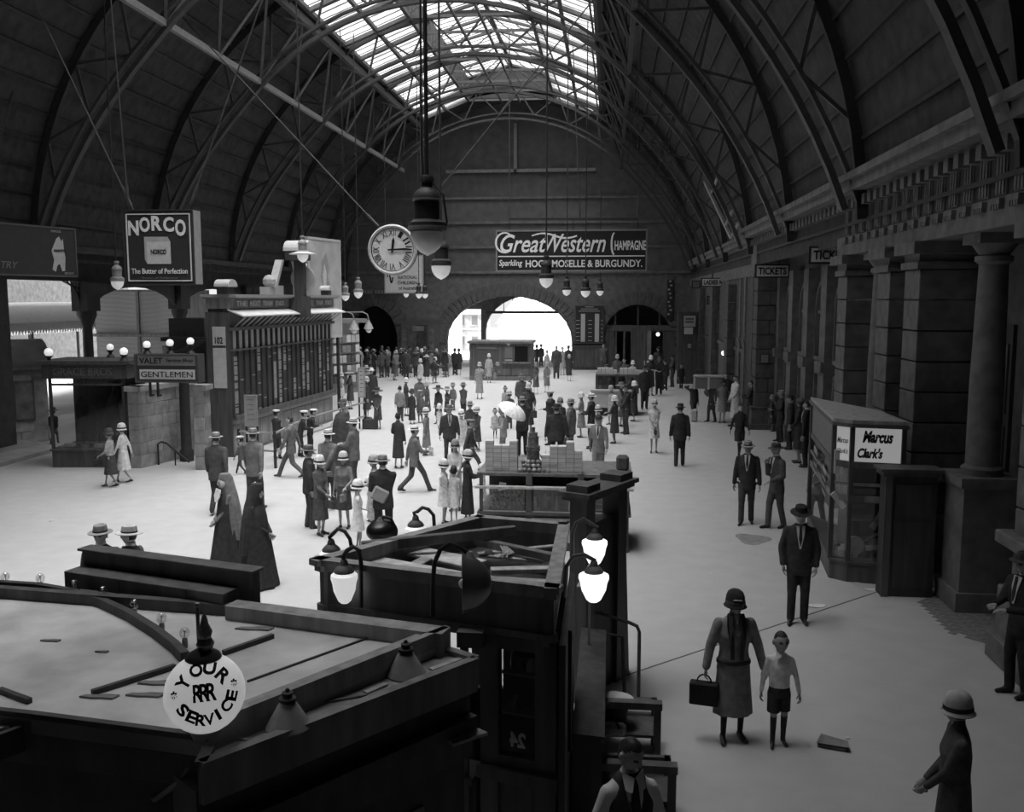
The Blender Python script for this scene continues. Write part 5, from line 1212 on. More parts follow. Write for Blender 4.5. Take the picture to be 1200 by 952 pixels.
plank((560, 650), (655, 640), .06, .03, .2, 'thin lath lying askew near the lit lamps on the kiosk top', 2.45, 2.45)
plank((575, 669), (648, 667), .1, .04, .25, 'short pale slat under the rim by the lit lamps', 2.42, 2.42)
plank((575, 680), (645, 684), .1, .04, .2, 'second short slat nearest the front corner of the kiosk top', 2.42, 2.42)
plank((485, 668), (500, 660), .12, .1, .16, 'small wooden block lying in the kiosk top', 2.42, 2.42)
plank((500, 622), (530, 617), .05, .04, .2, 'thin batten at the back corner of the kiosk top', 2.45, 2.5)
b = MB(); 
for k in range(9): a = k * 2.2; b.ext([(.05 * math.cos(a), .05 * math.sin(a), .0), (.14 * math.cos(a + .3), .14 * math.sin(a + .3), .02), (.1 * math.cos(a + 1), .1 * math.sin(a + 1), .07)], (0, 0, .004))
o = b.build('crumpled_paper', card(.5), None, loc=gp(585, 652, 2.46)); tag(o, 'crumpled white paper on the pale boards of the kiosk top', 'paper')

# gooseneck lamps
def gooseneck(pts, Y, r, label, lit=False, v=.1):
    P = [at_y(px, py, Y) for px, py in pts]; t = thing('gooseneck_lamp', label, 'lamp', P[0])
    b = MB(); b.tube([p - P[0] for p in P], .018, 8); b.build('neck', iron(v), t, True)
    e = P[-1] - P[0]; b = MB(); b.lathe([(.015, .02), (.03, 0), (.035, -.03), (.06, -.05), (.08, -.075), (.08, -.09)], 16, e); b.build('cap', iron(.16), t, True)
    b = MB(); b.lathe([(.075, -.085), (r, -.11), (r * 1.02, -.14), (r * .9, -.18), (r * .82, -.24), (r * .5, -.32), (r * .3, -.34), (0, -.345)], 20, e); b.build('globe', OPAL_LIT if lit else OPAL_DIM, t, True)
gooseneck([(423, 712), (423, 660), (421, 645), (414, 641), (407, 645), (402, 653), (403, 658)], 7.0, .105, 'white gooseneck lamp hanging in front of the open topped kiosk')
gooseneck([(412, 642), (410, 632), (404, 623), (396, 620), (390, 626), (386, 630), (388, 634)], 7.75, .105, 'gooseneck lamp arching over the far rim of the kiosk, nearest the bonnet group')
gooseneck([(509, 618), (508, 604), (502, 597), (495, 595), (489, 600), (485, 601), (487, 606)], 8.6, .105, 'gooseneck lamp arching over the far rim of the kiosk, beside the black cloaked woman')
gooseneck([(671, 650), (671, 625), (675, 613), (684, 608), (693, 614), (700, 618), (697, 621)], 8.7, .12, 'upper of the two lit white lamps by the tall dark cabinet', True)
gooseneck([(662, 700), (664, 664), (672, 652), (684, 650), (693, 655), (697, 657), (696, 659)], 7.6, .125, 'lower of the two lit white lamps by the tall dark cabinet', True)
def reflector(pts, Y, ax, az, label, ang, v):
    P = [at_y(px, py, Y) for px, py in pts]; t = thing('reflector_lamp', label, 'lamp', P[0]); e = P[-1] - P[0]
    b = MB(); b.tube([p - P[0] for p in P], .016, 8); b.build('neck', M_DIRON, t, True)
    Rz_ = Matrix.Rotation(ang, 3, 'Z'); cz = Vector((0, 0, -az))
    def put(mb): mb.v = [tuple(e + cz + Rz_ @ Vector((p[0], p[1] * ax / az, p[2]))) for p in mb.v]; return mb
    b = MB(); b.lathe([(.0, .15), (az * .35, .138), (az * .65, .1), (az * .88, .04), (az, -.04), (az * 1.03, -.05), (az * .98, -.045), (az * .6, .05), (0, .1)], 26, (0, 0, 0), 0, 'x'); put(b).build('reflector', mat('reflector_metal', v, .35, .1, 6, 0, .5, .7), t, True)
    b = MB(); b.lathe([(0, .09), (az * .6, .04), (az * .96, -.046)], 26, (0, 0, 0), 0, 'x'); put(b).build('white_lining', paint(.7), t, True)
    b = MB(); b.lathe([(.02, .02), (.03, 0), (.05, -.03)], 12, e); b.build('cap', iron(.3), t, True)
    b = MB(); c_ = Vector((e.x - math.cos(ang) * .04, e.y - math.sin(ang) * .04, e.z - az)); b.sphere(c_, .035, 10); b.build('bulb', OPAL, t, True)
    return t
reflector([(507, 722), (507, 690), (509, 660), (516, 644), (528, 637), (540, 642), (550, 650)], 6.0, .16, .2, 'large metal reflector lamp on a gooseneck over the foreground kiosk corner', R(10), .22)
reflector([(464, 634), (463, 618), (458, 608), (450, 606), (446, 609)], 8.3, .15, .11, 'dark oval reflector lamp on the far rim of the kiosk', R(-105), .04)

# ================================================================ FOREGROUND KIOSK WITH BULBS AND GLOBE SIGN
zr = 2.5
F = [gp(528, 735, z26), gp(243, 848, z26), gp(35, 822, z26), gp(-120, 806, z26), gp(-120, 674, z26), gp(278, 703, z26)]
F = [Vector((p.x, p.y, 0)) for p in F]
t = thing('foreground_kiosk', 'large foreground kiosk seen from above, with dusty pale flat roof', 'kiosk', (F[0].x, F[0].y, 0)); V = [p - F[0] for p in F]
FK = t; fo = F[0]
b = MB(); slab(b, V, zr - .08, zr); b.build('roof', mat('dusty_roof', .62, .9, .25, 2.2, .4, .1), t)
def rimbar(i, j, z0, z1, th, v, nm='rim', off=0.0):
    p, q = V[i], V[j]; d = (q - p).normalized(); n_ = Vector((-d.y, d.x, 0)); cc = sum(V, Vector()) / 6
    if n_.dot(cc - p) < 0: n_ = -n_
    p2, q2 = p + n_ * off, q + n_ * off; b = MB(); b.ext([(p2.x, p2.y, z0), (q2.x, q2.y, z0), (q2.x, q2.y, z1), (p2.x, p2.y, z1)], n_ * th); return b.build(nm, wood(v), t)
rimbar(5, 0, 2.3, z26, .14, .2); rimbar(0, 1, 2.42, z26, .05, .2); rimbar(0, 1, 2.42, z26 - .02, .05, .2, 'rim', .07); rimbar(1, 2, 2.25, z26 - .07, .04, .035); rimbar(2, 3, 2.25, z26 - .07, .04, .035); rimbar(4, 5, 2.3, z26 - .02, .07, .05)
b = MB(); slab(b, [sum(V, Vector()) / 6 + (q - sum(V, Vector()) / 6) * .93 for q in V], 0, zr - .1); b.build('body', wood(.018), t)
# projecting lamp trough along the front
T0, T1 = gp(558, 770, 2.48), gp(235, 893, 2.48); T0, T1 = Vector((T0.x, T0.y, 0)) - fo, Vector((T1.x, T1.y, 0)) - fo
I0, I1 = V[0] + (V[1] - V[0]) * .03, V[1]
b = MB(); slab(b, [T0, T1, I1, I0], 2.42, 2.445); b.build('trough_floor', mat('dusty_wood', .3, .9, .3, 5, .2), t)
for (p, q, nm) in ((T0, T1, 'trough_rim'), (T1, I1, 'trough_rim'), (I0, T0, 'trough_rim')):
    b = MB(); b.bar((p.x, p.y, 2.36), (q.x, q.y, 2.36), .03, .2); b.bar((p.x, p.y, 2.468), (q.x, q.y, 2.468), .06, .024); b.build(nm, wood(.13), t)
fd = (T1 - T0).normalized(); fn = Vector((-fd.y, fd.x, 0))
if fn.dot(T0 - V[0]) < 0: fn = -fn
L0, L1 = T0 - fn * .02, T1 - fn * .02
for z0, z1, off in ((2.1, 2.3, -.04), (2.02, 2.1, .03), (1.82, 2.02, -.02)):
    b = MB(); b.ext([(L0 + fn * off).to_tuple()[:2] + (z0,), (L1 + fn * off).to_tuple()[:2] + (z0,), (L1 + fn * off).to_tuple()[:2] + (z1,), (L0 + fn * off).to_tuple()[:2] + (z1,)], -fn * .25); b.build('cornice', wood(.03), t)
b = MB(); b.ext([(L0 - fn * .1).to_tuple()[:2] + (0,), (L1 - fn * .1).to_tuple()[:2] + (0,), (L1 - fn * .1).to_tuple()[:2] + (1.82,), (L0 - fn * .1).to_tuple()[:2] + (1.82,)], -fn * .3); b.build('front_wall', wood(.02), t)
c_ = L0 + fn * .06 + fd * .0; b = MB(); b.ext([(c_ - fn * .35).to_tuple()[:2] + (2.0,), (c_ + fn * .06).to_tuple()[:2] + (2.0,), (c_ + fn * .02 + fd * .25).to_tuple()[:2] + (2.0,), (c_ - fn * .3 + fd * .2).to_tuple()[:2] + (2.0,)], (0, 0, .02)); b.build('ledge', wood(.25), t)
pp = L0 + fd * .35 - fn * .1
b = MB(); b.ext([pp.to_tuple()[:2] + (1.05,), (pp + fd * .62).to_tuple()[:2] + (1.05,), (pp + fd * .62).to_tuple()[:2] + (1.6,), pp.to_tuple()[:2] + (1.6,)], fn * .02); b.build('poster_frame', wood(.09), t)
b = MB(); b.ext([(pp + fd * .05 + fn * .01).to_tuple()[:2] + (1.09,), (pp + fd * .57 + fn * .01).to_tuple()[:2] + (1.09,), (pp + fd * .57 + fn * .01).to_tuple()[:2] + (1.56,), (pp + fd * .05 + fn * .01).to_tuple()[:2] + (1.56,)], fn * .016); b.build('poster', mat('dim_poster', .07, .6, .8, 7, 0), t)
for k, (px, py, lb) in enumerate(((476, 791, 'dusty cone reflector in the trough next to the big reflector lamp'), (338, 853, 'dusty cone reflector in the trough next to the service globe'))):
    p = gp(px, py, 2.445); o = thing('cone_reflector', lb, 'lamp', p); b = MB(); b.lathe([(.0, 0), (.115, 0), (.12, .01), (.05, .13), (.035, .14)], 22); b.build('cone', mat('dusty_metal', .3, .8, .2, 8, .1), o, True); b = MB(); b.lathe([(.035, .14), (.045, .15), (.045, .165), (.025, .17), (.03, .195), (.012, .2), (.01, .215), (0, .22)], 14); b.build('socket', M_DIRON, o, True)
p = gp(440, 783, 2.445); o = thing('bare_bulb', 'small bare bulb behind the trough between the two cones', 'bulb', p); b = MB(); b.sphere((0, 0, .05), .03, 12); b.build('bulb_glass', OPAL, o, True); b = MB(); b.lathe([(.018, 0), (.018, .03), (.012, .03)], 10); b.build('base', M_DIRON, o)
for k, (p, q, lb) in enumerate((((255, 862), (312, 871), 'short lath at the globe end of the lamp trough'), ((386, 822), (430, 815), 'thin lath across the middle of the lamp trough'), ((428, 812), (452, 802), 'pale slip of card in the lamp trough'), ((505, 785), (540, 772), 'pale slip at the far end of the lamp trough'))):
    a, c = gp(*p, 2.452), gp(*q, 2.452); m_ = (a + c) / 2; b = MB(); b.bar(a - m_, c - m_, .04 if k > 1 else .02, .012); tag(b.build('lath', wood(.3 if k > 1 else .12), None, 0, 0, m_), lb, 'lath')
# curved dark kerb with its row of bulbs, strips and dust on the roof
arcpx = [(-120, 690), (-60, 689), (0, 691), (45, 694), (85, 701), (120, 712), (152, 727), (182, 746), (205, 764), (217, 777)]
pts = [gp(x, y, zr) - FK.location for x, y in arcpx]
b = MB()
for i in range(len(pts) - 1): b.bar(pts[i] + Vector((0, 0, zr + .03 - pts[i].z)), pts[i + 1] + Vector((0, 0, zr + .03 - pts[i + 1].z)), .05, .075)
b.build('curved_kerb', wood(.03), FK)
BULB = glass('bulb_glass', .8, .05, .95)
for k, (px, py) in enumerate(((7, 690), (48, 692), (87, 700), (121, 708), (158, 724), (190, 741), (217, 759))):
    p = gp(px, py, zr); o = thing('arc_bulb', '%s clear bulb along the curved kerb of the foreground roof' % ('first second third fourth fifth sixth seventh hidden'.split()[k]), 'bulb', p, 0, 'bulbs along the curved kerb')
    b = MB(); b.sphere((0, 0, .095), .034, 14, 0, 1.1); b.build('bulb_glass', BULB, o, True); b = MB(); b.lathe([(.018, 0), (.018, .05), (.014, .065), (0, .065)], 10); b.build('base', iron(.35), o)
    b = MB(); b.lathe([(.003, .06), (.003, .1), (.012, .11), (.0, .115)], 6); b.build('filament', iron(.5), o)
for (p, q, wd_, z) in (((108, 815), (205, 784), .03, .03), ((262, 768), (320, 748), .03, .03), ((290, 800), (470, 735), .012, .012), ((35, 825), (0, 812), .03, .03)):
    a, c = gp(*p, zr), gp(*q, zr); b = MB(); b.bar(a - FK.location + Vector((0, 0, z / 2)), c - FK.location + Vector((0, 0, z / 2)), wd_, z); b.build('roof_strip', wood(.03), FK)
for k, (px, py, s_) in enumerate(((300, 738, .06), (345, 733, .05), (120, 765, .02), (60, 752, .03), (118, 818, .05), (172, 816, .05), (190, 802, .06))):
    p = gp(px, py, zr); b = MB(); b.ext([(s_ * (1 + .4 * math.sin(q * 2.3)) * math.cos(q) * 1.8, s_ * (1 + .4 * math.sin(q * 2.3)) * math.sin(q) * .6, 0) for q in np.linspace(0, 5.6, 9)], (0, 0, .012)); b.build('debris', wood(.14), FK, loc=p - FK.location)
p0_, p1_ = gp(150, 700, zr), gp(520, 742, zr)
b = MB(); q0, q1 = gp(95, 697, zr) - FK.location, gp(385, 733, zr) - FK.location; b.tube([q0 + Vector((0, 0, .03)), q0.lerp(q1, .4) + Vector((0, 0, .035)), q0.lerp(q1, .7) + Vector((0, 0, .02)), q1 + Vector((0, 0, .03))], .014, 6); b.build('conduit', iron(.25), FK)
# two tier sign box at the far edge
s0, s1 = gp(76, 693, zr), gp(262, 722, zr); d_ = s1 - s0; an = math.atan2(d_.y, d_.x); Ls = d_.length
t = thing('roof_sign_box', 'long two tiered dark sign box on the far edge of the foreground roof', 'sign', (s0.x, s0.y, zr), an)
b = MB(); b.box(0, Ls, 0, .18, 0, .155); b.build('lower_box', wood(.07), t, bevel=.004)
for f in (.36, .78): b = MB(); b.box(Ls * f, Ls * f + .008, -.004, 0, 0, .15); b.build('seam', wood(.02), t)
b = MB(); b.box(.0, Ls + .12, .18, .26, 0, .27); b.box(-.02, Ls + .14, .15, .29, .27, .29); b.build('upper_board', wood(.065), t, bevel=.004)
# YOUR SERVICE globe
gc = at_y(240, 812, 4.3); gr = .198
t = thing('service_globe', 'white globe lamp lettered YOUR SERVICE with finial on the foreground roof', 'lamp', gc)
b = MB(); b.sphere((0, 0, 0), gr, 36); b.build('globe', glow(.9, .22, 'service_globe_glow'), t, True)  # globe material has a weak glow of its own
b = MB(); b.lathe([(.08, .0), (.09, .01), (.08, .03), (.045, .05), (.03, .06)], 18, (0, 0, gr - .025)); b.build('finial_cap', M_DIRON, t, True)
b = MB(); b.tube([(-.02, 0, gr + .02), (-.022, 0, gr + .25)], .01, 8); b.sphere((-.022, 0, gr + .255), .016, 8)
b.lathe([(.035, .03), (.045, .06), (.03, .09), (.038, .12), (.02, .16), (.012, .2), (0, .22)], 12, (.012, 0, gr)); b.build('finial_figure', mat('pewter', .3, .4, .4, 30, .3, .5, .6), t, True)
def on_globe(ch_, az, el, h_, wd_, roll, nm='letter'):
    # az, el: seen from the viewer's side of the globe; the globe faces the camera's side of the hall
    face = (CAM - gc); base = math.atan2(face.y, face.x); tilt = math.asin(face.z / face.length)
    M_ = Matrix.Rotation(base + math.pi / 2, 3, 'Z') @ Matrix.Rotation(-tilt, 3, 'X')
    n_ = Vector((math.sin(az) * math.cos(el), -math.cos(az) * math.cos(el), math.sin(el)))
    loc = M_ @ (n_ * (gr + .0005))
    R_ = M_ @ Matrix.Rotation(az, 3, 'Z') @ Matrix.Rotation(-el, 3, 'X') @ Matrix.Rotation(math.pi / 2, 3, 'X') @ Matrix.Rotation(roll, 3, 'Z')
    o = text(ch_, wd_, h_, INK, t, loc, rot=R_.to_euler(), bold=.03, ext=.0015, name=nm, bend=gr); return o
for k, ch_ in enumerate('YOUR'):
    th = R(62 - k * 38.0) + R(0); a = R(90) + th - R(2); rr = .6
    on_globe(ch_, math.asin(rr * math.cos(a)), math.asin(rr * math.sin(a)), .078, .062, a - R(90))
for k, ch_ in enumerate('SERVICE'):
    a = R(212 + k * 22.5); rr = .66
    on_globe(ch_, math.asin(rr * math.cos(a)), math.asin(rr * math.sin(a)), .07, .05 if ch_ != 'I' else .017, a + R(90))
for k in range(3): on_globe('R', R(-9 + k * 9), R(0), .085, .05, 0)
for a in (R(178), R(12)): on_globe('*', math.asin(.72 * math.cos(a)), math.asin(.72 * math.sin(a)), .04, .04, 0, 'star')
b = MB(); q = gp(150, 960, 1.7) - gc; b.tube([(0.0, 0, -gr + .01), (-.02, -.02, -gr - .1), (-.12, -.05, -gr - .25), (-.3, .02, -gr - .4), (-.5, .25, -gr - .45)], .016, 8); b.lathe([(.07, -gr - .03), (.09, -gr + .02), (.07, -gr + .03)], 14); b.build('arm', iron(.25), t, True)
# second roof flap and odds and ends under the eaves at the corner
Fl = [gp(-90, 895, 2.45), gp(0, 854, 2.45), gp(76, 834, 2.45), gp(30, 826, 2.45), gp(-90, 826, 2.45)]
t = thing('roof_flap', 'small pale roof flap of the kiosk at the lower corner', 'roof flap', Fl[0]); b = MB(); slab(b, [p - Fl[0] for p in Fl], -.04, 0); b.build('sheet', mat('dusty_roof', .62, .9, .25, 2.2, .4, .1), t); b = MB(); b.bar(Vector((0, 0, -.06)), Fl[2] - Fl[0] + Vector((0, 0, -.06)), .03, .14); b.build('edge', wood(.03), t)
b = MB(); 
for q in (Fl[0], Fl[2]): b.bar((q.x - Fl[0].x, q.y - Fl[0].y + .1, -Fl[0].z), (q.x - Fl[0].x, q.y - Fl[0].y + .1, -.04), .06)
b.build('posts', wood(.03), t)
# ================================================================ PAPER ON THE FLOOR
for k, (px, py, s_, lb) in enumerate(((956, 711, .26, 'torn white paper lying on the floor joint by the hatted man'), (1019, 692, .17, 'small white paper at the foot of the tall dark cabinet'), (1004, 684, .09, 'tiny paper scrap below the corner show case'), (975, 875, .0, ''), (993, 866, .05, 'tiny scrap beside the brown paper parcel'), (60, 611, .1, 'pale scrap on the floor near the stair walls'), (832, 674, .06, 'tiny pale speck of paper in mid floor'))):
    if s_ == 0: continue
    p = gp(px, py); b = MB(); b.ext([(s_ * .55 * (1 + .25 * math.sin(q * 3)) * math.cos(q), s_ * .4 * (1 + .25 * math.cos(q * 2)) * math.sin(q), .004 + .02 * s_ * (1 + math.sin(q * 2 + k))) for q in np.linspace(0, 5.7, 11)], (0, 0, .006)); tag(b.build('paper_scrap', card(.7), None, loc=(p.x, p.y, 0)), lb, 'paper')
p = gp(976, 876); o = thing('paper_parcel', 'folded brown paper parcel lying alone on the dark floor', 'parcel', p, R(-18)); b = MB(); b.box(-.15, .15, -.07, .07, 0, .05); b.build('wrapping', card(.12), o, bevel=.012); b = MB(); b.ext([(-.16, -.08, .05), (.17, -.07, .055), (.14, .07, .06), (-.13, .08, .085)], (0, 0, .006)); b.build('flap', card(.22), o)

# ================================================================ PEOPLE
def seg_rings(p0, p1, r0, r1, n):
    d = (p1 - p0); ln = d.length; d = d / max(ln, 1e-6)
    u = Vector((0, 0, 1)) if abs(d.z) < .9 else Vector((0, 1, 0))
    a = (u - d * u.dot(d)).normalized(); b = d.cross(a)
    rings = []
    for (o_, r_) in ((-r0 * .95, r0 * .3), (-r0 * .6, r0 * .8), (0, r0), (ln, r1), (ln + r1 * .6, r1 * .8), (ln + r1 * .95, r1 * .3)):
        c = p0 + d * o_; rings.append([c + (a * math.cos(2 * math.pi * k / n) + b * math.sin(2 * math.pi * k / n)) * r_ for k in range(n)])
    return rings
class Fig:                                      # one continuous surface grown from overlapping tapered limbs
    def __init__(s): s.mb = MB(); s.seg = []
    def limb(s, p0, p1, r0, r1, tagv, n=10):
        p0, p1 = Vector(p0), Vector(p1); s.mb.loft(seg_rings(p0, p1, r0, r1, n)); s.seg.append((p0, p1, r0, r1, tagv))
    def trunk(s, rings, tagv, n=16):             # rings: (z, y, rx, ry)
        s.mb.loft([[(rx * math.cos(2 * math.pi * k / n), y + ry * math.sin(2 * math.pi * k / n), z) for k in range(n)] for z, y, rx, ry in rings])
        for (z0, y0, a0, b0), (z1, y1, a1, b1) in zip(rings[:-1], rings[1:]):
            for sx_ in (-.45, 0, .45): s.seg.append((Vector((sx_ * a0, y0, z0)), Vector((sx_ * a1, y1, z1)), b0, b1, tagv))
def ik(S, T, a, b, hint):
    d = T - S; L_ = min(d.length, (a + b) * .995); dn = d.normalized(); T2 = S + dn * L_
    x = (a * a - b * b + L_ * L_) / (2 * L_); h = math.sqrt(max(a * a - x * x, 0)); hv = (hint - dn * hint.dot(dn)).normalized()
    return S + dn * x + hv * h, T2
def head_mesh(hi, hair, female, ha):
    nu, nv = (28, 20) if hi == 2 else ((18, 13) if hi == 1 else (12, 9))
    mb = MB(); rings = []; info = []
    g = lambda v, c, w_: math.exp(-((v - c) / w_) ** 2)
    for i in range(nv + 1):
        ph = math.pi * i / nv; z = -math.cos(ph); rr = math.sin(ph); ring = []
        for k in range(nu):
            a = 2 * math.pi * k / nu; x, y = rr * math.sin(a), rr * math.cos(a)
            X, Y, Z = x * .076, y * .097, z * .12
            if z < 0: X *= 1 - .3 * (-z) ** 1.6; Y *= 1 - .12 * (-z) if y > 0 else 1 - .35 * (-z)
            if y > 0:
                Y += .026 * g(x, 0, .15) * (g(z, -.16, .16) + .45 * g(z, .06, .16)) - .011 * (g(abs(x), .40, .17)) * g(z, .13, .12) + .005 * g(z, .3, .1) * g(abs(x), .35, .3)
                Y += .007 * g(x, 0, .3) * g(z, -.46, .07) + .009 * g(x, 0, .3) * g(z, -.8, .16) - .004 * g(x, 0, .3) * g(z, -.62, .06)
            ring.append((X * ha, Y * ha, Z * ha)); info.append((x, y, z))
        rings.append(ring)
    mb.loft(rings)
    mats_ = []
    for f in mb.f:
        q = [info[i] for i in f]; x = sum(p[0] for p in q) / len(q); y = sum(p[1] for p in q) / len(q); z = sum(p[2] for p in q) / len(q)
        m_ = 0
        low = -.55 if female else -.3
        if hair and ((z > .62) or (y < .30 and z > .35) or (y < (.12 if female else -.12) and z > low)): m_ = 1
        elif y > 0 and hi == 2:
            if abs(abs(x) - .40) < .13 and abs(z - .12) < .055: m_ = 2
            elif abs(abs(x) - .38) < .2 and abs(z - .29) < .05: m_ = 1
            elif abs(x) < .26 and abs(z + .46) < .055: m_ = 3
        elif y > 0 and hi == 1 and abs(abs(x) - .40) < .17 and abs(z - .12) < .09: m_ = 2
        mats_.append(m_)
    mb.mi = mats_
    for s in (-1, 1): mb.lathe([(.0, -.032), (.016, -.025), (.021, 0), (.017, .022), (0, .03)], 8, (s * .077 * ha, -.008 * ha, -.002), 0)
    return mb
def hand_into(mb, W, d, palm, sc, curl, side, hi, mi):
    """palm, four unequal bent fingers and a thumb from the side of the palm"""
    d = d.normalized(); palm = (palm - d * palm.dot(d)).normalized(); acr = d.cross(palm) * side
    def ring(c, w_, t_): return [c + acr * w_ * math.cos(q) + palm * t_ * math.sin(q) for q in [2 * math.pi * k / 6 for k in range(6)]]
    mb.loft([ring(W - d * .02 * sc, .022 * sc, .018 * sc), ring(W + d * .03 * sc, .036 * sc, .017 * sc), ring(W + d * .085 * sc, .042 * sc, .015 * sc), ring(W + d * .095 * sc, .034 * sc, .009 * sc)], mi)
    n = 6 if hi == 2 else 4
    for k, (off, ln) in enumerate(((.03, .07), (.011, .08), (-.009, .075), (-.028, .058))):
        p = W + (d * .085 + acr * off) * sc; dr = d.copy(); pts = [p]
        for j in range(3):
            dr = (Matrix.Rotation(curl * side * (.5 if j == 0 else .9), 3, acr) @ dr) if False else (dr * math.cos(curl * .6) + palm * math.sin(curl * .6)).normalized() if j == 0 else (dr + palm * curl * .75).normalized()
            pts.append(pts[-1] + dr * ln * sc * (.45, .32, .25)[j])
        mb.tube(pts, [.0095 * sc, .009 * sc, .008 * sc, .006 * sc], n, mi)
    p = W + (d * .02 + acr * .034) * sc; mb.tube([p, p + (d * .03 + acr * .026 + palm * .012) * sc, p + (d * .062 + acr * .03 + palm * .028) * sc], [.012 * sc, .0105 * sc, .008 * sc], n, mi)

def hat_parts(kind, hi):
    """profiles (r, z) in the head's frame, z from the hat line; returns crown, brim, band, stretch"""
    if kind in ('fedora', 'straw'):
        return [(.095, 0), (.097, .05), (.088, .1), (.06, .112), (.03, .095), (0, .09)], [(.09, .0), (.15, -.012), (.168, -.004), (.168, .004), (.15, .0), (.09, .012)], [(.0985, .002), (.1, .002), (.1, .03), (.0985, .03)], 1.15
    if kind == 'boater':
        return [(.095, 0), (.095, .075), (.09, .085), (0, .085)], [(.09, 0), (.17, .0), (.17, .01), (.09, .01)], [(.096, .006), (.099, .006), (.099, .04), (.096, .04)], 1.12
    if kind == 'bowler':
        return [(.098, 0), (.1, .04), (.09, .085), (.06, .11), (.03, .12), (0, .122)], [(.09, 0), (.13, .0), (.14, .015), (.135, .018), (.09, .01)], [(.1, .002), (.102, .002), (.102, .022), (.1, .022)], 1.18
    if kind == 'cloche':
        return [(.108, -.05), (.106, 0), (.1, .05), (.082, .095), (.05, .12), (0, .128)], [(.1, -.052), (.125, -.07), (.128, -.062), (.104, -.035)], [(.108, -.035), (.111, -.035), (.109, .0), (.106, .0)], 1.12
    if kind == 'wide':
        return [(.1, -.02), (.1, .05), (.085, .085), (0, .095)], [(.09, -.02), (.2, -.045), (.235, -.055), (.235, -.045), (.2, -.03), (.09, -.005)], [(.1, -.01), (.103, -.01), (.103, .02), (.1, .02)], 1.08
    if kind == 'cap':
        return [(.096, -.01), (.112, .035), (.118, .055), (.08, .072), (0, .075)], None, None, 1.15
    return None, None, None, 1
EVAL = []                                       # figures waiting for their surfaces to be grown
def grow(fig, vox, smooth):
    me = fig.mb.mesh('grow'); o = bpy.data.objects.new('grow', me); COL.objects.link(o)
    r = o.modifiers.new('r', 'REMESH'); r.mode = 'VOXEL'; r.voxel_size = vox; r.adaptivity = 0
    s = o.modifiers.new('s', 'SMOOTH'); s.factor = .5; s.iterations = smooth
    return o
def classify(C, segs):
    best = np.full(len(C), 1e9); tg = np.zeros(len(C), int)
    for p0, p1, r0, r1, tv in segs:
        p = np.array(p0); d = np.array(p1 - p0); L2 = max(d.dot(d), 1e-9); t = np.clip((C - p) @ d / L2, 0, 1)
        dist = np.linalg.norm(C - (p + t[:, None] * d), axis=1) - (r0 + (r1 - r0) * t); m_ = dist < best
        best[m_] = dist[m_]; tg[m_] = tv
    return tg
PN = [0]
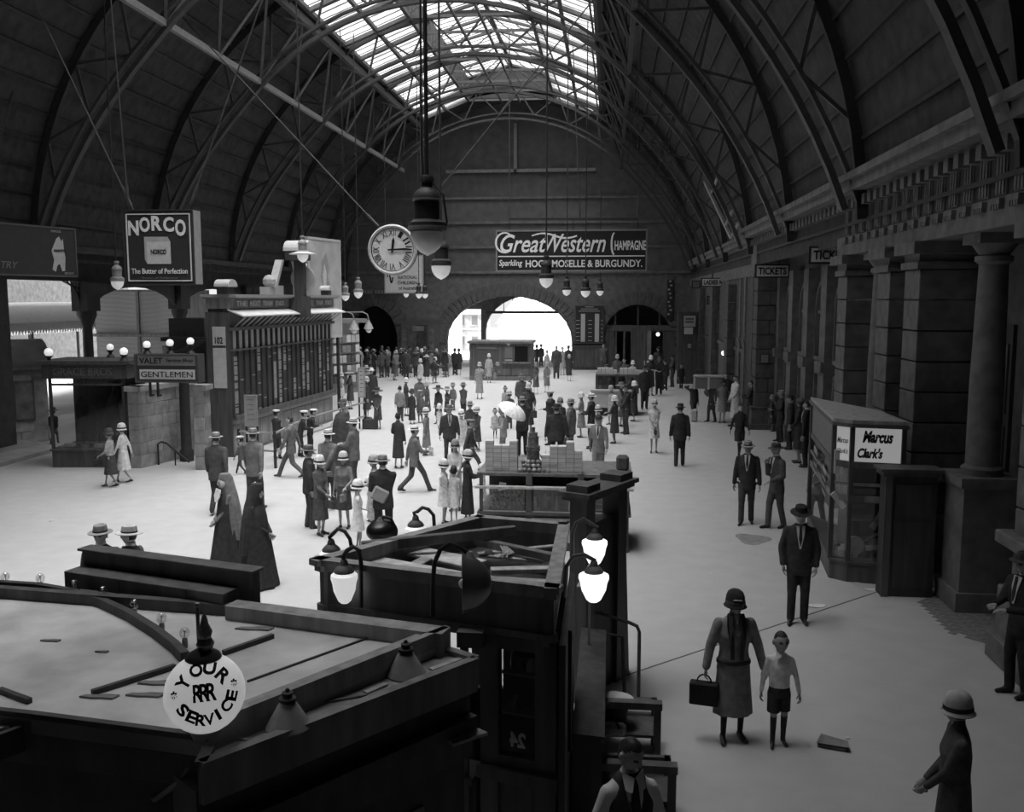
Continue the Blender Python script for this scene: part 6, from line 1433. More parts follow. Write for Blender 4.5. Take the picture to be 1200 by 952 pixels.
def person(px, py, top, face, kind, coat, bot, hat, hatv, pose, label, group=None, cat='person', H=None, ground=None, head=0.0, nod=0.0, lean=0.0, stride=None, hem=None, tie=False, bag=None, skin=SKIN, sleeves=True, sit=False, stock=None, belt=False, body=1.0):
    rnd = random.Random(int(px * 7 + py * 13))
    g = Vector(ground) if ground is not None else gp(px, py); g.z = 0
    dep = math.hypot(g.x, g.y)
    if H is None: H = at_y(px, top, g.y).z
    fem = kind in 'wgn'; child = kind in 'gb'
    Hb = H - (.035 if hat else 0)
    Hb = max(.8, min(Hb, 1.95)); ha = 1.0 if Hb > 1.5 else .84 + .16 * (Hb / 1.5)
    s = (Hb - .245 * ha) / (1.75 - .245); wf = (1.0 if not fem else .9) * body
    if child: wf *= .95
    hi = 2 if dep < 14.5 else (1 if dep < 30 else 0)
    vox = (.014, .021, .03, .042)[0 if dep < 12 else 1 if dep < 21 else 2 if dep < 36 else 3]
    st_ = stride if stride is not None else {'wk': .55, 'rdw': .55}.get(pose, .06)
    hipz = (math.sqrt(max(.845 ** 2 - (st_ * .5) ** 2, .3)) + .075)
    V3 = lambda x, y, z: Vector((x * s * wf if abs(x) > 0 else 0, y * s, z * s))
    fg, jk = Fig(), Fig()
    drop = .92 - hipz
    ly = lambda z: math.tan(lean) * max(z - .9, 0)
    zz = lambda z: z - drop
    # legs
    feet = []
    if not sit:
        for sd in (1, -1):
            fy = st_ / 2 * sd * (1 if rnd.random() < 2 else -1); lift = .05 if fy < -.15 else 0
            hip = V3(sd * .09, 0, hipz); ank = Vector((sd * (.095 if st_ < .3 else .06) * s * wf, fy * s, (.075 + lift) * s))
            kn, ank = ik(hip, ank, .425 * s, .425 * s, Vector((0, 1, 0)))
            lr = (.085, .058, .058, .042) if not fem else (.078, .052, .05, .033)
            if kind == 'm': lr = (.092, .075, .07, .062)
            fg.limb(hip, kn, lr[0] * s, lr[1] * s, 5); fg.limb(kn, ank, lr[2] * s, lr[3] * s, 6 if (fem or kind == 'b') else 5)
            tz = ank.z - .045 * s
            toe = Vector((ank.x + sd * .03 * s, ank.y + .16 * s, max(.03 * s, tz - (.03 * s if lift else 0)))); fg.limb(Vector((ank.x, ank.y - .03 * s, max(.04 * s, tz))), toe, .042 * s, .034 * s, 7, 8)
    # trunk
    tr = [(zz(.84), 0, .155, .105), (zz(.95), 0, .16, .11), (zz(1.06), ly(1.06), .14, .098), (zz(1.27), ly(1.27) + .01, .16, .112), (zz(1.41), ly(1.41), .155, .085), (zz(1.48), ly(1.48), .085, .064), (zz(1.52), ly(1.52), .055, .052)]
    S_ = lambda R_: [(z * s, y * s, rx * s * wf, ry * s * (1 if not fem else .98)) for z, y, rx, ry in R_]
    fg.trunk(S_(tr), 4)
    hb = Vector((0, (ly(1.6) + .015) * s, H - (.035 if hat else 0) - .122 * ha))
    if H != Hb + (.035 if hat else 0): hb.z = Hb - .122 * ha
    hb.z -= drop * s
    fg.limb(Vector((0, ly(1.42) * s, zz(1.42) * s)), hb + Vector((0, -.012, -.06 * ha)), .056 * s + .003, .052 * ha, 0, 10)
    # arms
    A = {'st': ((.27, .02, .80), (.27, .02, .80)), 'wk': ((.26, -.17, .84), (.26, .2, .86)), 'bk': ((.03, -.2, .92), (.03, -.19, .90)), 'fr': ((.04, .23, .95), (.04, .24, .93)),
         'rd': ((.08, .33, 1.14), (.10, .32, 1.12)), 'rdw': ((.12, .34, 1.12), (.26, -.12, .84)), 'fd': ((-.13, .2, 1.16), (-.12, .22, 1.12)), 'pk': ((.235, .07, .88), (.235, .07, .88)),
         'bag': ((.26, .06, .80), (.15, .26, 1.0)), 'ch': ((.05, .2, 1.36), (.1, .24, 1.02)), 'pt': ((.3, .42, 1.2), (.26, .03, .8)), 'ar': ((.2, .3, 1.05), (.27, .02, .8)), 'hd': ((.30, .03, .84), (.33, .08, .78)), 'upb': ((.22, .05, 1.62), (.26, .02, .8)), 'akb': ((.34, -.02, .93), (.34, -.02, .93))}[pose if pose in ('st', 'wk', 'bk', 'fr', 'rd', 'rdw', 'fd', 'pk', 'bag', 'ch', 'pt', 'ar', 'hd', 'upb', 'akb') else 'st']
    wrists = []
    long_sl = sleeves
    for sd, tg_ in ((1, A[0]), (-1, A[1])):
        sh = Vector((sd * (.18 if not fem else .165) * s * wf, ly(1.40) * s, zz(1.40) * s)); T = Vector((sd * tg_[0] * s * wf, (tg_[1] + ly(tg_[2])) * s, zz(tg_[2]) * s))
        el, wr = ik(sh, T, .29 * s, .265 * s, Vector((sd * .7, -1, -.2)))
        ra = (.055, .044, .04, .03) if not child else (.045, .036, .034, .026)
        if kind in 'm' or (fem and long_sl):
            if belt: jk.limb(sh, el, .066 * s, .06 * s, 4); jk.limb(el, wr - (wr - el) * .08, .058 * s, .05 * s, 4)
            jk.limb(sh, el, (.068 if not fem else .055) * s, (.056 if not fem else .045) * s, 4); jk.limb(el, wr - (wr - el) * .08, (.054 if not fem else .043) * s, (.046 if not fem else .036) * s, 4)
            fg.limb(el + (wr - el) * .6, wr, .03 * s, .027 * s, 0)
        elif kind == 'b':
            jk.limb(sh, el, .052 * s, .046 * s, 4); jk.limb(el, wr - (wr - el) * .1, .046 * s, .04 * s, 4); fg.limb(el + (wr - el) * .5, wr, .03 * s, .027 * s, 0)
        elif kind == 'v':
            fg.limb(sh + Vector((-sd * .03, 0, -.035)) * s, el, ra[0] * s * 1.05, ra[1] * s * 1.15, 8); fg.limb(el, wr - (wr - el) * .1, ra[2] * s * 1.2, ra[3] * s * 1.25, 8); fg.limb(el + (wr - el) * .8, wr, ra[3] * s, ra[3] * s * .9, 0)
        else:
            fg.limb(sh, el, ra[0] * s * .9, ra[1] * s * .9, 0); fg.limb(el, wr, ra[2] * s * .9, ra[3] * s * .9, 0)
        wrists.append((wr, (wr - el).normalized(), sd))
    if kind == 'v': fg.seg = [q if q[4] != 4 else q for q in fg.seg]
    # outer clothing
    if kind == 'm':
        jk.trunk(S_([(zz(.74), 0, .185, .13), (zz(.88), 0, .182, .128), (zz(1.05), ly(1.05), .163, .116), (zz(1.27), ly(1.27) + .008, .188, .13), (zz(1.40), ly(1.40), .187, .108), (zz(1.455), ly(1.455), .15, .088), (zz(1.50), ly(1.50), .085, .07), (zz(1.525), ly(1.525), .062, .06)]), 4)
    elif kind == 'v':
        jk.trunk(S_([(zz(.90), 0, .165, .118), (zz(1.06), ly(1.06), .152, .11), (zz(1.27), ly(1.27) + .01, .17, .124), (zz(1.40), ly(1.40), .138, .1), (zz(1.47), ly(1.47), .105, .075), (zz(1.51), ly(1.5), .062, .06)]), 4)
    elif kind == 'b':
        jk.trunk(S_([(zz(.93), 0, .165, .118), (zz(1.0), 0, .175, .128), (zz(1.12), ly(1.1), .165, .12), (zz(1.27), ly(1.27) + .01, .172, .122), (zz(1.40), ly(1.40), .172, .1), (zz(1.455), ly(1.455), .14, .084), (zz(1.5), ly(1.5), .075, .066), (zz(1.52), ly(1.52), .06, .058)]), 4)
    elif kind in 'wg':
        jk.trunk(S_([(zz(.82), 0, .18, .128), (zz(.95), 0, .172, .122), (zz(1.08), ly(1.08), .152, .112), (zz(1.26), ly(1.26) + .012, .17, .13), (zz(1.38), ly(1.38), .172, .1), (zz(1.44), ly(1.44), .135, .08), (zz(1.485), ly(1.48), .075, .064), (zz(1.5), ly(1.5), .057, .055)]), 4)
        if not (fem and long_sl):
            for sd in (1, -1): sh = Vector((sd * .165 * s * wf, ly(1.40) * s, zz(1.39) * s)); jk.limb(sh, sh + Vector((sd * .03, 0, -.06)) * s, .055 * s, .05 * s, 4)
    ob = grow(fg, vox, 5 if hi else 2); oj = grow(jk, vox * (1.0 if hi else 1.05), 6 if hi == 2 else 3) if jk.seg else None
    # hands, head
    ex = MB()
    for wr, d, sd in wrists: hand_into(ex, wr, d, Vector((-sd * .9, .25, 0)) if abs(d.z) > .5 else Vector((0, 0, -1)), s * (1 if not fem else .9), .55 if pose not in ('hd', 'bag') else .9, -sd, hi, 0)
    hm = head_mesh(hi, kind != 'n', fem, ha)
    Rh = Matrix.Rotation(head, 3, 'Z') @ Matrix.Rotation(-nod, 3, 'X')
    k0 = len(ex.v); ex.v += [tuple(hb + Rh @ Vector(p)) for p in hm.v]; ex.f += [tuple(i + k0 for i in f) for f in hm.f]; ex.mi += hm.mi
    EVAL.append(dict(ob=ob, oj=oj, fg=fg, ex=ex, g=g, face=R(face), kind=kind, coat=coat, bot=bot, hat=hat, hatv=hatv, label=label, group=group, cat=cat, s=s, wf=wf, hb=hb, Rh=Rh, ha=ha, hi=hi, hem=hem, tie=tie, bag=bag, wrists=wrists, drop=drop, ly=ly, skin=skin, stock=stock, belt=belt, fem=fem, rnd=rnd, st=st_))

def finish_people():
    bpy.context.view_layer.update(); dg = bpy.context.evaluated_depsgraph_get()
    for e in EVAL:
        def arrays(o):
            m_ = bpy.data.meshes.new_from_object(o.evaluated_get(dg)); n = len(m_.vertices); c = np.empty(n * 3); m_.vertices.foreach_get('co', c)
            fs = [tuple(p.vertices) for p in m_.polygons]; bpy.data.meshes.remove(m_); old = o.data; bpy.data.objects.remove(o); bpy.data.meshes.remove(old); return c.reshape(-1, 3), fs
        v, f = arrays(e['ob']); s, wf, kind, drop, ly = e['s'], e['wf'], e['kind'], e['drop'], e['ly']
        ctr = np.array([v[list(q)].mean(0) for q in f]); tg = classify(ctr, e['fg'].seg)
        topm = cloth(e['coat']) if kind not in ('v',) else paint(.75)
        mats_ = [e['skin'], HAIR, EYE, LIP, topm if kind != 'm' else cloth(.5), cloth(e['bot']), e['stock'] or (cloth(e['bot']) if kind == 'm' else (mat('stocking', .30, .6, .1, 10, 0) if kind in 'wg' else cloth(.05))), mat('shoe', .02, .35, 0, spec=.5), paint(.68)]
        if kind == 'b': mats_[5] = SKIN; mats_[6] = cloth(.04)
        ex = e['ex']; k0 = len(v)
        me = bpy.data.meshes.new('person'); me.from_pydata([tuple(p) for p in v] + ex.v, [], f + [tuple(i + k0 for i in q) for q in ex.f])
        mi = list(tg) + ex.mi
        me.polygons.foreach_set('material_index', [int(q) for q in mi]); me.polygons.foreach_set('use_smooth', [True] * len(me.polygons))
        for m_ in mats_: me.materials.append(m_)
        me.update()
        o = link('person', me, None, 0, e['g']); o.rotation_euler = (0, 0, e['face']); tag(o, e['label'], e['cat'], e['group'])
        rnd, hi = e['rnd'], e['hi']
        zz = lambda z: (z - drop) * s
        if e['oj'] is not None:
            v, f = arrays(e['oj']); vs = [tuple(p) for p in v]; fs = list(f)
            nm = {'m': 'jacket', 'v': 'waistcoat', 'w': 'dress', 'g': 'frock', 'n': 'sleeves', 'b': 'shirt'}.get(kind, 'top')
            mb = MB(); mb.add(vs, fs)
            hem = e['hem'] or (.40 if kind == 'w' else .52)
            split = kind == 'w' and abs(e['bot'] - e['coat']) > .015
            sk_ = MB() if split else mb
            if kind in 'wg':
                n = 32; fl = .205 if kind == 'w' else .215; nz = 5; rings = []; ph = rnd.random() * 6; kf = rnd.choice((7, 8, 9)); pl = rnd.uniform(.035, .07)
                for i in range(nz + 1):
                    t_ = i / nz; z = zz(1.0) + (hem * s - zz(1.0)) * t_; rx, ry = (.162 + (fl - .162) * t_) * s * wf, (.118 + (fl * .8 - .118) * t_) * s
                    rings.append([(rx * (1 + pl * t_ * math.cos(kf * a + ph)) * math.cos(a), ry * (1 + pl * t_ * math.cos(kf * a + ph)) * math.sin(a) + e['st'] * .08 * t_ * math.sin(a), z) for a in [2 * math.pi * k / n for k in range(n)]])
                sk_.loft(rings)
            jo = mb.build(nm, cloth(e['coat']), o, True)
            if split: sk_.build('skirt', cloth(e['bot']), o, True)
        if kind == 'b':
            b = MB(); sc = s * wf
            b.loft([[(rx * sc * math.cos(a), ry * s * math.sin(a), zz(z)) for a in [2 * math.pi * k / 16 for k in range(16)]] for z, rx, ry in ((1.0, .158, .112), (.9, .178, .13), (.8, .182, .13))])
            for sd in (-1, 1): b.loft([[(sd * cx_ * sc + r * s * math.cos(a), fy_ + r * s * 1.1 * math.sin(a), zz(z)) for a in [2 * math.pi * k / 12 for k in range(12)]] for z, cx_, r, fy_ in ((.86, .088, .098, 0), (.7, .09, .1, sd * e['st'] * .12), (.56, .09, .102, sd * e['st'] * .2))])
            b.build('shorts', cloth(e['bot']), o, True)
            if hi == 2: b = MB(); b.ext([(-.075 * s, .07 * s, zz(1.53)), (0, .1 * s, zz(1.5)), (.075 * s, .07 * s, zz(1.53)), (.07 * s, .115 * s, zz(1.43)), (.0, .11 * s, zz(1.49)), (-.07 * s, .115 * s, zz(1.43))], (0, .008, 0)); b.build('collar', cloth(e['coat'] * 1.2), o)
        if e['belt']:
            b = MB(); b.loft([[(rx * s * wf * math.cos(a), ry * s * math.sin(a), zz(z)) for a in [2 * math.pi * k / 24 for k in range(24)]] for z, rx, ry in ((.93, .17, .128), (.935, .182, .138), (.97, .179, .136), (.975, .168, .126))]); b.build('belt', cloth(.035), o, True)
            for sd in (-1, 1): b = MB(); b.ext([(sd * .045 * s, .07 * s, zz(1.53)), (sd * .095 * s, .04 * s, zz(1.52)), (sd * .115 * s, .125 * s, zz(1.40)), (sd * .085 * s, .168 * s, zz(1.2)), (sd * .075 * s, .165 * s, zz(1.02)), (sd * .03 * s, .165 * s, zz(1.02)), (sd * .035 * s, .17 * s, zz(1.2)), (sd * .055 * s, .145 * s, zz(1.38))], (0, .012 * s, 0)); b.build('lapel_band', cloth(.04), o)
            b = MB(); b.ext([(-.03 * s, .07 * s, zz(1.52)), (.03 * s, .07 * s, zz(1.52)), (0, .13 * s, zz(1.42))], (0, .01, 0)); b.build('neckline', SKIN, o)
            b = MB(); b.tube([(.06 * s * math.cos(a), .09 * s + .05 * s, zz(1.45) + .07 * s * math.sin(a)) for a in np.linspace(math.pi, 2 * math.pi, 9)], .006, 5); b.build('necklace', card(.05), o)
            b = MB(); b.ext([(-.03, .1 * s, 0), (.05, .1 * s, .01), (.03, .115 * s, .022), (-.05, .112 * s, .012)], (0, .006, 0)); b.v = [tuple(Vector(p) + e['hb'] + Vector((0, 0, .045))) for p in b.v]; b.build('hat_trim', card(.7), o)
        if kind == 'm' and hi:                    # shirt front, tie and collar of a suit
            b = MB(); b.loft([[(.066 * s * math.cos(q), ly(1.5) * s + .064 * s * math.sin(q), zz(z) ) for q in [2 * math.pi * k / 12 for k in range(12)]] for z in (1.505, 1.55)], caps=False); b.build('collar', paint(.7), o, True)
            b = MB(); y1, y0 = .107 * s + ly(1.42) * s, .143 * s + ly(1.2) * s
            b.ext([(-.062 * s, y1 - .02 * s, zz(1.49)), (.062 * s, y1 - .02 * s, zz(1.49)), (.05 * s, y1 + .022 * s, zz(1.36)), (.012 * s, y0, zz(1.16)), (-.012 * s, y0, zz(1.16)), (-.05 * s, y1 + .022 * s, zz(1.36))], (0, .008 * s, 0)); b.build('shirt_front', paint(.7), o)
            b = MB(); b.ext([(-.014 * s, y1 + .0 * s, zz(1.49)), (.014 * s, y1 + .0 * s, zz(1.49)), (.024 * s, y1 + .026 * s, zz(1.3)), (0, y0 + .004, zz(1.19)), (-.024 * s, y1 + .026 * s, zz(1.3))], (0, .016 * s, 0)); b.build('tie', cloth(.03), o)
        if kind == 'v':
            b = MB(); y1, y0 = .10 * s, .138 * s
            b.ext([(-.07 * s, y1 - .03 * s, zz(1.48)), (.07 * s, y1 - .03 * s, zz(1.48)), (.05 * s, y1 + .022 * s, zz(1.36)), (.0, y0, zz(1.14)), (-.05 * s, y1 + .022 * s, zz(1.36))], (0, .01 * s, 0)); b.build('shirt_front', paint(.75), o)
            b = MB(); b.ext([(-.018 * s, y1 - .01, zz(1.49)), (.018 * s, y1 - .01, zz(1.49)), (.032 * s, y1 + .03 * s, zz(1.28)), (0, y0 + .01, zz(1.1)), (-.032 * s, y1 + .03 * s, zz(1.28))], (0, .02 * s, 0)); b.build('tie', cloth(.03), o)
            for sd in (-1, 1): b = MB(); b.ext([(sd * .005, y1 + .0, zz(1.5)), (sd * .075 * s, y1 - .05 * s, zz(1.53)), (sd * .07 * s, y1 + .01 * s, zz(1.43)), (sd * .03 * s, y1 + .035 * s, zz(1.42))], (0, .01, 0)); b.build('collar_wing', paint(.75), o)
        hk = e['hat']
        if hk:
            crown, brim, band, stx = hat_parts('cap' if hk == 'ucap' else hk, hi); n_ = 20 if hi == 2 else 12
            b = MB(); b.lathe(crown, n_)
            if brim: b.lathe(brim, n_)
            if hk in ('cap', 'ucap'): b.ext([(-.08, .07, -.005), (-.06, .12, -.012), (0, .145, -.018), (.06, .12, -.012), (.08, .07, -.005), (0, .08, -.0)], (0, 0, .008))
            zoff = .048 * e['ha'] if hk != 'cloche' else .03 * e['ha']
            tilt = Matrix.Rotation(rnd.uniform(-.08, .05), 3, 'X')
            T_ = lambda p: tuple(e['hb'] + e['Rh'] @ (tilt @ (Vector((p[0] * .9, p[1] * stx * .92, p[2] * .95)) * e['ha']) + Vector((0, -.002, zoff))))
            b.v = [T_(p) for p in b.v]; ho = b.build('hat', cloth(e['hatv']), o, True)
            if band and hi:
                b2 = MB(); b2.lathe(band, n_); b2.v = [T_(p) for p in b2.v]; b2.build('hat_band', cloth(.03 if e['hatv'] > .1 else .09), ho)
            if hk == 'ucap': b2 = MB(); b2.lathe([(.097, -.012), (.1, -.012), (.106, .02), (.103, .02)], n_); b2.v = [T_(p) for p in b2.v]; b2.build('hat_band', cloth(.03), ho)
        if kind == 'n':
            b = MB(); n = 30; rings = []
            for i, (z, rx, ry, pl) in enumerate(((1.44, .085, .07, 0), (1.38, .17, .12, 0), (1.22, .2, .155, .01), (1.0, .22, .18, .03), (.6, .27, .24, .06), (.2, .32, .3, .08), (.03, .34, .33, .09))):
                rings.append([(rx * s * (1 + pl * math.cos(9 * a + 1)) * math.cos(a), ry * s * (1 + pl * math.cos(9 * a + 1)) * math.sin(a), z * s) for a in [2 * math.pi * k / n for k in range(n)]])
            b.loft(rings); b.build('habit', cloth(.03), o, True)
            b = MB(); rings = []; hb = e['hb']
            for (dz, y, rx, ry, pl) in ((.17, -.01, .02, .02, 0), (.16, -.005, .075, .085, 0), (.09, -.015, .108, .122, 0), (-.05, -.05, .125, .12, .0), (-.2, -.075, .19, .13, .02), (-.4, -.085, .245, .145, .04), (-.7, -.1, .275, .16, .07), (-.98, -.12, .29, .17, .09)):
                rings.append([(rx * (1 + pl * math.cos(8 * a)) * math.cos(a), y + hb.y + ry * (1 + pl * math.cos(8 * a)) * math.sin(a), hb.z + dz) for a in [2 * math.pi * k / n for k in range(n)]])
            b.loft(rings); b.build('veil', cloth(e['coat']), o, True)
            if e['hatv'] > .1:
                b = MB(); b.sphere((0, hb.y + .012, hb.z + .005), .1, 18, 0, 1.12); b.build('coif', cloth(.55), o, True)
                b = MB(); b.ext([(-.1, hb.y + .11, hb.z - .1), (.1, hb.y + .11, hb.z - .1), (.12, hb.y + .14, hb.z - .22), (.04, hb.y + .165, hb.z - .32), (-.04, hb.y + .165, hb.z - .32), (-.12, hb.y + .14, hb.z - .22)], (0, .012, 0)); b.build('wimple', cloth(.6), o)
                hm = head_mesh(2, False, True, .92); b = MB(); b.v = [(p[0] * .85, p[1] * .8 + hb.y + .055, p[2] * .85 + hb.z) for p in hm.v]; b.f = hm.f; b.mi = hm.mi; b.build('face', [SKIN, HAIR, EYE, LIP], o, True)
        if e['bag']:
            bk, sd, v, lb = e['bag'][:4]; wr, d, _ = e['wrists'][0 if sd == 'R' else 1]
            Rz = Matrix.Rotation(e['face'], 3, 'Z'); pos = e['g'] + Rz @ (wr + d * .09 * s)
            bt = thing(bk, lb, 'bag' if 'bag' in bk else bk.replace('_', ' ').split()[-1], pos, e['face'] + (e['bag'][4] if len(e['bag']) > 4 else 0))
            if bk == 'handbag' or bk == 'suitcase' or bk == 'shopping_bag':
                w2, h2, t2 = {'handbag': (.11, .16, .035), 'suitcase': (.2, .27, .06), 'shopping_bag': (.15, .24, .06)}[bk]
                b = MB(); b.box(-t2, t2, -w2, w2, -h2 - .07, -.07); b.build('bag_body', cloth(v), bt, bevel=.012)
                b = MB(); b.tube([(0, w2 * .5 * math.cos(q), -.07 + .085 * math.sin(q)) for q in np.linspace(0, math.pi, 8)], .009, 6); b.build('handle', cloth(v * .8), bt)
            else:
                w2, h2, t2 = {'parcel': (.15, .1, .07), 'newspaper': (.16, .22, .008), 'umbrella': (.05, .4, .05), 'box_parcel': (.17, .09, .1)}.get(bk, (.12, .08, .05))
                b = MB()
                if bk == 'umbrella': b.lathe([(.004, -.75), (.02, -.6), (.035, -.2), (.015, 0), (.012, .1)], 10)
                else: b.box(-w2, w2, -t2, t2, -h2 * .5, h2 * .5)
                b.build('wrapping' if 'parcel' in bk else 'body', cloth(v), bt, bevel=.006 if bk != 'newspaper' else 0)
P_ = person

# ---- left of the hall
P_(131, 571, 500, 95, 'w', .32, .05, 'cloche', .05, 'bag', 'woman in pale coat and dark hat walking towards the show case, nearer of the pair', stride=.4, bag=('handbag', 'L', .03, 'dark handbag held by the nearer walking woman near the stair walls'))
P_(146, 566, 494, 95, 'w', .55, .55, 'cloche', .5, 'wk', 'woman in white coat and white hat just behind the dark hatted walker', stride=.45)
P_(64, 521, 476, 10, 'm', .04, .04, 'fedora', .1, 'wk', 'lone dark man walking away along the kerb by the stone office', skin=SKIN)
P_(117, 768, 614, 205, 'm', .06, .05, 'fedora', .2, 'st', 'man in dark suit and grey hat facing us behind the roof sign box', ground=gp(117, 614, 1.76), H=1.76, head=R(-20), tie=True)
P_(157, 768, 615, 85, 'm', .10, .06, 'straw', .4, 'ar', 'man in grey suit and pale banded hat talking behind the roof sign box', ground=gp(152, 615, 1.76), H=1.76, head=R(10))
P_(268, 667, 571, 135, 'n', .16, .03, None, .5, 'fr', 'nun with white wimple and grey veil walking by the second nun', H=1.66)
P_(304, 687, 574, 262, 'n', .035, .03, None, .0, 'fr', 'nun wholly in black with her back to the white wimpled nun', H=1.68)
P_(256, 602, 502, 4, 'm', .06, .035, 'fedora', .22, 'wk', 'broad man in dark suit and grey hat walking away, next to the stair pillar', stride=.4, H=1.84)
P_(299, 598, 500, -6, 'm', .13, .05, 'fedora', .2, 'wk', 'man in lighter grey jacket walking away behind the nuns', stride=.25, H=1.86)
P_(283, 556, 508, 80, 'm', .08, .06, 'ucap', .5, 'wk', 'half hidden man in pale cap striding beyond the grey jacketed man', stride=.6)
P_(342, 560, 484, 88, 'm', .11, .09, None, .1, 'wk', 'bareheaded man in grey suit striding along the indicator barrier', stride=.75, skin=SKIN)
P_(352, 536, 480, 300, 'm', .03, .03, 'ucap', .6, 'rd', 'first railway man in white topped cap at the foot of the indicator', lean=.25)
P_(364, 532, 478, 290, 'm', .03, .03, 'ucap', .55, 'rd', 'second railway man in white topped cap at the foot of the indicator', lean=.2)
P_(325, 538, 494, 330, 'm', .04, .04, 'ucap', .55, 'fd', 'third railway man with only a pale cap showing under the indicator', H=1.5)
P_(386, 597, 486, 345, 'm', .13, .04, 'straw', .45, 'bk', 'man in pale hat holding a bundle behind his back near the draped roll', bag=('box_parcel', 'R', .15, 'dark bundle held behind the back of the pale hatted man'), H=1.82)
P_(416, 575, 490, 80, 'm', .12, .06, 'straw', .35, 'rd', 'man in wide pale hat reading beside the dark draped roll')
P_(407, 545, 467, 130, 'm', .12, .1, 'fedora', .12, 'fd', 'man leaning with folded arms behind the dark draped roll', lean=.1)
P_(363, 619, 527, 300, 'm', .04, .05, 'fedora', .12, 'st', 'dark suited man hidden behind the woman in a white bonnet hat', H=1.74)
P_(376, 627, 537, 240, 'w', .10, .06, 'cloche', .5, 'fr', 'woman in dark coat and white cloche at the front of the lower group', bag=('handbag', 'R', .05, 'dark handbag of the woman in the white cloche'), hem=.36, H=1.64)
P_(404, 619, 533, 175, 'w', .17, .06, 'cloche', .42, 'bag', 'woman in grey blouse and dark skirt with a patterned pale hat', bag=('handbag', 'L', .18, 'grey handbag of the woman in the grey blouse'), H=1.62, hem=.45)
P_(420, 644, 562, 290, 'g', .66, .66, 'cloche', .6, 'ar', 'girl in white frock and white cap reaching towards the man with a parcel', sleeves=False, H=1.36)
P_(440, 628, 535, 100, 'w', .34, .34, 'cloche', .3, 'ar', 'woman in light print dress and striped hat beside the white frocked girl', H=1.66)
P_(434, 612, 560, 110, 'g', .5, .5, 'cloche', .5, 'st', 'small child in pale bonnet between the print dress and the dark suit', H=1.0)
P_(450, 641, 530, 10, 'm', .035, .03, 'fedora', .2, 'ch', 'stout man in dark suit seen from behind, parcel under his arm', body=1.1, H=1.78)
P_(443, 503, 453, 185, 'w', .10, .06, 'wide', .05, 'fr', 'woman in dark cape and hat waiting with a bag in front of her', bag=('handbag', 'R', .08, 'handbag held in front by the waiting woman in the dark cape'))
P_(430, 491, 441, 290, 'w', .05, .05, 'cloche', .3, 'st', 'woman in long dark coat just behind the narrow white notice')
P_(436, 478, 431, 200, 'm', .04, .04, 'straw', .6, 'st', 'man in white hat standing behind the long dark coated woman')
P_(411, 480, 433, 120, 'w', .06, .06, 'wide', .2, 'rd', 'woman in black with a paper by the bookstall', bag=('newspaper', 'L', .5, 'paper held by the woman in black at the bookstall'))
P_(401, 473, 436, 60, 'w', .5, .5, 'cloche', .5, 'rd', 'woman in pale summer dress at the bookstall corner')
P_(430, 470, 428, 30, 'm', .2, .1, 'fedora', .3, 'st', 'grey man just past the bookstall')
# ---- centre left
P_(467, 549, 483, 350, 'w', .035, .035, None, .05, 'bag', 'bareheaded woman in long black dress seen from behind', hem=.34, bag=('handbag', 'L', .04, 'black bag on the arm of the woman in the long black dress'))
P_(486, 577, 494, 300, 'm', .13, .06, 'boater', .5, 'rdw', 'man in boater and grey jacket striding with a paper in hand', stride=.75, bag=('newspaper', 'R', .6, 'folded newspaper in the hand of the striding man in a boater'))
P_(500, 534, 477, 85, 'w', .17, .17, 'cloche', .45, 'pt', 'woman in long grey coat holding out her arm near the boater man', hem=.32)
P_(469, 494, 452, 355, 'm', .22, .06, None, .04, 'st', 'man in light grey jacket seen from behind in the centre left cluster')
P_(483, 497, 455, 350, 'w', .04, .04, 'cloche', .05, 'st', 'woman in long black coat beside the light grey jacket', hem=.2)
P_(476, 488, 442, 300, 'w', .06, .06, 'cloche', .45, 'ar', 'pale hatted woman in dark dress at the back of the centre left cluster')
P_(492, 485, 440, 200, 'm', .14, .12, 'straw', .4, 'st', 'man in grey with light hat at the far side of the centre left cluster')
P_(501, 492, 446, 120, 'w', .1, .1, 'cloche', .35, 'st', 'woman in checked grey coat at the edge of the centre left cluster')
P_(493, 496, 461, 160, 'b', .12, .1, 'cap', .2, 'st', 'boy half hidden among the centre left cluster', H=1.3)
P_(515, 507, 471, 200, 'g', .6, .6, 'cloche', .55, 'st', 'little child in white standing alone before the big dark hats', H=1.05, sleeves=False)
P_(514, 497, 462, 150, 'w', .05, .05, 'wide', .06, 'st', 'woman under a wide round dark hat behind the little white child', H=1.5)
P_(524, 491, 452, 240, 'w', .09, .07, 'wide', .25, 'rd', 'woman in pale flowered hat beside the wide round dark hat')
P_(531, 482, 448, 160, 'm', .14, .1, 'fedora', .25, 'st', 'grey hatted man facing us behind the flowered hat')
P_(543, 489, 448, 350, 'm', .09, .05, 'fedora', .18, 'fr', 'man in dark grey suit with his back to us beside the flowered hat group')
P_(527, 543, 474, 195, 'm', .045, .04, 'fedora', .15, 'st', 'portly man in black suit and dark hat facing us in mid hall', body=1.12, tie=True)
P_(541, 534, 479, 170, 'w', .5, .5, 'cloche', .6, 'st', 'woman in white dress just behind the portly black suited man')
P_(551, 556, 486, 275, 'm', .05, .045, 'cap', .15, 'wk', 'man in dark overcoat and cap striding past the fruit cartons', stride=.8)
P_(559, 529, 475, 160, 'w', .06, .06, 'cloche', .5, 'fr', 'woman in dark coat and white hat behind the striding man in a cap')
P_(551, 517, 470, 20, 'm', .07, .05, 'fedora', .2, 'st', 'man in dark coat and tall grey hat turned away behind the white dress')
P_(548, 611, 552, 290, 'w', .03, .03, 'cloche', .4, 'rd', 'woman in black cloak and pale hat at the end of the fruit stall', hem=.2, H=1.56)
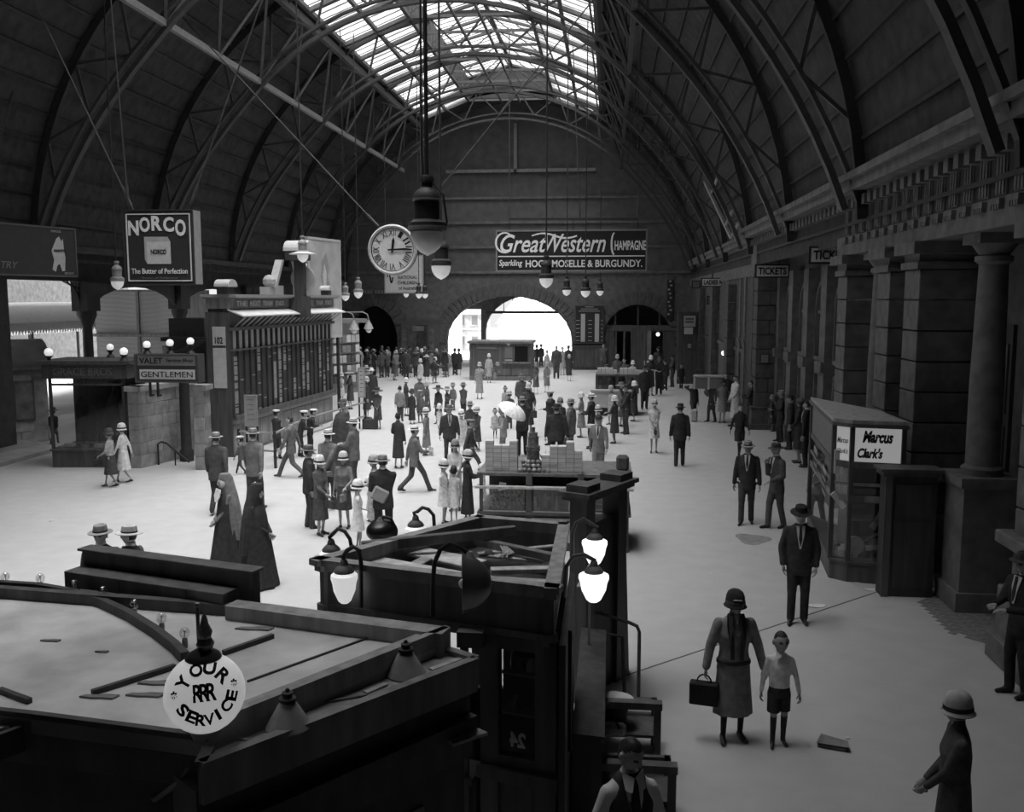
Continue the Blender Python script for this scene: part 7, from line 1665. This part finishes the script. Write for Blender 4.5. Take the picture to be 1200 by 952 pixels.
P_(520, 614, 543, 250, 'g', .62, .62, 'cloche', .5, 'ar', 'tall girl in white frock and white hat by the fruit stall', sleeves=False, H=1.4)
P_(532, 613, 553, 10, 'g', .6, .6, None, .3, 'st', 'dark haired girl in white pleated frock seen from behind', sleeves=False, H=1.24)
P_(534, 598, 524, 180, 'w', .55, .4, 'cloche', .2, 'fr', 'woman in white blouse standing behind the two white frocked girls', H=1.62)
P_(566, 600, 545, 100, 'g', .55, .55, 'cloche', .5, 'ar', 'small child in white bonnet at the fruit stall corner', H=1.1)
# ---- centre right
P_(592, 490, 450, 180, 'g', .3, .3, None, .1, 'st', 'girl with dark bobbed hair in a pale dress standing in mid hall', H=1.3, sleeves=False)
P_(597, 503, 458, 20, 'm', .12, .08, 'straw', .35, 'st', 'man in pale hat and grey jacket just before the bobbed girl')
P_(590, 538, 476, 110, 'm', .3, .18, 'straw', .35, 'rd', 'man in light jacket and pale hat standing under the white parasol', lean=.05)
P_(580, 514, 481, 200, 'b', .45, .3, None, .05, 'st', 'small boy in pale shirt and grey shorts next to the parasol', H=1.05)
P_(612, 534, 462, 15, 'm', .045, .035, 'fedora', .22, 'fr', 'big man in dark suit with legs apart next to the parasol', H=1.8, body=1.08)
P_(619, 512, 448, 200, 'w', .05, .05, 'cloche', .4, 'bag', 'woman in dark coat holding a dark bundle beside the big dark suited man', bag=('shopping_bag', 'L', .05, 'dark bundle held by the woman beside the big dark suited man'))
P_(611, 487, 438, 190, 'm', .08, .06, 'fedora', .12, 'st', 'man behind the dark coated woman with the bundle')
P_(621, 486, 446, 120, 'w', .15, .15, None, .05, 'st', 'bareheaded woman in grey behind the dark coated pair')
P_(645, 522, 457, 60, 'm', .05, .04, 'cap', .35, 'fd', 'young man in dark blazer and striped cap with folded arms')
P_(652, 549, 474, 0, 'm', .035, .03, 'fedora', .05, 'st', 'broad man in black suit seen from behind the fruit stall tins', body=1.15, H=1.82)
P_(669, 540, 467, 70, 'm', .14, .12, 'fedora', .25, 'st', 'man in grey overcoat carrying a small case by the broad black suited man', bag=('suitcase', 'L', .06, 'small dark case of the man in the grey overcoat'))
P_(656, 527, 465, 200, 'w', .07, .07, 'cloche', .2, 'st', 'woman hidden between the broad black suit and the grey overcoat')
P_(681, 513, 459, 80, 'w', .2, .2, 'cloche', .55, 'rd', 'woman in light grey dress and white cloche in profile')
P_(693, 526, 459, 75, 'm', .04, .04, 'boater', .65, 'rd', 'man in dark suit and broad white hat in profile', H=1.78)
P_(701, 534, 473, 70, 'w', .6, .25, 'cloche', .45, 'ar', 'woman in white blouse and pale hat carrying a box', bag=('box_parcel', 'R', .4, 'pale box carried by the woman in the white blouse'), H=1.55)
P_(720, 520, 462, 60, 'w', .05, .05, 'cloche', .5, 'rd', 'woman in dark coat and white hat facing the box carrier', H=1.6)
P_(701, 562, 490, 172, 'm', .17, .17, 'bowler', .05, 'wk', 'man in light grey suit and bowler walking towards us past the fruit stall', stride=.2, tie=True, H=1.72)
P_(734, 509, 450, 100, 'm', .04, .05, 'fedora', .06, 'fr', 'tall man in dark suit in the queue at the far fruit stall')
P_(743, 494, 446, 70, 'w', .04, .04, 'cloche', .6, 'bag', 'woman in black coat and white cloche near the far fruit stall', bag=('handbag', 'R', .05, 'bag of the black coated woman at the far fruit stall'))
P_(727, 500, 447, 250, 'w', .13, .1, 'wide', .15, 'rd', 'woman in feathered dark hat at the far fruit stall')
P_(716, 498, 451, 120, 'w', .3, .3, 'cloche', .3, 'st', 'woman in pale dress half hidden at the far fruit stall')
P_(755, 480, 428, 190, 'm', .035, .035, 'fedora', .05, 'st', 'man in black standing between the far stall and the dark group')
P_(762, 464, 416, 200, 'w', .04, .04, 'cloche', .65, 'rd', 'woman in black with a round white hat in the dark group by the far door')
P_(772, 463, 418, 170, 'm', .03, .03, 'fedora', .1, 'rd', 'man in black in the middle of the dark group by the far door')
P_(779, 458, 421, 150, 'm', .035, .035, 'fedora', .06, 'st', 'man at the outer edge of the dark group by the far door')
P_(771, 447, 404, 180, 'm', .03, .03, 'fedora', .04, 'st', 'dark man against the bright far doorway')
P_(788, 454, 416, 100, 'm', .05, .045, 'fedora', .05, 'rd', 'dark man reading beside the far doorway')
P_(798, 456, 425, 200, 'm', .035, .035, 'cap', .05, 'st', 'dark man in the shade past the reading man at the far doorway')
P_(707, 440, 403, 180, 'm', .07, .06, None, .05, 'bk', 'lone man standing under the wall timetable')
P_(723, 462, 415, 180, 'w', .09, .09, 'cloche', .35, 'st', 'first stall keeper behind the far fruit stall')
P_(731, 462, 420, 170, 'w', .1, .1, None, .35, 'st', 'second stall keeper behind the far fruit stall')
P_(741, 462, 422, 190, 'w', .4, .4, 'cloche', .6, 'st', 'stall keeper in white cap behind the far fruit stall')
P_(711, 460, 425, 90, 'b', .06, .06, 'cap', .06, 'st', 'small dark figure bending by the far fruit stall', H=1.45)
P_(766, 531, 467, 185, 'w', .55, .55, 'cloche', .42, 'fr', 'young woman in short white dress and cloche holding a bag in front', sleeves=False, hem=.5, bag=('handbag', 'R', .06, 'dark bag in the hands of the young woman in the short white dress'))
P_(796, 547, 471, 0, 'm', .03, .03, 'fedora', .03, 'st', 'man in black suit and black hat seen squarely from behind on open floor', H=1.8, stride=.14)
# ---- right side
P_(812, 494, 446, 210, 'm', .04, .05, 'cap', .06, 'upb', 'porter carrying the near end of the long wicker trunk', stride=.2)
P_(834, 495, 442, 120, 'm', .04, .035, 'fedora', .05, 'upb', 'porter carrying the far end of the long wicker trunk', stride=.2)
P_(846, 496, 443, 185, 'w', .16, .2, 'cloche', .04, 'akb', 'woman in light flowered dress and dark hat beside the wicker trunk', bag=('handbag', 'L', .04, 'dark bag of the woman in the flowered dress'), hem=.45)
P_(861, 500, 440, 120, 'w', .5, .5, None, .05, 'fr', 'figure in long white gown by the coarse stone pier', hem=.3)
P_(879, 501, 446, 80, 'm', .04, .04, None, .1, 'rd', 'dark man facing the white gown against the stone pier')
P_(850, 482, 437, 180, 'm', .05, .05, None, .1, 'st', 'dim man behind the white gowned figure')
P_(866, 536, 468, 195, 'b', .035, .035, None, .05, 'wk', 'youth in dark clothes walking towards us from the stone pier', stride=.3, H=1.62)
P_(914, 518, 457, 100, 'm', .04, .04, 'straw', .35, 'rd', 'man in light banded hat in the shade past the corner show case')
P_(925, 527, 462, 80, 'm', .035, .035, 'fedora', .06, 'st', 'dark man behind the light banded hat in the shade')
P_(936, 543, 466, 70, 'w', .035, .035, 'cloche', .12, 'fr', 'woman in black in the shade next to the corner show case')
P_(944, 548, 470, 60, 'm', .03, .03, None, .05, 'st', 'dark bareheaded man closest to the corner show case')
P_(904, 506, 462, 250, 'w', .06, .06, 'cloche', .2, 'st', 'dim woman among the arches of the right wall')
P_(874, 614, 516, 168, 'm', .035, .05, 'fedora', .22, 'st', 'man in open dark suit and pale brimmed hat talking by the floor stain', stride=.25, tie=True, H=1.78)
P_(909, 619, 513, 118, 'm', .075, .08, 'fedora', .07, 'ch', 'man in grey suit and dark hat leaning in beside the open suited man', stride=.3, tie=True, lean=.06, H=1.8)
P_(957, 616, 548, 120, 'm', .12, .10, None, .05, 'bag', 'man in grey seen through the glass of the corner show case', H=1.62, stride=.3)
P_(934, 730, 593, 172, 'm', .035, .03, 'fedora', .02, 'pk', 'man in black suit and black hat standing alone with hands in pockets', tie=True, H=1.76, nod=.1)
P_(857, 866, 690, 186, 'w', .20, .17, 'cloche', .03, 'hd', 'woman in belted light coat holding the hand of a small boy', hem=.33, H=1.67, head=R(30), stock=cloth(.03), belt=True, body=1.22, bag=('shopping_bag', 'R', .02, 'large dark handbag held low by the woman with the boy', 1.25))
P_(911, 872, 742, 180, 'b', .66, .035, None, .05, 'hd', 'boy in white shirt and dark shorts walking with the woman', H=1.25, head=R(12), stride=.12)
P_(738, 952, 862, 200, 'v', .035, .03, None, .05, 'st', 'man in dark waistcoat, white shirt and tie in front of the low benches', ground=gp(738, 862, 1.77), H=1.77, head=R(25), nod=.3)
P_(1131, 1000, 808, 80, 'w', .06, .06, 'cloche', .42, 'fr', 'woman in dark coat and pale banded hat close by in the dark corner', ground=gp(1126, 808, 1.68), H=1.68, body=1.3)
P_(1192, 815, 642, 110, 'm', .025, .025, 'fedora', .05, 'rd', 'dark man with pale hands against the nearest pilaster', H=1.76)
# ---- far floor, before the street arch
P_(562, 468, 424, 355, 'w', .25, .25, 'cloche', .35, 'ar', 'woman in long pale grey coat walking to the booth', hem=.3)
P_(628, 462, 424, 180, 'w', .08, .1, 'cloche', .15, 'fr', 'woman in grey dress standing before the street arch')
P_(641, 460, 424, 170, 'w', .18, .18, 'cloche', .3, 'bag', 'woman in lighter grey dress next to the one in grey before the street arch')
P_(652, 444, 405, 180, 'm', .06, .06, None, .1, 'st', 'man in open dark jacket in the mouth of the street arch')
P_(667, 447, 415, 180, 'w', .04, .04, 'cloche', .3, 'st', 'woman in dark coat at the foot of the wall timetable')
P_(659, 440, 406, 180, 'w', .3, .3, 'cloche', .3, 'st', 'pale figure behind the open jacketed man in the street arch')
P_(666, 440, 405, 190, 'm', .04, .04, 'fedora', .05, 'st', 'dark hatted man behind the dark coat at the timetable')
P_(624, 431, 404, 180, 'm', .08, .08, 'fedora', .06, 'st', 'first of three men standing together in the sunlit arch')
P_(629, 430, 404, 170, 'm', .06, .06, 'fedora', .06, 'st', 'middle of three men standing together in the sunlit arch')
P_(634, 430, 403, 190, 'm', .07, .07, 'cap', .06, 'st', 'last of three men standing together in the sunlit arch')
P_(641, 436, 410, 180, 'w', .35, .35, 'cloche', .3, 'st', 'pale woman out in the light of the street arch')
P_(573, 449, 414, 200, 'w', .35, .3, 'cloche', .5, 'st', 'pale woman leaning at the posters of the booth')
P_(580, 449, 424, 280, 'w', .07, .2, 'cloche', .2, 'ar', 'woman bending at the booth counter', lean=.3)
P_(476, 445, 409, 0, 'm', .06, .05, None, .05, 'st', 'man in dark suit walking into the dark end arch')
P_(462, 446, 411, 290, 'w', .16, .08, None, .1, 'ar', 'woman in grey jacket near the dark end arch')
P_(500, 449, 415, 0, 'w', .05, .05, 'wide', .3, 'st', 'woman in black under a flowered hat before the picture hoarding')
P_(493, 452, 420, 40, 'w', .4, .4, 'cloche', .4, 'st', 'woman in white left of the black flowered hat woman')
P_(510, 449, 418, 300, 'w', .3, .3, 'cloche', .4, 'pt', 'woman in pale dress with outstretched arm before the picture hoarding')
P_(509, 450, 420, 0, 'b', .035, .05, None, .05, 'wk', 'small dark youth running before the crowd', H=1.5)
P_(524, 442, 409, 20, 'm', .28, .25, None, .1, 'st', 'man in pale suit at the street end of the crowd')
P_(533, 440, 408, 350, 'm', .03, .03, 'fedora', .04, 'st', 'first of a close dark pair by the edge of the great arch')
P_(538, 440, 408, 10, 'w', .03, .03, 'cloche', .04, 'st', 'second of a close dark pair by the edge of the great arch')
rc_ = random.Random(5)
for k in range(26):
    x = 422 + (k % 13) * 8.2 + rc_.uniform(-2, 2); y = 438 + 4 * (k // 13) + rc_.uniform(-1.5, 1.5); dk = rc_.random() < .68
    v = rc_.uniform(.03, .08) if dk else rc_.uniform(.16, .4)
    P_(x, y, y - 30, rc_.uniform(-60, 60), rc_.choice('mmw'), v, v * .8, rc_.choice(('fedora', 'straw', 'cloche', 'wide')), rc_.choice((.04, .1, .3, .5)), rc_.choice(('st', 'ar', 'fr')), 'dark clothed person in the dense crowd below the picture hoarding' if dk else 'pale clothed person in the dense crowd below the picture hoarding', group='dark crowd by the end wall' if dk else 'pale figures in the crowd by the end wall', H=rc_.uniform(1.62, 1.76))
finish_people()

# ---------------------------------------------------------------- things that people carry or stand beside
def at_ground(px, py): g = gp(px, py); return Vector((g.x, g.y, 0))
g = at_ground(432, 641); hz = at_y(447, 577, at_ground(450, 641).y).z; q = at_y(445, 580, at_ground(450, 641).y - .12)
o = MB().box(-.15, .15, -.05, .05, -.13, .13).build('brown_parcel', card(.3), None, bevel=.03, loc=q); o.rotation_euler = (0, .5, .2); tag(o, 'pale parcel tucked under the arm of the stout dark suited man', 'parcel')
g = at_ground(401, 556)
o = thing('draped_roll', 'tall dark draped roll standing among the men at the barrier', 'roll', g); b = MB(); rings = []
for (z, r, y) in ((0, .26, 0), (.5, .25, .0), (1.0, .22, -.0), (1.4, .18, 0), (1.62, .12, 0), (1.7, .03, 0)):
    rings.append([(r * 1.1 * (1 + .12 * math.cos(5 * a + z)) * math.cos(a), r * .8 * (1 + .12 * math.cos(5 * a + z)) * math.sin(a), z) for a in [2 * math.pi * k / 20 for k in range(20)]])
b.loft(rings); b.build('drape', cloth(.045), o, True)
p = at_y(597, 488, at_ground(590, 538).y + .05)
o = thing('parasol', 'open white parasol tilted behind the man in a light jacket', 'parasol', p); b = MB(); rings = []
for i in range(6):
    a0 = i / 5 * 1.15; rings.append([(.52 * math.sin(a0) * (1 - .05 * abs(math.cos(4 * a))) * math.cos(a) + .001 * math.cos(a), .52 * math.sin(a0) * (1 - .05 * abs(math.cos(4 * a))) * math.sin(a) + .001 * math.sin(a), .40 * math.cos(a0)) for a in [2 * math.pi * k / 24 for k in range(24)]])
b.loft(rings, 0, False); b.build('canopy', cloth(.75), o, True); b = MB(); b.tube([(0, 0, -.55), (0, 0, .46)], .012, 6); b.build('stick', wood(.1), o)
for k in range(8): a = 2 * math.pi * k / 8; b = MB(); b.tube([(0, 0, .38), (.3 * math.cos(a), .3 * math.sin(a), .3), (.46 * math.cos(a), .46 * math.sin(a), .17)], .005, 4); b.build('rib', M_DIRON, o)
o.rotation_euler = (R(12), R(32), 0)
a_, c_ = at_y(813, 449, at_ground(812, 494).y), at_y(848, 448, at_ground(834, 495).y)
o = thing('wicker_trunk', 'long pale edged wicker trunk carried shoulder high by two porters', 'trunk', (a_ + c_) / 2, math.atan2(c_.y - a_.y, c_.x - a_.x)); hl = (c_ - a_).length / 2
b = MB(); b.box(-hl, hl, -.28, .28, -.22, .22); b.build('basket', mat('wicker', .14, .9, .4, 25, .5), o, bevel=.04)
b = MB(); b.box(-hl - .02, hl + .02, -.3, .3, .2, .28); b.build('lid', mat('wicker', .3, .9, .3, 25, .4), o, bevel=.02)
for x in (-hl * .98, -.02): b = MB(); b.box(x, x + .07, -.3, .3, -.24, .24); b.build('strap', card(.4), o)
g = at_ground(812, 493); o = MB().box(-.14, .14, -.1, .1, 0, .5).build('white_sack', cloth(.4), None, bevel=.06, loc=g + Vector((0, -.35, 0))); tag(o, 'pale sack standing at the feet of the near porter', 'sack')
g = at_ground(434, 503); o = thing('floor_suitcase', 'dark suitcase standing on the floor by the waiting woman in the cape', 'suitcase', g); b = MB(); b.box(-.28, .28, -.1, .1, 0, .38); b.build('shell', mat('leather', .06, .6, .3, 12, .2), o, bevel=.03); b = MB(); b.tube([(.07 * math.cos(a), 0, .38 + .06 * math.sin(a)) for a in np.linspace(0, math.pi, 7)], .012, 6); b.build('handle', INK, o)
fit_texts()
